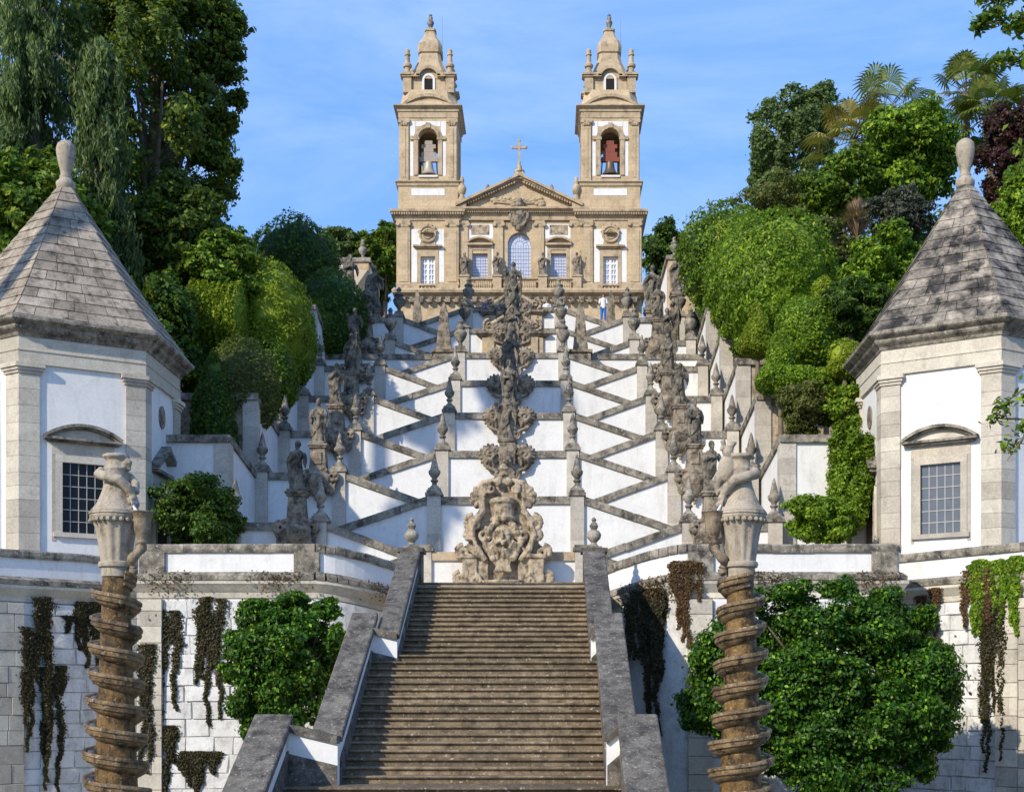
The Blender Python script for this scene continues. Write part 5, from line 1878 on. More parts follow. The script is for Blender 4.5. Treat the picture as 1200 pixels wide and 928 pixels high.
# vases at the head of the broad stair
for x in (-4.08, 1.45):
    o = bpy.data.objects.new('stone_vase', vase_me)
    o.location = (x, 40.4, CZ + 4.56)
    o.scale = (0.8, 0.8, 0.68)
    COL.objects.link(o)
    tag(o, 'small bulbous stone vase at the head of broad stair, %s side' % ('maple bush' if x < 0 else 'large maple'), 'vase', 'vases heading the broad stair')
    m = MB().box(x - .33, x + .33, 40.0, 40.8, TZ - 0.5, CZ + 4.45)
    m.box(x - .40, x + .40, 39.93, 40.87, CZ + 4.45, CZ + 4.57)
    p = m.build('stair_pedestal', M['coping_dark'])
    tag(p, 'square dark stone pedestal at the head of broad stair, %s side' % ('maple bush' if x < 0 else 'large maple'), 'pedestal', 'pedestals heading the broad stair')

# ---- corbelled pedestals with figures on the outer landings
def corbel():
    m = MB()
    m.hexa([(-.36, -.30, 0.02), (.36, -.30, 0.02), (.36, .36, 0.02), (-.36, .36, 0.02)], [(-.29, -.24, .95), (.29, -.24, .95), (.29, .3, .95), (-.29, .3, .95)])
    m.box(-.40, .40, -.34, .40, -.02, .12)
    m.box(-.36, .36, -.30, .36, .95, 1.03)
    m.box(-.41, .41, -.35, .41, 1.03, 1.12)
    m.box(-.17, .17, -.33, -.2, .3, .78)
    m.ell((0, -.12, -.42), (.62, .46, .50), 18, 11)
    m.ell((0, -.30, -.36), (.42, .34, .34), 14, 9)
    m.lathe([(.02, -1.32), (.07, -1.28), (.05, -1.2), (.13, -1.12), (.10, -1.05), (.24, -.95), (.34, -.8), (.42, -.65)], 12, (0, -.1, 0))
    for s in (-1, 1):
        m.volute((s * .60, -.25, -.22), .24, 1.5, PI / 2, -s, .075)
        m.volute((s * .50, -.30, -.72), .20, 1.5, -PI / 2, s, .065)
        m.tube([(s * .40, -.2, .05), (s * .66, -.2, -.05), (s * .80, -.2, -.30), (s * .66, -.22, -.60), (s * .36, -.2, -.92)], [.08, .09, .09, .08, .06], 7)
        for k in range(4):
            m.ell((s * (.72 - .1 * k), -.28, -.15 - .2 * k), .10, 7, 5)
    return m
corb_me = bake(corbel(), 0.025, M['carved'], 'corbel', 0.008, 10)
feat = ['holding a book', 'with raised staff', 'with bent arms', 'lifting a vessel', 'with joined hands']
order = [2, 0, 4, 1, 3, 0, 2]
for i in range(NLEV - 1):
    d, z = lv(i)
    dA = d + 2.51
    for s in (-1, 1):
        if i >= 6:
            continue
        wd = 'maple bush' if s < 0 else 'large maple'
        x = ax(dA) + s * 7.62 if i < 4 else ax(dA) + s * 8.1
        zA = z + RISE
        sc = 1.0 if i < 5 else 1.1
        c = bpy.data.objects.new('statue_corbel', corb_me)
        c.location = (x, dA - .05, zA)
        COL.objects.link(c)
        tag(c, 'scrolled bulging stone pedestal of the %s outer landing, %s side' % (ordn[i], wd), 'pedestal', 'statue pedestals of the outer landings')
        k = order[i] if s < 0 else order[-1 - i]
        o = bpy.data.objects.new('robed_statue', statues[k])
        o.location = (x, dA, zA + 1.2)
        o.rotation_euler = (0, 0, R(rnd.uniform(-25, 25)))
        o.scale = (sc, sc, sc)
        COL.objects.link(o)
        tag(o, 'weathered robed stone statue %s on the %s outer landing, %s side' % ({0: 'with folded arms', 1: 'holding a staff', 2: 'holding a book', 3: 'lifting a vessel', 4: 'with joined hands'}[k], ordn[i], wd), 'statue', 'statues on the outer landings')

# ---- wall fountains on the axis
def shell_wing(m, s, cxx, cz, r):
    """a ribbed shell with a scrolled rim, beside the axis"""
    for k in range(13):
        a = PI * (-0.6 + 1.55 * k / 12)
        if s < 0:
            a = PI - a
        e = (cxx + r * math.cos(a), -.22 + .06 * (k % 2), cz + r * math.sin(a))
        m.tube([(cxx, -.30, cz), ((cxx + e[0]) / 2, -.34, (cz + e[2]) / 2), e], [.05, .075, .075], 6)
        m.ell(e, .07, 7, 5)
    m.ell((cxx, -.16, cz), (r * 1.0, .15, r * 1.0), 14, 8)
    m.volute((cxx, -.34, cz + .02), r * .62, 1.5, PI / 2, -s, .075)
def axis_fountain(seed):
    r = random.Random(seed)
    m = MB()
    for s in (-1, 1):
        shell_wing(m, s, s * .72, -.10, .46)
        m.tube([(s * .25, -.2, -.9), (s * .5, -.25, -.75), (s * .85, -.25, -.62), (s * 1.0, -.2, -.4)], [.07, .08, .09, .06], 7)
        m.volute((s * .36, -.3, -.95), .18, 1.4, -PI / 2, s, .06)
    m.hexa([(-.30, -.35, -1.0), (.30, -.35, -1.0), (.30, .1, -1.0), (-.30, .1, -1.0)], [(-.36, -.42, .1), (.36, -.42, .1), (.36, .3, .1), (-.36, .3, .1)])
    m.lathe([(.03, -1.75), (.09, -1.7), (.07, -1.6), (.2, -1.5), (.26, -1.4), (.2, -1.3), (.34, -1.2), (.38, -1.1), (.3, -1.0)], 12, (0, -.14, 0))
    m.ell((0, -.42, -.32), (.20, .18, .26), 12, 9)                # mask
    m.ell((0, -.60, -.34), (.04, .05, .07), 6, 5)
    for s in (-1, 1):
        m.ell((s * .08, -.57, -.25), (.05, .03, .03), 6, 5)
        m.ell((s * .12, -.53, -.40), (.06, .05, .05), 6, 5)
    m.tube([(0, -.58, -.46), (0, -.8, -.5)], [.04, .03], 6)
    m.box(-.42, .42, -.40, .35, .08, .22)
    m.box(-.34, .34, -.34, .34, .22, .42)
    for k in range(10):
        a = 2 * PI * k / 10
        m.ell((.36 * math.cos(a), -.05 + .3 * math.sin(a), .16), .08, 6, 5)
    return m
af_me = bake(axis_fountain(3), 0.024, M['carved'], 'wall_fountain', 0.009, 11)
for i in range(2, 8):
    d, z = lv(i)
    f_ = bpy.data.objects.new('wall_fountain', af_me)
    f_.location = (ax(d), d + 0.02, z - 0.12)
    if i >= 6:
        f_.scale = (1.1, 1.1, 1.1)
    COL.objects.link(f_)
    tag(f_, 'carved wall fountain with shell wings on the %s middle landing' % ordn[i], 'fountain', 'wall fountains on the stair axis')
    k = [0, 2, 3, 0, 4, 2, 1, 3][i]
    sc = 1.12 if i < 6 else 1.3
    o = bpy.data.objects.new('robed_statue', statues[k])
    o.location = (ax(d), d + .02, z + .34 + (0.5 if i == 6 else 0.1))
    o.rotation_euler = (0, 0, R([0, 0, -14, 16, -10, 12, 4, -5][i]))
    o.scale = (sc, sc, sc)
    COL.objects.link(o)
    tag(o, 'dark weathered stone figure above the wall fountain of the %s middle landing' % ordn[i], 'statue', 'figures on the stair axis')
# warm stone niche work behind the two upper landings
for i in (6, 7):
    d, z = lv(i)
    a = ax(d)
    nb = thing('niche_wall', 'warm carved stone niche wall behind the %s middle landing' % ordn[i], 'wall', (a, d, z - 2.7))
    m = MB()
    m.box(a - 1.75, a + 1.75, d - .16, d + .2, z - 3.2, z - .35)
    m.build('niche_body', M['church'], nb)
    m = MB()
    sweep(m, [(a - 1.9, d + .2), (a - 1.9, d - .18), (a + 1.9, d - .18), (a + 1.9, d + .2)], [(0, z - .55), (.06, z - .5), (.22, z - .36), (.22, z - .24), (.1, z - .2), (-.3, z - .2), (-.3, z - .55)])
    m.build('niche_cornice', M['carved'], nb)
    for s in (-1, 1):
        m = MB().box(min(a + s * 1.05, a + s * 1.45), max(a + s * 1.05, a + s * 1.45), d - .28, d, z - 3.2, z - .56)
        m.build('niche_pilaster', M['church_plain'], nb)
        m = MB()
        m.volute((a + s * 1.35, d - .1, z + .12), .38, 1.5, PI / 2, -s, .11)
        m.tube([(a + s * 1.7, d, z - .1), (a + s * 1.2, d, z + .25), (a + s * .5, d, z + .7)], [.14, .16, .12], 7)
        m.build('niche_scroll', M['carved_warm'], nb, smooth=60)

# ---- the big fountain at the foot of the zigzag stair
fx, fy = ax(46.0) + 0.02, 45.75
def fpz(py):
    return (820.0 - py) * fy / F + CZ
def fpx(w):
    return w * fy / F
half = [(705, 58), (690, 57), (683, 55), (676, 47), (668, 44), (660, 46), (655, 54), (648, 53), (641, 47), (636, 41), (630, 41), (624, 42), (618, 43), (611, 40), (606, 35), (602, 31), (596, 27), (590, 25), (583, 27), (578, 24), (570, 21), (564, 15), (559, 12)]
m = MB()
poly = [(fx - fpx(w), fpz(py)) for py, w in half] + [(fx + fpx(w), fpz(py)) for py, w in reversed(half)]
# strips so that the outline stays well formed
for (p0, w0), (p1, w1) in zip(half[:-1], half[1:]):
    m.hexa([(fx - fpx(w0), fy, fpz(p0)), (fx + fpx(w0), fy, fpz(p0)), (fx + fpx(w0), fy + .55, fpz(p0)), (fx - fpx(w0), fy + .55, fpz(p0))],
           [(fx - fpx(w1), fy, fpz(p1)), (fx + fpx(w1), fy, fpz(p1)), (fx + fpx(w1), fy + .55, fpz(p1)), (fx - fpx(w1), fy + .55, fpz(p1))])
Y0 = fy
for s in (-1, 1):
    # side pilasters and scrolls at the base
    x = fx + s * fpx(39)
    m.box(x - .26, x + .26, Y0 - .30, Y0 + .2, TZ - .1, fpz(652))
    m.box(x - .33, x + .33, Y0 - .36, Y0 + .2, fpz(655), fpz(650))
    m.box(fx + s * fpx(23) - .17, fx + s * fpx(23) + .17, Y0 - .22, Y0 + .2, TZ - .1, fpz(655))
    m.volute((fx + s * fpx(51), Y0 - .12, fpz(678)), .22, 1.5, PI / 2, -s, .11)
    m.volute((fx + s * fpx(32), Y0 - .3, fpz(681)), .20, 1.4, PI / 2, s, .08)
    m.volute((fx + s * fpx(47), Y0 - .10, fpz(648)), .26, 1.5, PI / 2, -s, .12)
    m.volute((fx + s * fpx(39), Y0 - .12, fpz(628)), .18, 1.4, PI / 2, -s, .11)
    m.volute((fx + s * fpx(35), Y0 - .14, fpz(614)), .30, 1.5, PI / 2, -s, .12)
    m.volute((fx + s * fpx(22), Y0 - .24, fpz(628)), .24, 1.5, PI / 2, s, .10)
    m.tube([(fx + s * fpx(24), Y0 - .16, fpz(585)), (fx + s * fpx(24), Y0 - .22, fpz(600)), (fx + s * fpx(33), Y0 - .2, fpz(612)), (fx + s * fpx(36), Y0 - .2, fpz(628)), (fx + s * fpx(30), Y0 - .26, fpz(645)), (fx + s * fpx(20), Y0 - .28, fpz(658))], [.10, .13, .14, .13, .14, .10], 8)
    # crowning wings
    for k in range(7):
        a = PI * (-.5 + 1.15 * k / 6)
        a = a if s > 0 else PI - a
        c = (fx + s * fpx(24), Y0 - .14, fpz(583))
        e = (c[0] + .36 * math.cos(a), Y0 - .1, c[2] + .36 * math.sin(a))
        m.tube([c, e], [.07, .12], 6)
        m.ell(e, .11, 7, 5)
    m.tube([(fx + s * fpx(32), Y0 - .1, fpz(576)), (fx + s * fpx(24), Y0 - .1, fpz(567)), (fx + s * fpx(10), Y0 - .1, fpz(563))], [.10, .12, .08], 7)
    m.volute((fx + s * fpx(14), Y0 - .22, fpz(574)), .18, 1.4, PI / 2, -s, .07)
    m.ell((fx + s * fpx(6), Y0 - .2, fpz(566)), (.14, .12, .16), 8, 6)
    for k in range(5):
        m.ell((fx + s * fpx(12 + 2.3 * k), Y0 - .32, fpz(655 - 5 * k)), (.13, .10, .13), 7, 5)
# barrel, mask with hair and beard, spout, basin
m.lathe([(.40, 0), (.46, .05), (.46, .15), (.38, .22), (.38, .62), (.44, .68), (.44, .8), (.30, .86)], 18, (fx, Y0 - .06, fpz(613)))
m.ell((fx, Y0 - .22, fpz(630)), (.38, .30, .42), 18, 12)
m.ell((fx, Y0 - .52, fpz(631)), (.07, .09, .13), 8, 7)
for s in (-1, 1):
    m.ell((fx + s * .15, Y0 - .48, fpz(627)), (.10, .05, .04), 8, 6)
    m.ell((fx + s * .18, Y0 - .42, fpz(633)), (.11, .09, .10), 8, 6)
    m.tube([(fx + s * .06, Y0 - .54, fpz(635)), (fx + s * .24, Y0 - .44, fpz(638)), (fx + s * .38, Y0 - .34, fpz(644))], [.05, .07, .05], 6)
for k in range(9):
    a = PI * (1.08 + .84 * k / 8)
    m.tube([(fx + .3 * math.cos(a), Y0 - .42, fpz(634) + .3 * math.sin(a)), (fx + .62 * math.cos(a), Y0 - .28, fpz(637) + .62 * math.sin(a))], [.11, .06], 6)
for k in range(11):
    a = PI * (.05 + .9 * k / 10)
    m.ell((fx + .48 * math.cos(a), Y0 - .32, fpz(628) + .48 * math.sin(a)), .12, 7, 5)
for k in range(6):
    m.tube([(fx + (-.3 + .12 * k), Y0 - .25, fpz(654)), (fx + (-.2 + .08 * k), Y0 - .3, fpz(664)), (fx + (-.26 + .104 * k), Y0 - .3, fpz(671))], [.07, .05, .07], 6)
m.tube([(fx, Y0 - .5, fpz(638)), (fx, Y0 - .75, fpz(640))], [.07, .05], 7)
m.lathe([(.62, 0), (.64, .35), (.70, .42), (.70, .5), (.3, .5)], 20, (fx, Y0 - .25, fpz(698)), sy=.7)
m.lathe([(.1, 0), (.2, .1), (.14, .22), (.22, .32), (.12, .45), (.05, .5)], 10, (fx, Y0 + .1, fpz(560)))
big_me = bake(m, 0.028, M['carved_warm'], 'scrolled_fountain', 0.010, 10)
bf = bpy.data.objects.new('scrolled_fountain', big_me)
COL.objects.link(bf)
tag(bf, 'large scrolled baroque fountain with a bearded mask at the head of broad stair', 'fountain')
# upright figure on the first middle landing above it
d, z = lv(1)
o = bpy.data.objects.new('robed_statue', statues[0])
o.location = (ax(d), d + .05, z - .05)
o.scale = (.9, .9, .62)
if False:
    COL.objects.link(o)

# ---- obelisks on the upper terrace
ob = MB()
ob.box(-.55, .55, -.55, .55, -.6, .9)
ob.box(-.65, .65, -.65, .65, .9, 1.05)
ob.hexa([(-.42, -.42, 1.05), (.42, -.42, 1.05), (.42, .42, 1.05), (-.42, .42, 1.05)], [(-.20, -.20, 3.3), (.20, -.20, 3.3), (.20, .20, 3.3), (-.20, .20, 3.3)])
ob.hexa([(-.20, -.20, 3.3), (.20, -.20, 3.3), (.20, .20, 3.3), (-.20, .20, 3.3)], [(-.03, -.03, 3.75), (.03, -.03, 3.75), (.03, .03, 3.75), (-.03, .03, 3.75)])
ob_me = ob.mesh('obelisk')
ob_me.materials.append(M['carved'])
d, z = lv(5)
for s in (-1, 1):
    o = bpy.data.objects.new('obelisk', ob_me)
    o.location = (ax(d) + s * 3.72, d + 1.0, z - .75)
    COL.objects.link(o)
    tag(o, 'tall tapering grey stone obelisk beside the upper middle landings, %s side' % ('maple bush' if s < 0 else 'large maple'), 'obelisk', 'obelisks flanking the upper landings')
    # smaller obelisk-like pinnacles before the church
    o = bpy.data.objects.new('obelisk', ob_me)
    o.location = (ax(90) + s * 6.4, 88.0, PLZ + .2)
    o.scale = (.8, .8, .95)
    COL.objects.link(o)
    tag(o, 'slender grey stone obelisk on the square before the tower with the %s bell' % ('pale' if s < 0 else 'dark'), 'obelisk', 'obelisks before the church towers')
    # big carved groups against the slope at the ends of the upper terrace
    for j, (xx, yy, zz, sc, kk) in enumerate(((9.2, 76.5, 0.4, 1.35, 1), (8.4, 80.5, 3.6, 1.45, 4), (10.4, 84.5, 5.8, 1.35, 2), (11.4, 75.0, 1.2, 1.3, 0))):
        X = ax(yy) + s * xx
        zb = z + zz - 1.2
        t_ = bpy.data.objects.new('statue_corbel', corb_me)
        t_.location = (X, yy, zb + .8)
        t_.scale = (1.3, 1.3, 1.5)
        COL.objects.link(t_)
        nth = ['beside the cross parapet', 'behind the cross parapet', 'at the edge of the church square', 'against the wooded slope'][j]
        sd = 'maple bush side' if s < 0 else 'large maple side'
        tag(t_, 'tall scrolled stone pedestal %s, %s' % (nth, sd), 'pedestal', 'pedestals on the upper terrace')
        o = bpy.data.objects.new('robed_statue', statues[kk])
        o.location = (X, yy, zb + 2.55)
        o.scale = (sc, sc, sc)
        o.rotation_euler = (0, 0, R(-s * 25))
        COL.objects.link(o)
        tag(o, 'large weathered robed statue %s, %s' % (nth, sd), 'statue', 'statues on the upper terrace')
        b_ = MB().box(X - .5, X + .5, yy - .2, yy + .6, zb - 3.5, zb + .8)
        p_ = b_.build('statue_pier', M['post'])
        tag(p_, 'square granite pier under the statue %s, %s' % (nth, sd), 'pier', 'piers on the upper terrace')
# flank walls of the church square, each with an urn
for s in (-1, 1):
    pxl = (395, 432) if s < 0 else (783, 800)
    dd = 93.0
    x0, x1 = (pxl[0] - 640) * dd / F, (pxl[1] - 640) * dd / F
    zt_ = P(0, 303 if s < 0 else 300, dd).z
    w = thing('square_wall', 'tall white wall with granite edge and urns beside the church, %s' % ('maple bush side' if s < 0 else 'large maple side'), 'wall', ((x0 + x1) / 2, dd, PLZ))
    MB().box(x0, x1, dd, dd + 6, PLZ - 8, zt_ - .3).build('wall_panel', M['white'], w)
    xe = x1 - .45 if s < 0 else x0 + .45
    MB().box(xe - .46, xe + .46, dd - .1, dd + .8, PLZ - 8, zt_ - .3).build('corner_pier', M['church'], w)
    MB().box(x0 - .15, x1 + .15, dd - .22, dd + 6.1, zt_ - .3, zt_).build('coping', M['coping'], w)
    # raking wall coming forward
    xr0, xr1 = (xe - .4, xe + .4)
    m = MB()
    xprism(m, [(dd - 9, PLZ - 9), (dd - .1, PLZ - 9), (dd - .1, zt_ - .8), (dd - 9, zt_ - 5.4)], xr0, xr1)
    m.build('raking_wall', M['church'], w)
    o = bpy.data.objects.new('stone_urn', urn_me)
    o.location = (xe, dd + .35, zt_)
    COL.objects.link(o)
    tag(o, 'stone urn on the wall corner beside the church, %s' % ('maple bush side' if s < 0 else 'large maple side'), 'urn')

# ---- statues on the church balcony
for j, q in enumerate(ped_px):
    o = bpy.data.objects.new('robed_statue', statues[[0, 2, 4, 1][j]].copy())
    o.data.materials.clear()
    o.data.materials.append(M['carved'])
    o.location = (cX(cx + q), YT - .34, zr1 + .23)
    o.scale = (.98, .98, .98)
    o.rotation_euler = (0, 0, R([15, -20, 0, -10][j]))
    COL.objects.link(o)
    tag(o, 'robed stone statue on the church balcony, %s' % ['next to the tower with the pale bell', 'between arched window and pale bell side window', 'between arched window and dark bell side window', 'next to the tower with the dark bell'][j], 'statue', 'statues on the church balcony')

# ================================================================ SPIRAL FOUNTAIN COLUMNS
def spiral_column(px, s, label):
    """s = -1: spiral and figure turned one way, +1 the mirror image"""
    D = 18.7
    X = (px - 640) * D / F
    t = thing('spiral_column', label, 'fountain column', (X, D, GZ))
    zc = CZ + (820 - 666) * D / F
    H = zc - GZ
    def rs(z):
        return .178 + (zc - z) * .0385
    m = MB().lathe([(rs(GZ + H * k / 24), GZ + H * k / 24) for k in range(25)], 28, (X, D, 0))
    m.build('shaft', M['wet'], t, smooth=50)
    m = MB()
    m.box(X - .75, X + .75, D - .75, D + .75, GZ - .05, GZ + .3)
    m.lathe([(.7, .3), (.72, .42), (.6, .5), (.5, .62)], 24, (X, D, GZ))
    m.build('base', M['wet'], t, smooth=40)
    # spiral channel
    m = MB()
    pitch = .375
    n = 36
    z1 = zc - .10
    turns = int((H - .7) / pitch)
    tot = turns * n
    v = []
    f = []
    K = None
    th0 = R(-40)
    for k in range(tot + 1):
        z = z1 - pitch * k / n
        a = th0 - s * 2 * PI * k / n
        r0 = rs(z)
        ro = .325 + (z1 - z) * .050
        wob = 1 + .025 * math.sin(k * .61) + .02 * math.sin(k * 1.7)
        ro *= wob
        if k < 10:
            ro = r0 + (ro - r0) * (.4 + .06 * k)
        pr = [(r0 - .03, .035), (ro - .075, .02), (ro - .05, .055), (ro - .012, .062), (ro, .048), (ro, .012), (ro - .022, .004), (ro - .024, -.016), (ro - .012, -.024), (ro - .020, -.060), (ro - .055, -.075), (ro - .062, -.095), (r0 + .04, -.14), (r0 - .03, -.17)]
        K = len(pr)
        for (q, dz) in pr:
            v.append((X + q * math.cos(a), D + q * math.sin(a), z + dz))
    for k in range(tot):
        for j in range(K):
            jj = (j + 1) % K
            q = (k * K + j, (k + 1) * K + j, (k + 1) * K + jj, k * K + jj)
            f.append(q if s > 0 else tuple(reversed(q)))
    f.append(tuple(range(K)))
    f.append(tuple(range(tot * K, (tot + 1) * K)))
    m.add(v, f)
    sp = m.build('spiral_channel', M['wet_ledge'], t, smooth=45)
    # water lying in the channel
    m = MB()
    v = []
    for k in range(tot + 1):
        z = z1 - pitch * k / n
        a = th0 - s * 2 * PI * k / n
        for q in (rs(z) + .01, .325 + (z1 - z) * .050 - .072):
            v.append((X + q * math.cos(a), D + q * math.sin(a), z + .040))
    f = [(2 * k, 2 * k + 1, 2 * k + 3, 2 * k + 2) for k in range(tot)]
    m.add(v, f)
    m.build('channel_water', M['water'], t)
    # capital: neck ring, fluted bell, leafy rim
    m = MB()
    m.lathe([(.20, -.12), (.20, .0), (.235, .015), (.245, .05), (.235, .085), (.20, .10)], 28, (X, D, zc))
    m.lathe([(.20, .09), (.215, .2), (.24, .38), (.27, .55), (.315, .66), (.325, .70)], 60, (X, D, zc), flute=.055, fn=12)
    m.lathe([(.30, .66), (.345, .68), (.36, .71), (.355, .735), (.37, .745), (.365, .775), (.2, .79)], 36, (X, D, zc))
    for k in range(24):
        a = 2 * PI * k / 24
        m.ell((X + .335 * math.cos(a), D + .335 * math.sin(a), zc + .66), (.04, .04, .035), 6, 5)
    m.build('capital', M['capital'], t, smooth=45)
    # bell-skirted half figure with bent arm and ring collar
    zt_ = zc + .77
    inn = -s            # side towards the stair
    m = MB()
    m.lathe([(.36, 0), (.345, .03), (.27, .12), (.215, .24), (.175, .36), (.15, .46), (.145, .56), (.15, .60), (.16, .62), (.135, .66), (.13, .74), (.155, .765), (.185, .785), (.185, .815), (.15, .83)], 28, (X, D, zt_))
    # near arm bends round the front and drops its hand over the cup; far arm goes round the back
    m.tube([(X - inn * .17, D - .06, zt_ + .60), (X - inn * .20, D - .14, zt_ + .53), (X - inn * .06, D - .22, zt_ + .49), (X + inn * .12, D - .22, zt_ + .44), (X + inn * .22, D - .17, zt_ + .34), (X + inn * .27, D - .14, zt_ + .24)], [.065, .072, .074, .072, .066, .05], 12)
    m.tube([(X - inn * .10, D + .14, zt_ + .60), (X + inn * .14, D + .16, zt_ + .54), (X + inn * .26, D + .05, zt_ + .42), (X + inn * .29, D - .04, zt_ + .28)], [.065, .065, .06, .05], 10)
    m.ell((X + inn * .28, D - .13, zt_ + .20), (.06, .07, .06), 9, 7)
    for k in range(4):
        m.tube([(X + inn * (.26 + .02 * k), D - .19 + .03 * k, zt_ + .19), (X + inn * (.29 + .02 * k), D - .20 + .03 * k, zt_ + .12), (X + inn * (.285 + .02 * k), D - .18 + .03 * k, zt_ + .07)], [.024, .022, .014], 7)
    m.tube([(X + inn * .23, D - .10, zt_ + .20), (X + inn * .25, D - .14, zt_ + .12)], [.026, .016], 7)
    if s > 0:
        # a crested bird clinging to the shoulder
        m.ell((X + inn * .20, D - .02, zt_ + .62), (.13, .12, .20), 12, 9)
        m.ell((X + inn * .19, D - .06, zt_ + .86), (.08, .08, .09), 10, 8)
        m.tube([(X + inn * .20, D - .06, zt_ + .88), (X + inn * .29, D - .10, zt_ + .90), (X + inn * .31, D - .11, zt_ + .86)], [.05, .035, .008], 7)
        m.tube([(X + inn * .13, D, zt_ + .88), (X + inn * .10, D, zt_ + 1.0), (X + inn * .05, D, zt_ + 1.0)], [.04, .05, .012], 7)
        m.tube([(X + inn * .22, D, zt_ + .88), (X + inn * .25, D, zt_ + 1.02), (X + inn * .22, D, zt_ + 1.07)], [.035, .04, .01], 7)
        m.tube([(X + inn * .25, D - .04, zt_ + .66), (X + inn * .34, D - .02, zt_ + .45), (X + inn * .33, D - .02, zt_ + .25)], [.06, .08, .015], 8)
    else:
        m.ell((X + inn * .14, D, zt_ + .68), (.07, .11, .10), 9, 7)
        m.tube([(X + inn * .12, D - .04, zt_ + .78), (X + inn * .20, D - .05, zt_ + .70), (X + inn * .20, D - .04, zt_ + .60)], [.05, .05, .03], 8)
    fm = bake(m, 0.016, M['capital'], 'half_figure', 0.004, 20)
    fo = bpy.data.objects.new('half_figure', fm)
    fo.location = -Vector((X, D, GZ))
    link(fo, t)
    # poured water and the cup beside the capital with its twisted stem
    xc = X + inn * .40
    m = MB().tube([(X + inn * .29, D - .18, zt_ + .12), (X + inn * .335, D - .19, zt_ + .02), (X + inn * .36, D - .19, zt_ - .10)], [.018, .028, .034], 8)
    m.build('poured_water', M['water_white'], t, smooth=60)
    m = MB()
    m.lathe([(.05, -.46), (.075, -.42), (.055, -.37), (.08, -.32), (.115, -.22), (.125, -.10), (.145, -.02), (.17, .0), (.165, .012), (.13, -.03), (.10, -.08)], 20, (xc, D - .12, zt_))
    pts = []
    rr_ = []
    for k in range(16):
        u = k / 15
        a = u * 2.6 * PI
        pts.append((xc - inn * (.03 + .15 * u) + .035 * math.sin(a) * inn, D - .12 + .035 * math.cos(a) + .03 * u, zt_ - .44 - .42 * u))
        rr_.append(.075 + .012 * math.sin(a * 2) - .02 * u)
    m.tube(pts, rr_, 10)
    m.build('cup', M['wet_cup'], t, smooth=50)
    return t
M['wet_cup'] = stone('wet_cup_stone', (0.22, 0.165, 0.105), (0.36, 0.29, 0.20), (0.05, 0.034, 0.02), 0.9, scale=2.6, streak=1.0, dpos=0.50, bump=0.8, rough=0.5)
mw, n_, b_, o_ = newmat('dark_water')
b_.inputs['Base Color'].default_value = (0.02, 0.025, 0.03, 1)
b_.inputs['Roughness'].default_value = 0.05
M['water'] = mw
M['water_white'] = plain('foaming_water', (0.75, 0.78, 0.80), 0.2)
spiral_column(136, -1, 'brown wet spiral column, its half figure pouring into a cup, before the dark chapel window')
spiral_column(868, 1, 'brown wet spiral column crowned by a half figure with a clinging bird, before the large maple')

# ================================================================ PEOPLE ON THE CHURCH SQUARE
def person(px, pyh, dd, label, shirt, legs, hair, pose=0):
    top = P(px, pyh, dd)
    t = thing('person', label, 'person', (top.x, dd, top.z - 1.68), 'visitors on the church square')
    z0 = top.z - 1.68
    X = top.x
    m = MB()
    for sg in (-1, 1):
        m.tube([(X + sg * .10, dd, z0 + .88), (X + sg * .11, dd - .02, z0 + .48), (X + sg * .12, dd, z0 + .08)], [.095, .065, .045], 8)
        m.ell((X + sg * .12, dd - .06, z0 + .04), (.045, .12, .04), 8, 5)
        m.tube([(X + sg * .19, dd, z0 + 1.40), (X + sg * .25, dd, z0 + 1.12), (X + sg * .22, dd - .12, z0 + .88)], [.055, .045, .032], 8)
        m.ell((X + sg * .22, dd - .14, z0 + .82), (.035, .04, .07), 7, 5)
    m.lathe([(.15, .84), (.17, .95), (.14, 1.12), (.17, 1.32), (.19, 1.40), (.09, 1.46), (.055, 1.48), (.05, 1.54)], 14, (X, dd, z0), sy=.65)
    m.ell((X, dd, z0 + 1.59), (.075, .095, .11), 10, 8)
    m.ell((X, dd - .1, z0 + 1.585), (.015, .02, .025), 5, 4)
    me = bake(m, 0.028, M['skin'], 'body')
    o = bpy.data.objects.new('body', me)
    o.location = -Vector((X, dd, z0))
    link(o, t)
    m = MB()
    m.lathe([(.175, .80), (.185, .95), (.155, 1.12), (.185, 1.32), (.20, 1.40), (.10, 1.475)], 14, (X, dd, z0), sy=.72)
    for sg in (-1, 1):
        m.tube([(X + sg * .18, dd, z0 + 1.41), (X + sg * .255, dd, z0 + 1.12)], [.07, .062], 8)
    m.build('shirt', shirt, t, smooth=60)
    m = MB()
    for sg in (-1, 1):
        m.tube([(X + sg * .09, dd, z0 + .9), (X + sg * .11, dd - .02, z0 + .48), (X + sg * .12, dd, z0 + .1)], [.115, .085, .07], 8)
    m.build('trousers', legs, t, smooth=60)
    MB().ell((X, dd + .02, z0 + 1.63), (.088, .1, .095), 10, 7).build('hair', hair, t, smooth=60)
M['skin'] = plain('skin', (0.42, 0.26, 0.18), 0.6)
M['cl_navy'] = plain('navy_cloth', (0.02, 0.03, 0.12), 0.8)
M['cl_white'] = plain('white_cloth', (0.75, 0.74, 0.72), 0.8)
M['cl_blue'] = plain('bright_blue_cloth', (0.02, 0.16, 0.50), 0.8)
M['cl_dark'] = plain('dark_cloth', (0.03, 0.03, 0.035), 0.8)
M['hair_dark'] = plain('dark_hair', (0.02, 0.014, 0.01), 0.6)
MB().box(-14, 12, 84.2, 86.5, PLZ, PLZ + .45).build('square_step', M['step']).__setitem__('kind', 'structure')
person(570, 350, 85.0, 'visitor in a navy shirt looking over the top landing', M['cl_navy'], M['cl_dark'], M['hair_dark'])
person(641, 352, 85.0, 'visitor in a white top beside the axis statues', M['cl_white'], M['cl_dark'], M['hair_dark'])
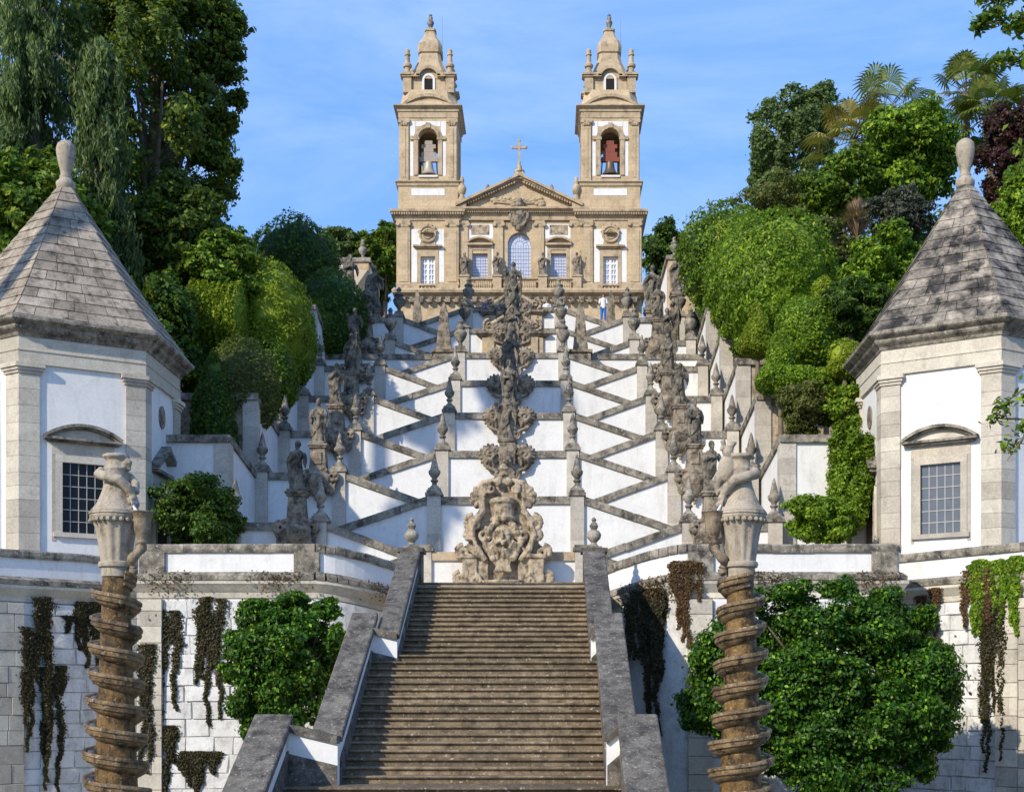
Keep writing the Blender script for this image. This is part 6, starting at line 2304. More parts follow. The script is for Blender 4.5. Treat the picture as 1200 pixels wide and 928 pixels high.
person(661, 354, 85.2, 'visitor in white looking down from the square', M['cl_white'], M['cl_white'], M['hair_dark'])
person(707, 345.5, 85.0, 'visitor in a white top and bright blue trousers before the tower', M['cl_white'], M['cl_blue'], M['hair_dark'])
# ================================================================ VEGETATION
def leaf_object(name, mat, Pn, Nn, size, asp=0.55, parent=None, seed=0, core=None, droop=0.0, fold=0.25):
    """one mesh of many small folded leaves at points Pn facing Nn; core = list of (centre, radii) dark masses inside"""
    g = np.random.default_rng(seed)
    n = len(Pn)
    Nn = Nn / np.maximum(1e-6, np.linalg.norm(Nn, axis=1))[:, None]
    t = g.normal(size=(n, 3))
    t[:, 2] -= droop
    t -= Nn * np.sum(t * Nn, axis=1)[:, None]
    t /= np.maximum(1e-6, np.linalg.norm(t, axis=1))[:, None]
    b = np.cross(Nn, t)
    L = (size * g.uniform(0.65, 1.35, n))[:, None]
    Wd = L * asp * 0.5
    v = np.empty((n, 4, 3))
    v[:, 0] = Pn - t * L * 0.5
    v[:, 1] = Pn + b * Wd + Nn * Wd * fold - t * L * 0.05
    v[:, 2] = Pn + t * L * 0.5 - Nn * L * 0.08
    v[:, 3] = Pn - b * Wd + Nn * Wd * fold - t * L * 0.05
    verts = v.reshape(-1, 3)
    idx = np.arange(n) * 4
    faces = np.stack([idx, idx + 1, idx + 2, idx, idx + 2, idx + 3], axis=1).reshape(-1, 3)
    extra_v = np.zeros((0, 3))
    extra_f = np.zeros((0, 3), dtype=np.int64)
    if core:
        cv = []
        cf = []
        for (c, r) in core:
            m = MB().ell((0, 0, 0), 1.0, 12, 8)
            base = len(cv)
            for q in m.v:
                k = 1 + 0.12 * mnoise.noise(Vector((q[0] * 2 + c[0], q[1] * 2 + c[1], q[2] * 2 + c[2])))
                cv.append((c[0] + q[0] * r[0] * k, c[1] + q[1] * r[1] * k, c[2] + q[2] * r[2] * k))
            for q in m.f:
                for k in range(1, len(q) - 1):
                    cf.append((base + q[0], base + q[k], base + q[k + 1]))
        extra_v = np.array(cv)
        extra_f = np.array(cf, dtype=np.int64) + len(verts)
    allv = np.concatenate([verts, extra_v])
    allf = np.concatenate([faces, extra_f])
    if parent is not None and parent.name in OFF:
        allv = allv - np.array(OFF[parent.name])[None, :]
    me = bpy.data.meshes.new(name)
    me.vertices.add(len(allv))
    me.vertices.foreach_set('co', allv.astype(np.float32).ravel())
    me.loops.add(len(allf) * 3)
    me.loops.foreach_set('vertex_index', allf.astype(np.int32).ravel())
    me.polygons.add(len(allf))
    me.polygons.foreach_set('loop_start', (np.arange(len(allf)) * 3).astype(np.int32))
    me.polygons.foreach_set('loop_total', np.full(len(allf), 3, dtype=np.int32))
    me.update(calc_edges=True)
    me.materials.append(mat)
    o = bpy.data.objects.new(name, me)
    link(o, parent)
    return o

def cloud(clumps, n, seed, shell=0.22, up=0.35, jit=0.55, cull=0.72, zmin=None, tail=.0, bump=.0, tail_amt=.3):
    """points and facings spread over the outer shells of a set of ellipsoids"""
    g = np.random.default_rng(seed)
    C = np.array([c for c, r in clumps])
    Rr = np.array([r for c, r in clumps])
    w = (Rr[:, 0] * Rr[:, 2] + Rr[:, 1] * Rr[:, 2] + Rr[:, 0] * Rr[:, 1])
    k = g.choice(len(C), size=n, p=w / w.sum())
    d = g.normal(size=(n, 3))
    d /= np.linalg.norm(d, axis=1)[:, None]
    q = 1 - np.abs(g.normal(size=n)) * shell + g.uniform(0, 0.06, n)
    q += np.where(g.uniform(size=n) < tail, g.uniform(0, tail_amt, n), 0)
    Pn = C[k] + d * Rr[k] * q[:, None]
    if bump:
        Pn = Pn + d * (bump * (np.sin(Pn[:, 0] * 2.1 + Pn[:, 2] * 1.3) + np.sin(Pn[:, 1] * 2.7 - Pn[:, 2] * 2.3 + 1) + np.sin(Pn[:, 0] * 4.9 - Pn[:, 2] * 5.3)))[:, None]
    keep = np.ones(n, bool)
    for j in range(len(C)):
        e = (((Pn - C[j]) / Rr[j]) ** 2).sum(1)
        keep &= ~((e < cull ** 2) & (k != j))
    if zmin is not None:
        keep &= Pn[:, 2] > zmin
    Nn = d / Rr[k] * Rr[k].mean(1)[:, None] + g.normal(size=(n, 3)) * jit
    Nn[:, 2] += up
    return Pn[keep], Nn[keep]

def crown(c, R_, K, seed, lo=.30, hi=.46, spread=.66, flat=1.0):
    r = random.Random(seed)
    out_ = [((c[0], c[1], c[2]), (R_[0] * .62, R_[1] * .62, R_[2] * .62))]
    for k in range(K):
        # even directions on the sphere
        z = 1 - 2 * (k + .5) / K
        a = k * 2.39996 + r.uniform(-.3, .3)
        q = math.sqrt(max(0, 1 - z * z))
        e = r.uniform(spread - .34, spread + .16) if k % 3 == 0 else r.uniform(spread - .10, spread + .16)
        f_ = r.uniform(lo, hi)
        cc = (c[0] + R_[0] * e * q * math.cos(a), c[1] + R_[1] * e * q * math.sin(a), c[2] + R_[2] * e * z)
        out_.append((cc, (R_[0] * f_ * r.uniform(.85, 1.2), R_[1] * f_ * r.uniform(.85, 1.2), R_[2] * f_ * r.uniform(.7, 1.0) * flat)))
    return out_

def sub_clumps(cl, k, seed, lo=.30, hi=.5):
    """smaller tufts round each clump, for an uneven outline"""
    r = random.Random(seed + 5)
    out_ = []
    for c, R_ in cl:
        for j in range(k):
            z = 1 - 2 * (j + .5) / k + r.uniform(-.2, .2)
            z = max(-1, min(1, z))
            a = j * 2.39996 + r.uniform(-.6, .6)
            q = math.sqrt(max(0, 1 - z * z))
            e = r.uniform(.62, 1.02)
            f_ = r.uniform(lo, hi)
            out_.append(((c[0] + R_[0] * e * q * math.cos(a), c[1] + R_[1] * e * q * math.sin(a), c[2] + R_[2] * e * z), (R_[0] * f_, R_[1] * f_, R_[2] * f_ * .8)))
    return out_

def pxell(px, py, d, w, h, depth=None):
    """centre and radii (m) of a mass seen w x h photo pixels wide and high at distance d"""
    c = P(px, py, d)
    rx, rz = w * d / F / 2, h * d / F / 2
    return c, (rx, depth if depth else (rx + rz) / 2, rz)

def ground_z(x, d):
    if d < 48.5:
        return TZ
    g = CZ + 9.3 + 0.537 * (min(d, 84) - 49)
    return g - 0.6

VEG_LABELS = set()
def tree(name, label, px, py, d, w, h, mat, leaf, n, K=22, seed=1, core=.55, group=None, cat='tree', base=None, limbs=7, asp=.55, lo=.26, hi=.42, spread=.7, up=.35, droop=0.0, trunk=.28, depth=None, shell=.25, extra=None, jit=.6, subs=6):
    c, R_ = pxell(px, py, d, w, h, depth)
    bz = base if base is not None else ground_z(c.x, d)
    bz = min(bz, c.z - R_[2] * .4)
    t = thing(name, label, cat, (c.x, d, bz), group)
    cl = crown(c, R_, K, seed, lo, hi, spread)
    tips = []
    if extra:
        for (ex, ey, ed, ew, eh) in extra:
            ex, ey = px + (ex - px) * .90, py + (ey - py) * .90
            ew, eh = ew * 1.25, eh * 1.25
            cc, rr = pxell(ex, ey, ed, ew, eh)
            tips.append(cc)
            cl += crown(cc, rr, 6, seed + int(ex), .4, .55, .5)
    # loose tufts of leaves round every clump, over an inner layer that closes the gaps
    g = np.random.default_rng(seed + 77)
    tufts = sub_clumps(cl[1:], subs + 4, seed, .22, .44)
    C = np.array([q for q, r_ in tufts])
    Rr = np.array([r_ for q, r_ in tufts])
    wgt = Rr[:, 0] * Rr[:, 2]
    kk = g.choice(len(C), size=int(n * 1.1), p=wgt / wgt.sum())
    off = g.normal(size=(len(kk), 3)) * np.array([.62, .62, .42])
    Pa = C[kk] + off * Rr[kk]
    main = np.array([q for q, r_ in cl])
    md = C[kk] - np.array(c)[None, :]
    md /= np.maximum(1e-6, np.linalg.norm(md, axis=1))[:, None]
    Na = md * .55 + off * .5 + g.normal(size=off.shape) * jit
    Na[:, 2] += up
    Pb, Nb = cloud(cl, int(n * (.40 if core else .2)), seed, shell=.30, up=up, jit=jit, cull=.45)
    Pn = np.concatenate([Pa, Pb])
    Nn = np.concatenate([Na, Nb])
    co = [(cl[0][0], tuple(x * core * .8 for x in cl[0][1]))] if core > .45 else None
    leaf_object('crown', mat, Pn, Nn, leaf, asp, t, seed, co, droop)
    r = random.Random(seed)
    m = MB()
    top = Vector((c.x, d, c.z + R_[2] * .35))
    b0 = Vector((c.x + r.uniform(-.3, .3), d, bz - .4))
    mid = b0.lerp(top, .5) + Vector((r.uniform(-.3, .3), r.uniform(-.3, .3), 0))
    m.tube([b0, b0.lerp(mid, .5) + Vector((.05, 0, 0)), mid, mid.lerp(top, .55), top], [trunk * 1.25, trunk, trunk * .8, trunk * .5, trunk * .15], 9)
    for k in range(limbs):
        e = cl[1 + (k * 3) % (len(cl) - 1)][0]
        s0 = b0.lerp(top, r.uniform(.35, .75))
        e = Vector(e)
        m.tube([s0, s0.lerp(e, .5) + Vector((0, 0, .25 * R_[2] * .3)), e], [trunk * .42, trunk * .25, trunk * .06], 6)
    for e in tips:
        s0 = b0.lerp(top, r.uniform(.45, .8))
        m.tube([s0, s0.lerp(e, .5) + Vector((0, 0, .15)), e], [trunk * .36, trunk * .22, trunk * .05], 6)
    m.build('trunk', M['bark'], t, smooth=60)
    return t

def topiary(name, label, px, py, d, w, h, mat, leaf, n, seed, shape='dome', cat='hedge', group=None, depth=None, base=None, bump=.045):
    """clipped shrub: smooth dense surface, narrower at the top for cones"""
    c, R_ = pxell(px, py, d, w, h, depth)
    bz = c.z - R_[2]
    t = thing(name, label, cat, (c.x, d, bz), group)
    cl = []
    if shape == 'cone':
        for k in range(7):
            u = k / 6
            rr = R_[0] * (1 - .62 * u ** 1.5)
            cl.append(((c.x, d, bz + R_[2] * 2 * (.16 + .68 * u)), (rr, rr, R_[2] * .36)))
    elif shape == 'box':
        for k in range(9):
            u = -1 + 2 * k / 8
            cl.append(((c.x + R_[0] * .84 * u, d, c.z), (R_[0] * .24, R_[1], R_[2] * 1.04)))
    else:
        cl.append((tuple(c), tuple(R_)))
        r = random.Random(seed)
        for k in range(7):
            a = k * 2 * PI / 7 + r.uniform(-.2, .2)
            cl.append(((c.x + R_[0] * .28 * math.cos(a), d + R_[1] * .28 * math.sin(a), c.z - R_[2] * .12 + r.uniform(-.1, .1)), (R_[0] * .72, R_[1] * .72, R_[2] * .86)))
    Pn, Nn = cloud(cl, int(n * 1.6), seed, shell=.05, up=.2, jit=.6, cull=.93, tail=.12, bump=bump, tail_amt=.06)
    co = [(q, tuple(x * .86 for x in r_)) for q, r_ in cl]
    leaf_object('foliage', mat, Pn, Nn, leaf, .6, t, seed, co)
    m = MB().tube([(c.x, d, ground_z(c.x, d) - 1.0 if base is None else base), (c.x, d, c.z)], [.12, .08], 7)
    m.build('stem', M['bark'], t, smooth=60)
    return t

# ---- left slope
tree('broadleaf_tree', 'huge dark broadleaf tree towering over the chapel with the dark window', 180, 105, 66, 190, 390, M['lf_oak'], .27, 52000, 44, 3, core=.42, limbs=22, trunk=.42, base=CZ + 12, lo=.15, hi=.26, spread=.80,
     extra=[(262, 40, 66, 60, 50), (284, 20, 66, 36, 30), (275, 85, 66, 46, 26), (288, 118, 66, 26, 22), (268, 150, 66, 50, 30), (255, 190, 66, 46, 34), (280, 205, 66, 34, 18), (262, 232, 66, 34, 22), (285, 60, 66, 30, 18), (150, -20, 66, 160, 120), (235, -15, 66, 90, 70)])
def weeping(name, label, px, py, d, w, h, seed):
    """conifer with tiers of hanging sprays"""
    c, R_ = pxell(px, py, d, w, h)
    bz = ground_z(c.x, d)
    t = thing(name, label, 'tree', (c.x, d, bz))
    g = np.random.default_rng(seed)
    Pl = []
    Nl = []
    m = MB()
    m.tube([(c.x, d, bz - .5), (c.x, d, c.z), (c.x, d, c.z + R_[2])], [.55, .35, .05], 9)
    for k in range(120):
        u = g.uniform(0, 1)
        z = c.z - R_[2] + 2 * R_[2] * u
        a = g.uniform(0, 2 * PI)
        ln = R_[0] * (1.0 - .55 * u) * g.uniform(.6, 1.1)
        root = np.array([c.x, d, z])
        dr = np.array([math.cos(a), math.sin(a), 0])
        npt = 14
        for j in range(npt):
            q = (j + 1) / npt
            p = root + dr * ln * q + np.array([0, 0, .8 * q - 1.6 * q * q])
            hang = g.uniform(.6, 1.9)
            ns = 22
            zz = -np.sort(g.uniform(0, hang, ns))
            pts = p[None, :] + np.stack([g.normal(0, .12, ns), g.normal(0, .12, ns), zz], 1)
            Pl.append(pts)
            nn = g.normal(size=(ns, 3))
            nn[:, 2] *= .3
            nn += dr[None, :] * .6
            Nl.append(nn)
        if k % 4 == 0:
            m.tube([tuple(root), tuple(root + dr * ln * .5 + np.array([0, 0, .2])), tuple(root + dr * ln + np.array([0, 0, -.8]))], [.10, .07, .02], 5)
    Pn, Nn = np.concatenate(Pl), np.concatenate(Nl)
    leaf_object('foliage', M['lf_blue'], Pn, Nn, .34, .26, t, seed, None, droop=3.0)
    m.build('trunk', M['bark'], t, smooth=60)
weeping('weeping_conifer', 'grey-green weeping conifer with hanging sprays above the chapel with the dark window', 40, 110, 60, 190, 400, 5)
weeping('weeping_conifer', 'smaller weeping conifer in front of the huge dark broadleaf tree', 120, 175, 58, 90, 250, 6)
tree('broadleaf_tree', 'bushy green tree behind the pyramid roof of the chapel with the dark window', 30, 270, 56, 150, 190, M['lf_mid'], .27, 15000, 20, 8, group=None)
tree('broadleaf_tree', 'mid green spreading tree between the conifer and the clipped hedges', 205, 285, 62, 140, 160, M['lf_oak'], .25, 20000, 24, 9, spread=.75)
tree('broadleaf_tree', 'dark leafy tree filling the gap beside the chapel with the dark window', 190, 420, 57, 100, 230, M['lf_dark'], .24, 20000, 22, 10)
tree('broadleaf_tree', 'light green loose tree above the clipped yellow hedges', 262, 325, 61, 110, 120, M['lf_mid'], .22, 14000, 18, 12)
topiary('clipped_hedge', 'large dark dome-shaped clipped tree beside the church square', 345, 315, 78, 110, 115, M['lf_dark'], .20, 18000, 14, 'dome', cat='tree', bump=.10)
topiary('clipped_hedge', 'dark rounded hedge falling towards the upper statues', 388, 372, 74, 88, 105, M['lf_dark'], .18, 14000, 15)
topiary('clipped_hedge', 'bright stepped hedge clipped to a block, sunlit yellow-green', 258, 385, 60, 66, 100, M['lf_yellow'], .15, 12000, 16, 'box', depth=2.2)
topiary('clipped_hedge', 'tall rounded yellow-green hedge between dark domes', 318, 375, 62, 88, 130, M['lf_yellow'], .15, 17000, 17, bump=.10)
topiary('clipped_hedge', 'narrow yellow-green hedge with rounded top, beside the tall rounded one', 345, 400, 64, 50, 100, M['lf_bright'], .15, 9000, 18)
topiary('clipped_hedge', 'olive bronze dome hedge above the lowest garden wall', 283, 455, 56, 84, 115, M['lf_olive'], .14, 15000, 19)
topiary('clipped_hedge', 'slim dark green cone hedge beside the bronze dome', 250, 475, 54, 56, 120, M['lf_dark'], .14, 11000, 20, 'cone')
topiary('clipped_hedge', 'mid green hedge below the yellow-green ones', 320, 440, 60, 60, 80, M['lf_mid'], .15, 10000, 21)
tree('garden_shrub', 'low dark feathery shrub beside the chapel with the dark window', 238, 608, 48, 100, 120, M['lf_dark'], .15, 15000, 16, 22, cat='shrub', base=TZ, limbs=4, trunk=.08)

# ---- right slope
tree('broadleaf_tree', 'pale blue-green tall tree on the skyline above the laurel bank', 922, 185, 92, 96, 170, M['lf_blue'], .28, 22000, 26, 31, core=.35, spread=.8, lo=.2, hi=.34, extra=[(960, 130, 92, 50, 80)])
topiary('laurel_mass', 'big glossy dark laurel mass clipped to a bank beside the stair', 905, 335, 64, 150, 170, M['lf_bright'], .17, 38000, 32, 'dome', cat='hedge', bump=.11)
topiary('laurel_mass', 'upper glossy laurel bank reaching up to the church square', 850, 300, 74, 110, 120, M['lf_mid'], .20, 18000, 33, 'dome', cat='hedge', bump=.11)
tree('garden_shrub', 'olive leafed shrub under the pale skyline tree', 915, 250, 78, 130, 90, M['lf_olive'], .2, 13000, 16, 34, cat='shrub')
tree('broadleaf_tree', 'bright broadleaf tree behind the chapel with the grey window', 1062, 190, 76, 130, 130, M['lf_bright'], .3, 22000, 26, 35, core=.5)
tree('garden_shrub', 'dark blue-green shrub beside the bright broadleaf tree', 985, 225, 74, 90, 90, M['lf_mid'], .24, 9000, 14, 36, cat='shrub')
tree('garden_shrub', 'dark grey-green shrub behind the stained pyramid roof', 1055, 255, 62, 90, 70, M['lf_mauve'], .16, 8000, 14, 37, cat='shrub')
tree('garden_shrub', 'rounded mid green shrub in front of the plumed plants', 1040, 320, 58, 110, 110, M['lf_bright'], .18, 14000, 18, 38, cat='shrub')
tree('garden_shrub', 'dark strap-leaved shrub beside the stained pyramid roof', 1000, 360, 57, 80, 90, M['lf_dark'], .28, 9000, 14, 39, cat='shrub', asp=.25)
tree('garden_shrub', 'loose olive shrub at the top of the laurel mass', 960, 300, 66, 100, 90, M['lf_olive'], .2, 10000, 14, 40, cat='shrub')
tree('purple_tree', 'dark purple-leaved tree behind the stained pyramid roof', 1185, 175, 68, 75, 130, M['lf_red'], .2, 14000, 18, 41)
tree('broadleaf_tree', 'fresh green tree hard beside the stained pyramid roof', 1200, 250, 60, 70, 150, M['lf_bright'], .22, 12000, 18, 42)
topiary('clipped_ball', 'yellow-tipped clipped cone in front of the laurel mass', 888, 386, 56, 42, 60, M['lf_yellow'], .11, 9000, 43, 'cone')
topiary('clipped_ball', 'bright green clipped cone next to the round bush', 915, 416, 54, 42, 52, M['lf_bright'], .11, 8000, 44, 'cone')
topiary('clipped_ball', 'round bright bush behind the clipped cones', 946, 390, 57, 74, 84, M['lf_bright'], .14, 11000, 45)
topiary('clipped_ball', 'small yellow-green ball bush above the round bush', 966, 345, 60, 26, 36, M['lf_yellow'], .12, 4000, 46)
topiary('box_hedge', 'low straight clipped hedge on the second garden wall', 948, 446, 53.5, 118, 32, M['lf_bright'], .11, 12000, 47, 'box', depth=.7)
topiary('clipped_ball', 'small dark round bush below the stained roof eaves', 990, 420, 52.5, 40, 46, M['lf_yellow'], .12, 5000, 48)
tree('garden_shrub', 'brownish green upright shrub on the rubble wall', 942, 478, 51.0, 62, 76, M['lf_olive'], .13, 9000, 14, 49, cat='shrub', limbs=4, trunk=.06)
tree('garden_shrub', 'glossy green shrub above the ivy on the white garden wall', 985, 478, 51.0, 70, 70, M['lf_bright'], .2, 7000, 12, 50, cat='shrub', limbs=4, trunk=.06)
tree('ivy_bank', 'bank of bright ivy spilling down beside the chapel with the grey window', 997, 562, 48.6, 46, 150, M['lf_bright'], .13, 22000, 22, 51, cat='ivy', base=TZ, limbs=3, trunk=.08, depth=1.0, lo=.3, hi=.42)
tree('garden_shrub', 'low shrub on the terrace in front of the ivy bank', 964, 606, 46.8, 84, 70, M['lf_bright'], .14, 11000, 14, 52, cat='shrub', base=TZ, limbs=4, trunk=.06)
# trees behind the church
for k, (px, py, w, h, mt) in enumerate(((398, 290, 60, 50, 'lf_blue'), (450, 300, 70, 80, 'lf_mid'), (425, 330, 70, 70, 'lf_dark'), (778, 298, 60, 76, 'lf_dark'), (810, 330, 60, 90, 'lf_mid'))):
    tree('broadleaf_tree', ['pale far tree showing above the white wall beside the church', 'far green tree hard against the pale bell tower', 'dark far tree behind the white wall beside the church', 'dark far tree hard against the dark bell tower', 'far tree behind the raking wall beside the church'][k], px, py, 128, w, h, M[mt], .4, 7000, 16, 60 + k, group='trees behind the church', base=CZ + 26)

# ---- palms and plumes
def palm(label, px, py, d, rad, seed, mat, trunk_h):
    c = P(px, py, d)
    t = thing('fan_palm', label, 'palm', (c.x, d, c.z - trunk_h))
    g = np.random.default_rng(seed)
    m = MB()
    fm = MB()
    m.tube([(c.x, d, c.z - trunk_h), (c.x, d, c.z)], [.22, .18], 8)
    for k in range(34):
        a = g.uniform(0, 2 * PI)
        el = R(g.uniform(-45, 75))
        ln = rad * g.uniform(.55, .75)
        dr = np.array([math.cos(a) * math.cos(el), math.sin(a) * math.cos(el), math.sin(el)])
        p0 = np.array(c)
        p1 = p0 + dr * ln + np.array([0, 0, -.12 * ln])
        m.tube([tuple(p0), tuple((p0 + p1) / 2 + np.array([0, 0, .08])), tuple(p1)], [.03, .025, .02], 4)
        side = np.cross(dr, [0, 0, 1.0])
        side /= max(1e-6, np.linalg.norm(side))
        upv = np.cross(side, dr)
        nb = 16
        for j in range(nb):
            b_ = R(-105 + 210 * j / (nb - 1))
            bd = dr * math.cos(b_) + side * math.sin(b_)
            L = rad * .48 * (1 - .25 * abs(b_) / 2)
            w_ = .075
            q1 = p1 + bd * L * .55
            q2 = p1 + bd * L + np.array([0, 0, -.35 * L])
            pw = np.cross(bd, upv)
            pw /= max(1e-6, np.linalg.norm(pw))
            fm.add([tuple(p1), tuple(q1 + pw * w_), tuple(q2), tuple(q1 - pw * w_)], [(0, 1, 2, 3)])
    m.build('trunk', M['bark'], t)
    fm.build('fronds', mat, t)
    return t
palm('fan palm with drooping fronds over the laurel slope', 1036, 135, 80, 3.2, 71, M['lf_palm'], 7)
palm('fan palm with yellowing lower fronds beside the bright broadleaf tree', 1000, 165, 79, 3.0, 72, M['lf_palm_old'], 6)
palm('tall fan palm on the skyline above the stained pyramid roof', 1133, 112, 82, 2.9, 73, M['lf_palm'], 7)
palm('short fan palm beside the purple-leaved tree', 1160, 135, 80, 2.6, 74, M['lf_palm'], 6)
g_ = np.random.default_rng(5)
def plume(label, name, px, py, d, w, h, mat, n, seed, cat):
    c, R_ = pxell(px, py, d, w, h)
    g = np.random.default_rng(seed)
    t = thing(name, label, cat, (c.x, d, c.z - R_[2]))
    m = MB()
    for k in range(n):
        a = g.uniform(0, 2 * PI)
        q = g.uniform(.2, 1)
        e = np.array([c.x + R_[0] * q * math.cos(a), d + R_[1] * q * math.sin(a), c.z + R_[2] * (1 - 1.2 * q * q) + g.uniform(-.1, .1)])
        b_ = np.array([c.x, d, c.z - R_[2] * .6])
        mid = (b_ + e) / 2 + np.array([0, 0, .35 * R_[2]])
        s_ = np.cross(e - b_, [0, 0, 1.0])
        s_ /= max(1e-6, np.linalg.norm(s_))
        w_ = .05
        m.add([tuple(b_ - s_ * .02), tuple(mid - s_ * w_), tuple(e), tuple(mid + s_ * w_), tuple(b_ + s_ * .02)], [(0, 1, 2, 3, 4)])
    m.build('blades', mat, t)
    m = MB().tube([(c.x, d, c.z - R_[2] * 2.2), (c.x, d, c.z - R_[2] * .5)], [.12, .08], 6)
    m.build('stem', M['bark'], t)
plume('pinkish plumed cordyline among the shrubs of the slope behind the chapel with the grey window', 'plumed_cordyline', 1005, 262, 66, 62, 60, M['lf_pink'], 420, 81, 'plant')
plume('lower pinkish plumed cordyline beside the loose olive shrub', 'plumed_cordyline', 972, 298, 65, 46, 40, M['lf_pink'], 260, 82, 'plant')
plume('spray of yellow palm blossom under the tall fan palm', 'palm_blossom', 1135, 128, 80, 36, 26, M['lf_gold'], 160, 83, 'blossom')

# ---- leafy cover on the garden beds and slopes (nobody could count it)
def cover(name, label, rects, mat, leaf, n, seed):
    g = np.random.default_rng(seed)
    Pl = []
    for (x0, x1, y0, y1, zf) in rects:
        k = int(n * abs((x1 - x0) * (y1 - y0)) / sum(abs((q[1] - q[0]) * (q[3] - q[2])) for q in rects))
        x = g.uniform(x0, x1, k)
        y = g.uniform(y0, y1, k)
        z = np.array([zf(a, b) for a, b in zip(x, y)]) + np.abs(g.normal(0, .28, k))
        Pl.append(np.stack([x, y, z], 1))
    Pn = np.concatenate(Pl)
    Nn = g.normal(size=Pn.shape) * .6
    Nn[:, 2] += .8
    Nn[:, 1] -= .4
    o = leaf_object(name, mat, Pn, Nn, leaf, .6, None, seed)
    stuff(o)
    tag(o, label, 'plants')
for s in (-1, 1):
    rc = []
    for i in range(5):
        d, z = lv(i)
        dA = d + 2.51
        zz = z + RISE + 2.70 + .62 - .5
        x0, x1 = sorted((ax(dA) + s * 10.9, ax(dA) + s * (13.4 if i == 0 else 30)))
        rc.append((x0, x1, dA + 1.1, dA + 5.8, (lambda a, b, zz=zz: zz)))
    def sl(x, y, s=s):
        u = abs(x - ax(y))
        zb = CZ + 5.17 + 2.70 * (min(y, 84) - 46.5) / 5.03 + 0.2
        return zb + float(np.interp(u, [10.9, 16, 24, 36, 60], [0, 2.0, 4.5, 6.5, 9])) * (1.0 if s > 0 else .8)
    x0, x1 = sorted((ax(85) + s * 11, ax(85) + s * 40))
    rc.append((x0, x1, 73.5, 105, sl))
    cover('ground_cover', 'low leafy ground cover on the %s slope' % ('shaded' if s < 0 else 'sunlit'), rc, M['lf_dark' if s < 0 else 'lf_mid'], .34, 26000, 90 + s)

# ---- the two maples in front of the retaining walls
tree('maple_bush', 'leafy green maple bush beside the broad stair', 332, 780, 37.5, 136, 185, M['lf_maple'], .125, 42000, 34, 101, base=GZ, limbs=8, trunk=.12, core=.55, spread=.74, depth=1.5, up=.5, asp=.62, shell=.22, droop=1.0, lo=.18, hi=.30, subs=7,
     extra=[(300, 704, 37.5, 40, 28), (345, 694, 37.5, 40, 26), (385, 706, 37.5, 36, 26), (272, 755, 37.5, 26, 40), (398, 745, 37.3, 20, 34), (280, 835, 37.3, 36, 36), (300, 865, 37.2, 44, 30), (268, 790, 37.4, 24, 30)])
tree('maple_tree', 'large leafy maple tree covering the retaining wall beside the broad stair', 975, 815, 36.5, 285, 270, M['lf_maple'], .13, 118000, 70, 102, base=GZ, limbs=12, trunk=.2, core=.62, spread=.7, depth=2.4, up=.5, asp=.62, shell=.22, droop=1.0, lo=.15, hi=.25, subs=7,
     extra=[(830, 800, 36.5, 80, 150), (1085, 790, 36.5, 90, 140), (868, 694, 36.3, 44, 34), (920, 682, 36.3, 50, 30), (985, 678, 36.3, 46, 28), (1045, 690, 36.3, 44, 30), (1092, 712, 36.3, 36, 34), (1122, 760, 36.3, 28, 30), (1130, 812, 36.3, 24, 30), (1112, 868, 36.3, 40, 36), (800, 842, 36.3, 34, 40), (806, 765, 36.3, 26, 34), (835, 730, 36.3, 30, 30), (1090, 910, 36.3, 40, 30)])

# ---- ivy hanging on the retaining walls
def ivy(label, pts, nrm, width, top, bottom, mat, n, seed, leaf=.065, name='hanging_ivy'):
    """ragged tongues of creeper lying on a wall: pts = (x, y) wall point, nrm = outward normal"""
    g = np.random.default_rng(seed)
    t = np.array([-nrm[1], nrm[0]])
    L = top - bottom
    P_ = []
    tong = max(4, int(width / .11))
    cen = g.uniform(-width / 2, width / 2, tong)
    ln = L * g.uniform(.2, 1.0, tong) ** 1.2
    ln[0] = L
    off = g.uniform(0, .25, tong) * (L - ln)
    k = g.choice(tong, n, p=ln / ln.sum())
    u = g.uniform(0, 1, n) ** 1.25
    z = top - off[k] - ln[k] * u
    x = cen[k] + g.normal(0, .085, n) * (1.1 - .85 * u) + .07 * np.sin(z * 2.3 + k * 1.7) + .03 * np.sin(z * 9 + k)
    o = np.abs(g.normal(0, .04, n)) + .15 + (.14 if 'quoin' in label else 0)
    Pn = np.stack([pts[0] + t[0] * x + nrm[0] * o, pts[1] + t[1] * x + nrm[1] * o, z], 1)
    Nn = np.stack([np.full(n, nrm[0]), np.full(n, nrm[1]), np.full(n, .25)], 1) + g.normal(size=(n, 3)) * .45
    ob_ = leaf_object(name, mat, Pn, Nn, leaf, .8, None, seed, None, droop=1.0)
    tag(ob_, label, 'ivy', 'ivy on the retaining walls')
def on_wall(px, d):
    return ((px - 640) * d / F, d)
bl = Vector((bastL[2][0] - bastL[1][0], bastL[2][1] - bastL[1][1])).normalized()
nbl = (bl.y, -bl.x)
br = Vector((bastR[1][0] - bastR[0][0], bastR[1][1] - bastR[0][1])).normalized()
nbr = (br.y, -br.x)
def bast_pt(b0, b1, px):
    """where the sight line of a photo column meets a bastion wall line"""
    k = (px - 640) / F
    dx, dy = b1[0] - b0[0], b1[1] - b0[1]
    u = (k * b0[1] - b0[0]) / (dx - k * dy)
    return (b0[0] + dx * u, b0[1] + dy * u)
iv = 0
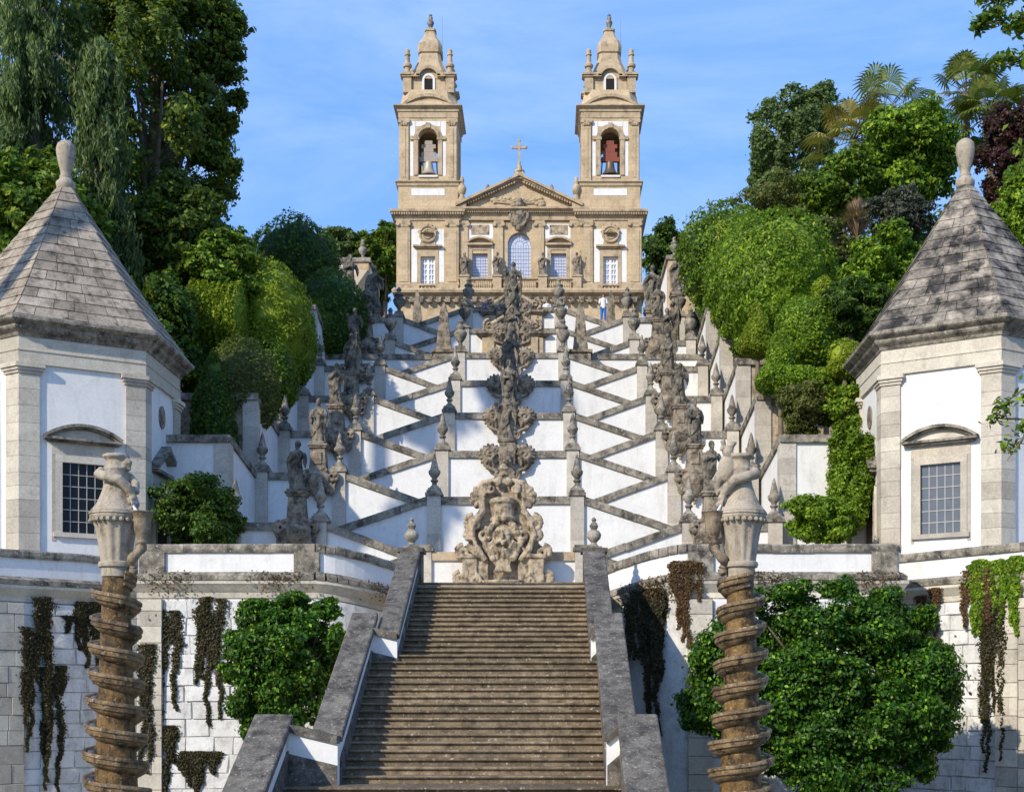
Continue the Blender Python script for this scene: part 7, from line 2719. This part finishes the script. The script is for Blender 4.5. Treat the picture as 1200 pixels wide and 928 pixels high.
for (px, w, yt, yb, lab) in ((48, .55, 700, 925, 'long dark ivy strip beside the bastion quoins'), (90, 1.2, 705, 800, 'broad dark ivy curtain under the bastion cornice'), (28, .35, 735, 880, 'thin ivy strip on the bastion quoins'), (60, .7, 780, 928, 'low brown ivy strip on the angled bastion')):
    q = bast_pt(bastL[1], bastL[2], px)
    ivy(lab, q, nbl, w, P(0, yt, q[1]).z, P(0, yb, q[1]).z, M['lf_vine'], int(13000 * w), 200 + iv)
    iv += 1
for (px, w, yt, yb, lab) in ((190, 1.1, 715, 845, 'broad ivy tongue on whitewashed stones behind the spiral column'), (243, .8, 700, 850, 'pointed ivy tongue hanging beside the maple bush'), (196, .5, 850, 928, 'low ivy tuft at the foot of the whitewashed stones'), (235, 1.1, 880, 928, 'ragged ivy patch low beside the maple bush'), (175, .5, 755, 905, 'ivy strip along the corner quoins behind the spiral column')):
    q = on_wall(px, 41)
    ivy(lab, (q[0], 40.99), (0, -1), w, P(0, yt, 41).z, P(0, yb, 41).z, M['lf_vine'], int(13000 * w), 220 + iv)
    iv += 1
for (px, w, yt, yb, mt, lab) in ((755, 1.0, 690, 870, 'lf_vine', 'dark ivy mass on the curved wall beside the stair'), (770, .7, 690, 860, 'lf_vine', 'ivy tongue at the corner of the curved wall'), (800, .9, 660, 760, 'lf_vine_red', 'reddish creeper on the corner pilaster')):
    q = on_wall(px, 41.6)
    ivy(lab, (q[0], 41.4 if px < 780 else 40.88), (-.35, -.94) if px < 780 else (0, -1), w, P(0, yt, 41.4).z, P(0, yb, 41.4).z, M[mt], int(13000 * w), 240 + iv)
    iv += 1
for (px, w, yt, yb, mt, lab) in ((1165, .9, 690, 905, 'lf_vine', 'olive ivy strip hanging on the angled bastion'), (1150, 1.2, 668, 735, 'lf_vine_red', 'reddish creeper fringe under the bastion parapet'), (1172, 1.6, 655, 745, 'lf_bright', 'fresh green creeper spilling over the bastion parapet'), (1095, .6, 690, 760, 'lf_vine_red', 'thin reddish creeper strands on the bastion')):
    q = bast_pt(bastR[0], bastR[1], px)
    q = (q[0] + nbr[0] * .12, q[1] + nbr[1] * .12)
    ivy(lab, q, nbr, w, P(0, yt, q[1]).z, P(0, yb, q[1]).z, M[mt], int(8000 * w), 260 + iv, leaf=.11 if mt == 'lf_bright' else .07)
    iv += 1
def ledge_moss(label, path, seed, mat, n):
    """creeper growing along the ledge under a parapet"""
    g = np.random.default_rng(seed)
    segs = resample(path, .4)
    P_ = []
    for a, b in segs:
        dens = max(0, math.sin(a.x * 1.9 + seed) + .35)
        k = int(n * dens / len(segs))
        u = g.uniform(0, 1, k)
        dvec = (b - a)
        nr = Vector((dvec.y, -dvec.x)).normalized()
        o = g.uniform(.15, .42, k)
        z = CZ + 3.78 + a.z + g.normal(0, .07, k) - np.where(o > .34, g.uniform(0, .5, k), 0)
        P_.append(np.stack([a.x + dvec.x * u + nr.x * o, a.y + dvec.y * u + nr.y * o, z], 1))
    Pn = np.concatenate(P_)
    Nn = g.normal(size=Pn.shape) * .5
    Nn[:, 2] += .6
    Nn[:, 1] -= .6
    tag(leaf_object('ledge_creeper', mat, Pn, Nn, .08, .7, None, seed), label, 'ivy')
ledge_moss('reddish creeper along the ledge of the curved wall behind the maple bush', pathL[1:], 5, M['lf_vine_red'], 2600)
ledge_moss('reddish creeper along the ledge of the curved wall behind the large maple', pathR[:-1], 8, M['lf_vine_red'], 4200)

# ---- tree standing just outside the view, its twigs reaching in
def twig_tree():
    d = 25.0
    t = thing('overhanging_tree', 'oak-like tree whose leafy twigs reach in beside the stained chapel', 'tree', (11.5, d, GZ))
    m = MB()
    m.tube([(11.5, d, GZ - .3), (11.4, d, 5), (11.3, d, 12), (11.2, d, 17)], [.4, .33, .25, .1], 10)
    g = np.random.default_rng(9)
    Pl = []
    Nl = []
    def spray(px0, py0, px1, py1, dd, nl, sub=6):
        a, b_ = P(px0, py0, dd), P(px1, py1, dd)
        base = Vector((11.3, d, a.z + .8))
        m.tube([base, a, a.lerp(b_, .5) + Vector((0, 0, .06)), b_], [.07, .035, .02, .006], 6)
        for k in range(sub):
            u = (k + .6) / sub
            p = a.lerp(b_, u)
            e = p + Vector((g.uniform(-.5, .1), g.uniform(-.3, .3), g.uniform(-.25, .3))) * .9
            m.tube([p, p.lerp(e, .6) + Vector((0, 0, .04)), e], [.012, .009, .003], 5)
            nn = nl
            w_ = g.uniform(.15, 1.0, nn)
            pts = np.array(p)[None, :] * (1 - w_[:, None]) + np.array(e)[None, :] * w_[:, None] + g.normal(0, .07, (nn, 3))
            Pl.append(pts)
            q = g.normal(size=(nn, 3)) * .6
            q[:, 2] += .7
            q[:, 1] -= .3
            Nl.append(q)
        for k in range(5):          # leafy twigs on the way back to the stem
            p = base.lerp(a, (k + .5) / 5)
            nn = nl * 2
            Pl.append(np.array(p)[None, :] + g.normal(0, .28, (nn, 3)))
            q = g.normal(size=(nn, 3)) * .6
            q[:, 2] += .7
            Nl.append(q)
    spray(1230, 20, 1140, 30, 24, 60, 7)
    spray(1220, -10, 1160, 5, 24.5, 60, 5)
    spray(1235, 60, 1180, 72, 24, 50, 5)
    spray(1230, 440, 1165, 482, 25, 22, 5)
    spray(1235, 500, 1160, 490, 25, 22, 5)
    spray(1235, 470, 1180, 540, 25, 20, 4)
    spray(1240, 150, 1195, 200, 25, 30, 4)
    m.build('branches', M['bark'], t, smooth=60)
    leaf_object('leaves', M['lf_mid'], np.concatenate(Pl), np.concatenate(Nl), .15, .55, t, 9)
twig_tree()


# ---- tall trees outside the view on the sunny side; their dappled shade lies on the outer landings
def shade_tree(label, x, d, z, r, seed):
    t = thing('tall_tree', label, 'tree', (x, d, GZ))
    cl = crown((x, d, z), r, 20, seed, .26, .4, .62)
    Pn, Nn = cloud(cl, 7000, seed, shell=.4)
    leaf_object('crown', M['lf_mid'], Pn, Nn, .5, .6, t, seed)
    m = MB().tube([(x, d, GZ - .3), (x + .2, d, z * .5), (x, d, z)], [.7, .5, .2], 9)
    m.build('trunk', M['bark'], t, smooth=60)
shade_tree('very tall tree shading the lower outer landings', -29.1, 25.3, 29.5, (2.3, 2.3, 4.6), 301)
shade_tree('very tall tree shading the upper outer landings', -32.2, 30.6, 43.5, (2.7, 2.7, 5.6), 302)
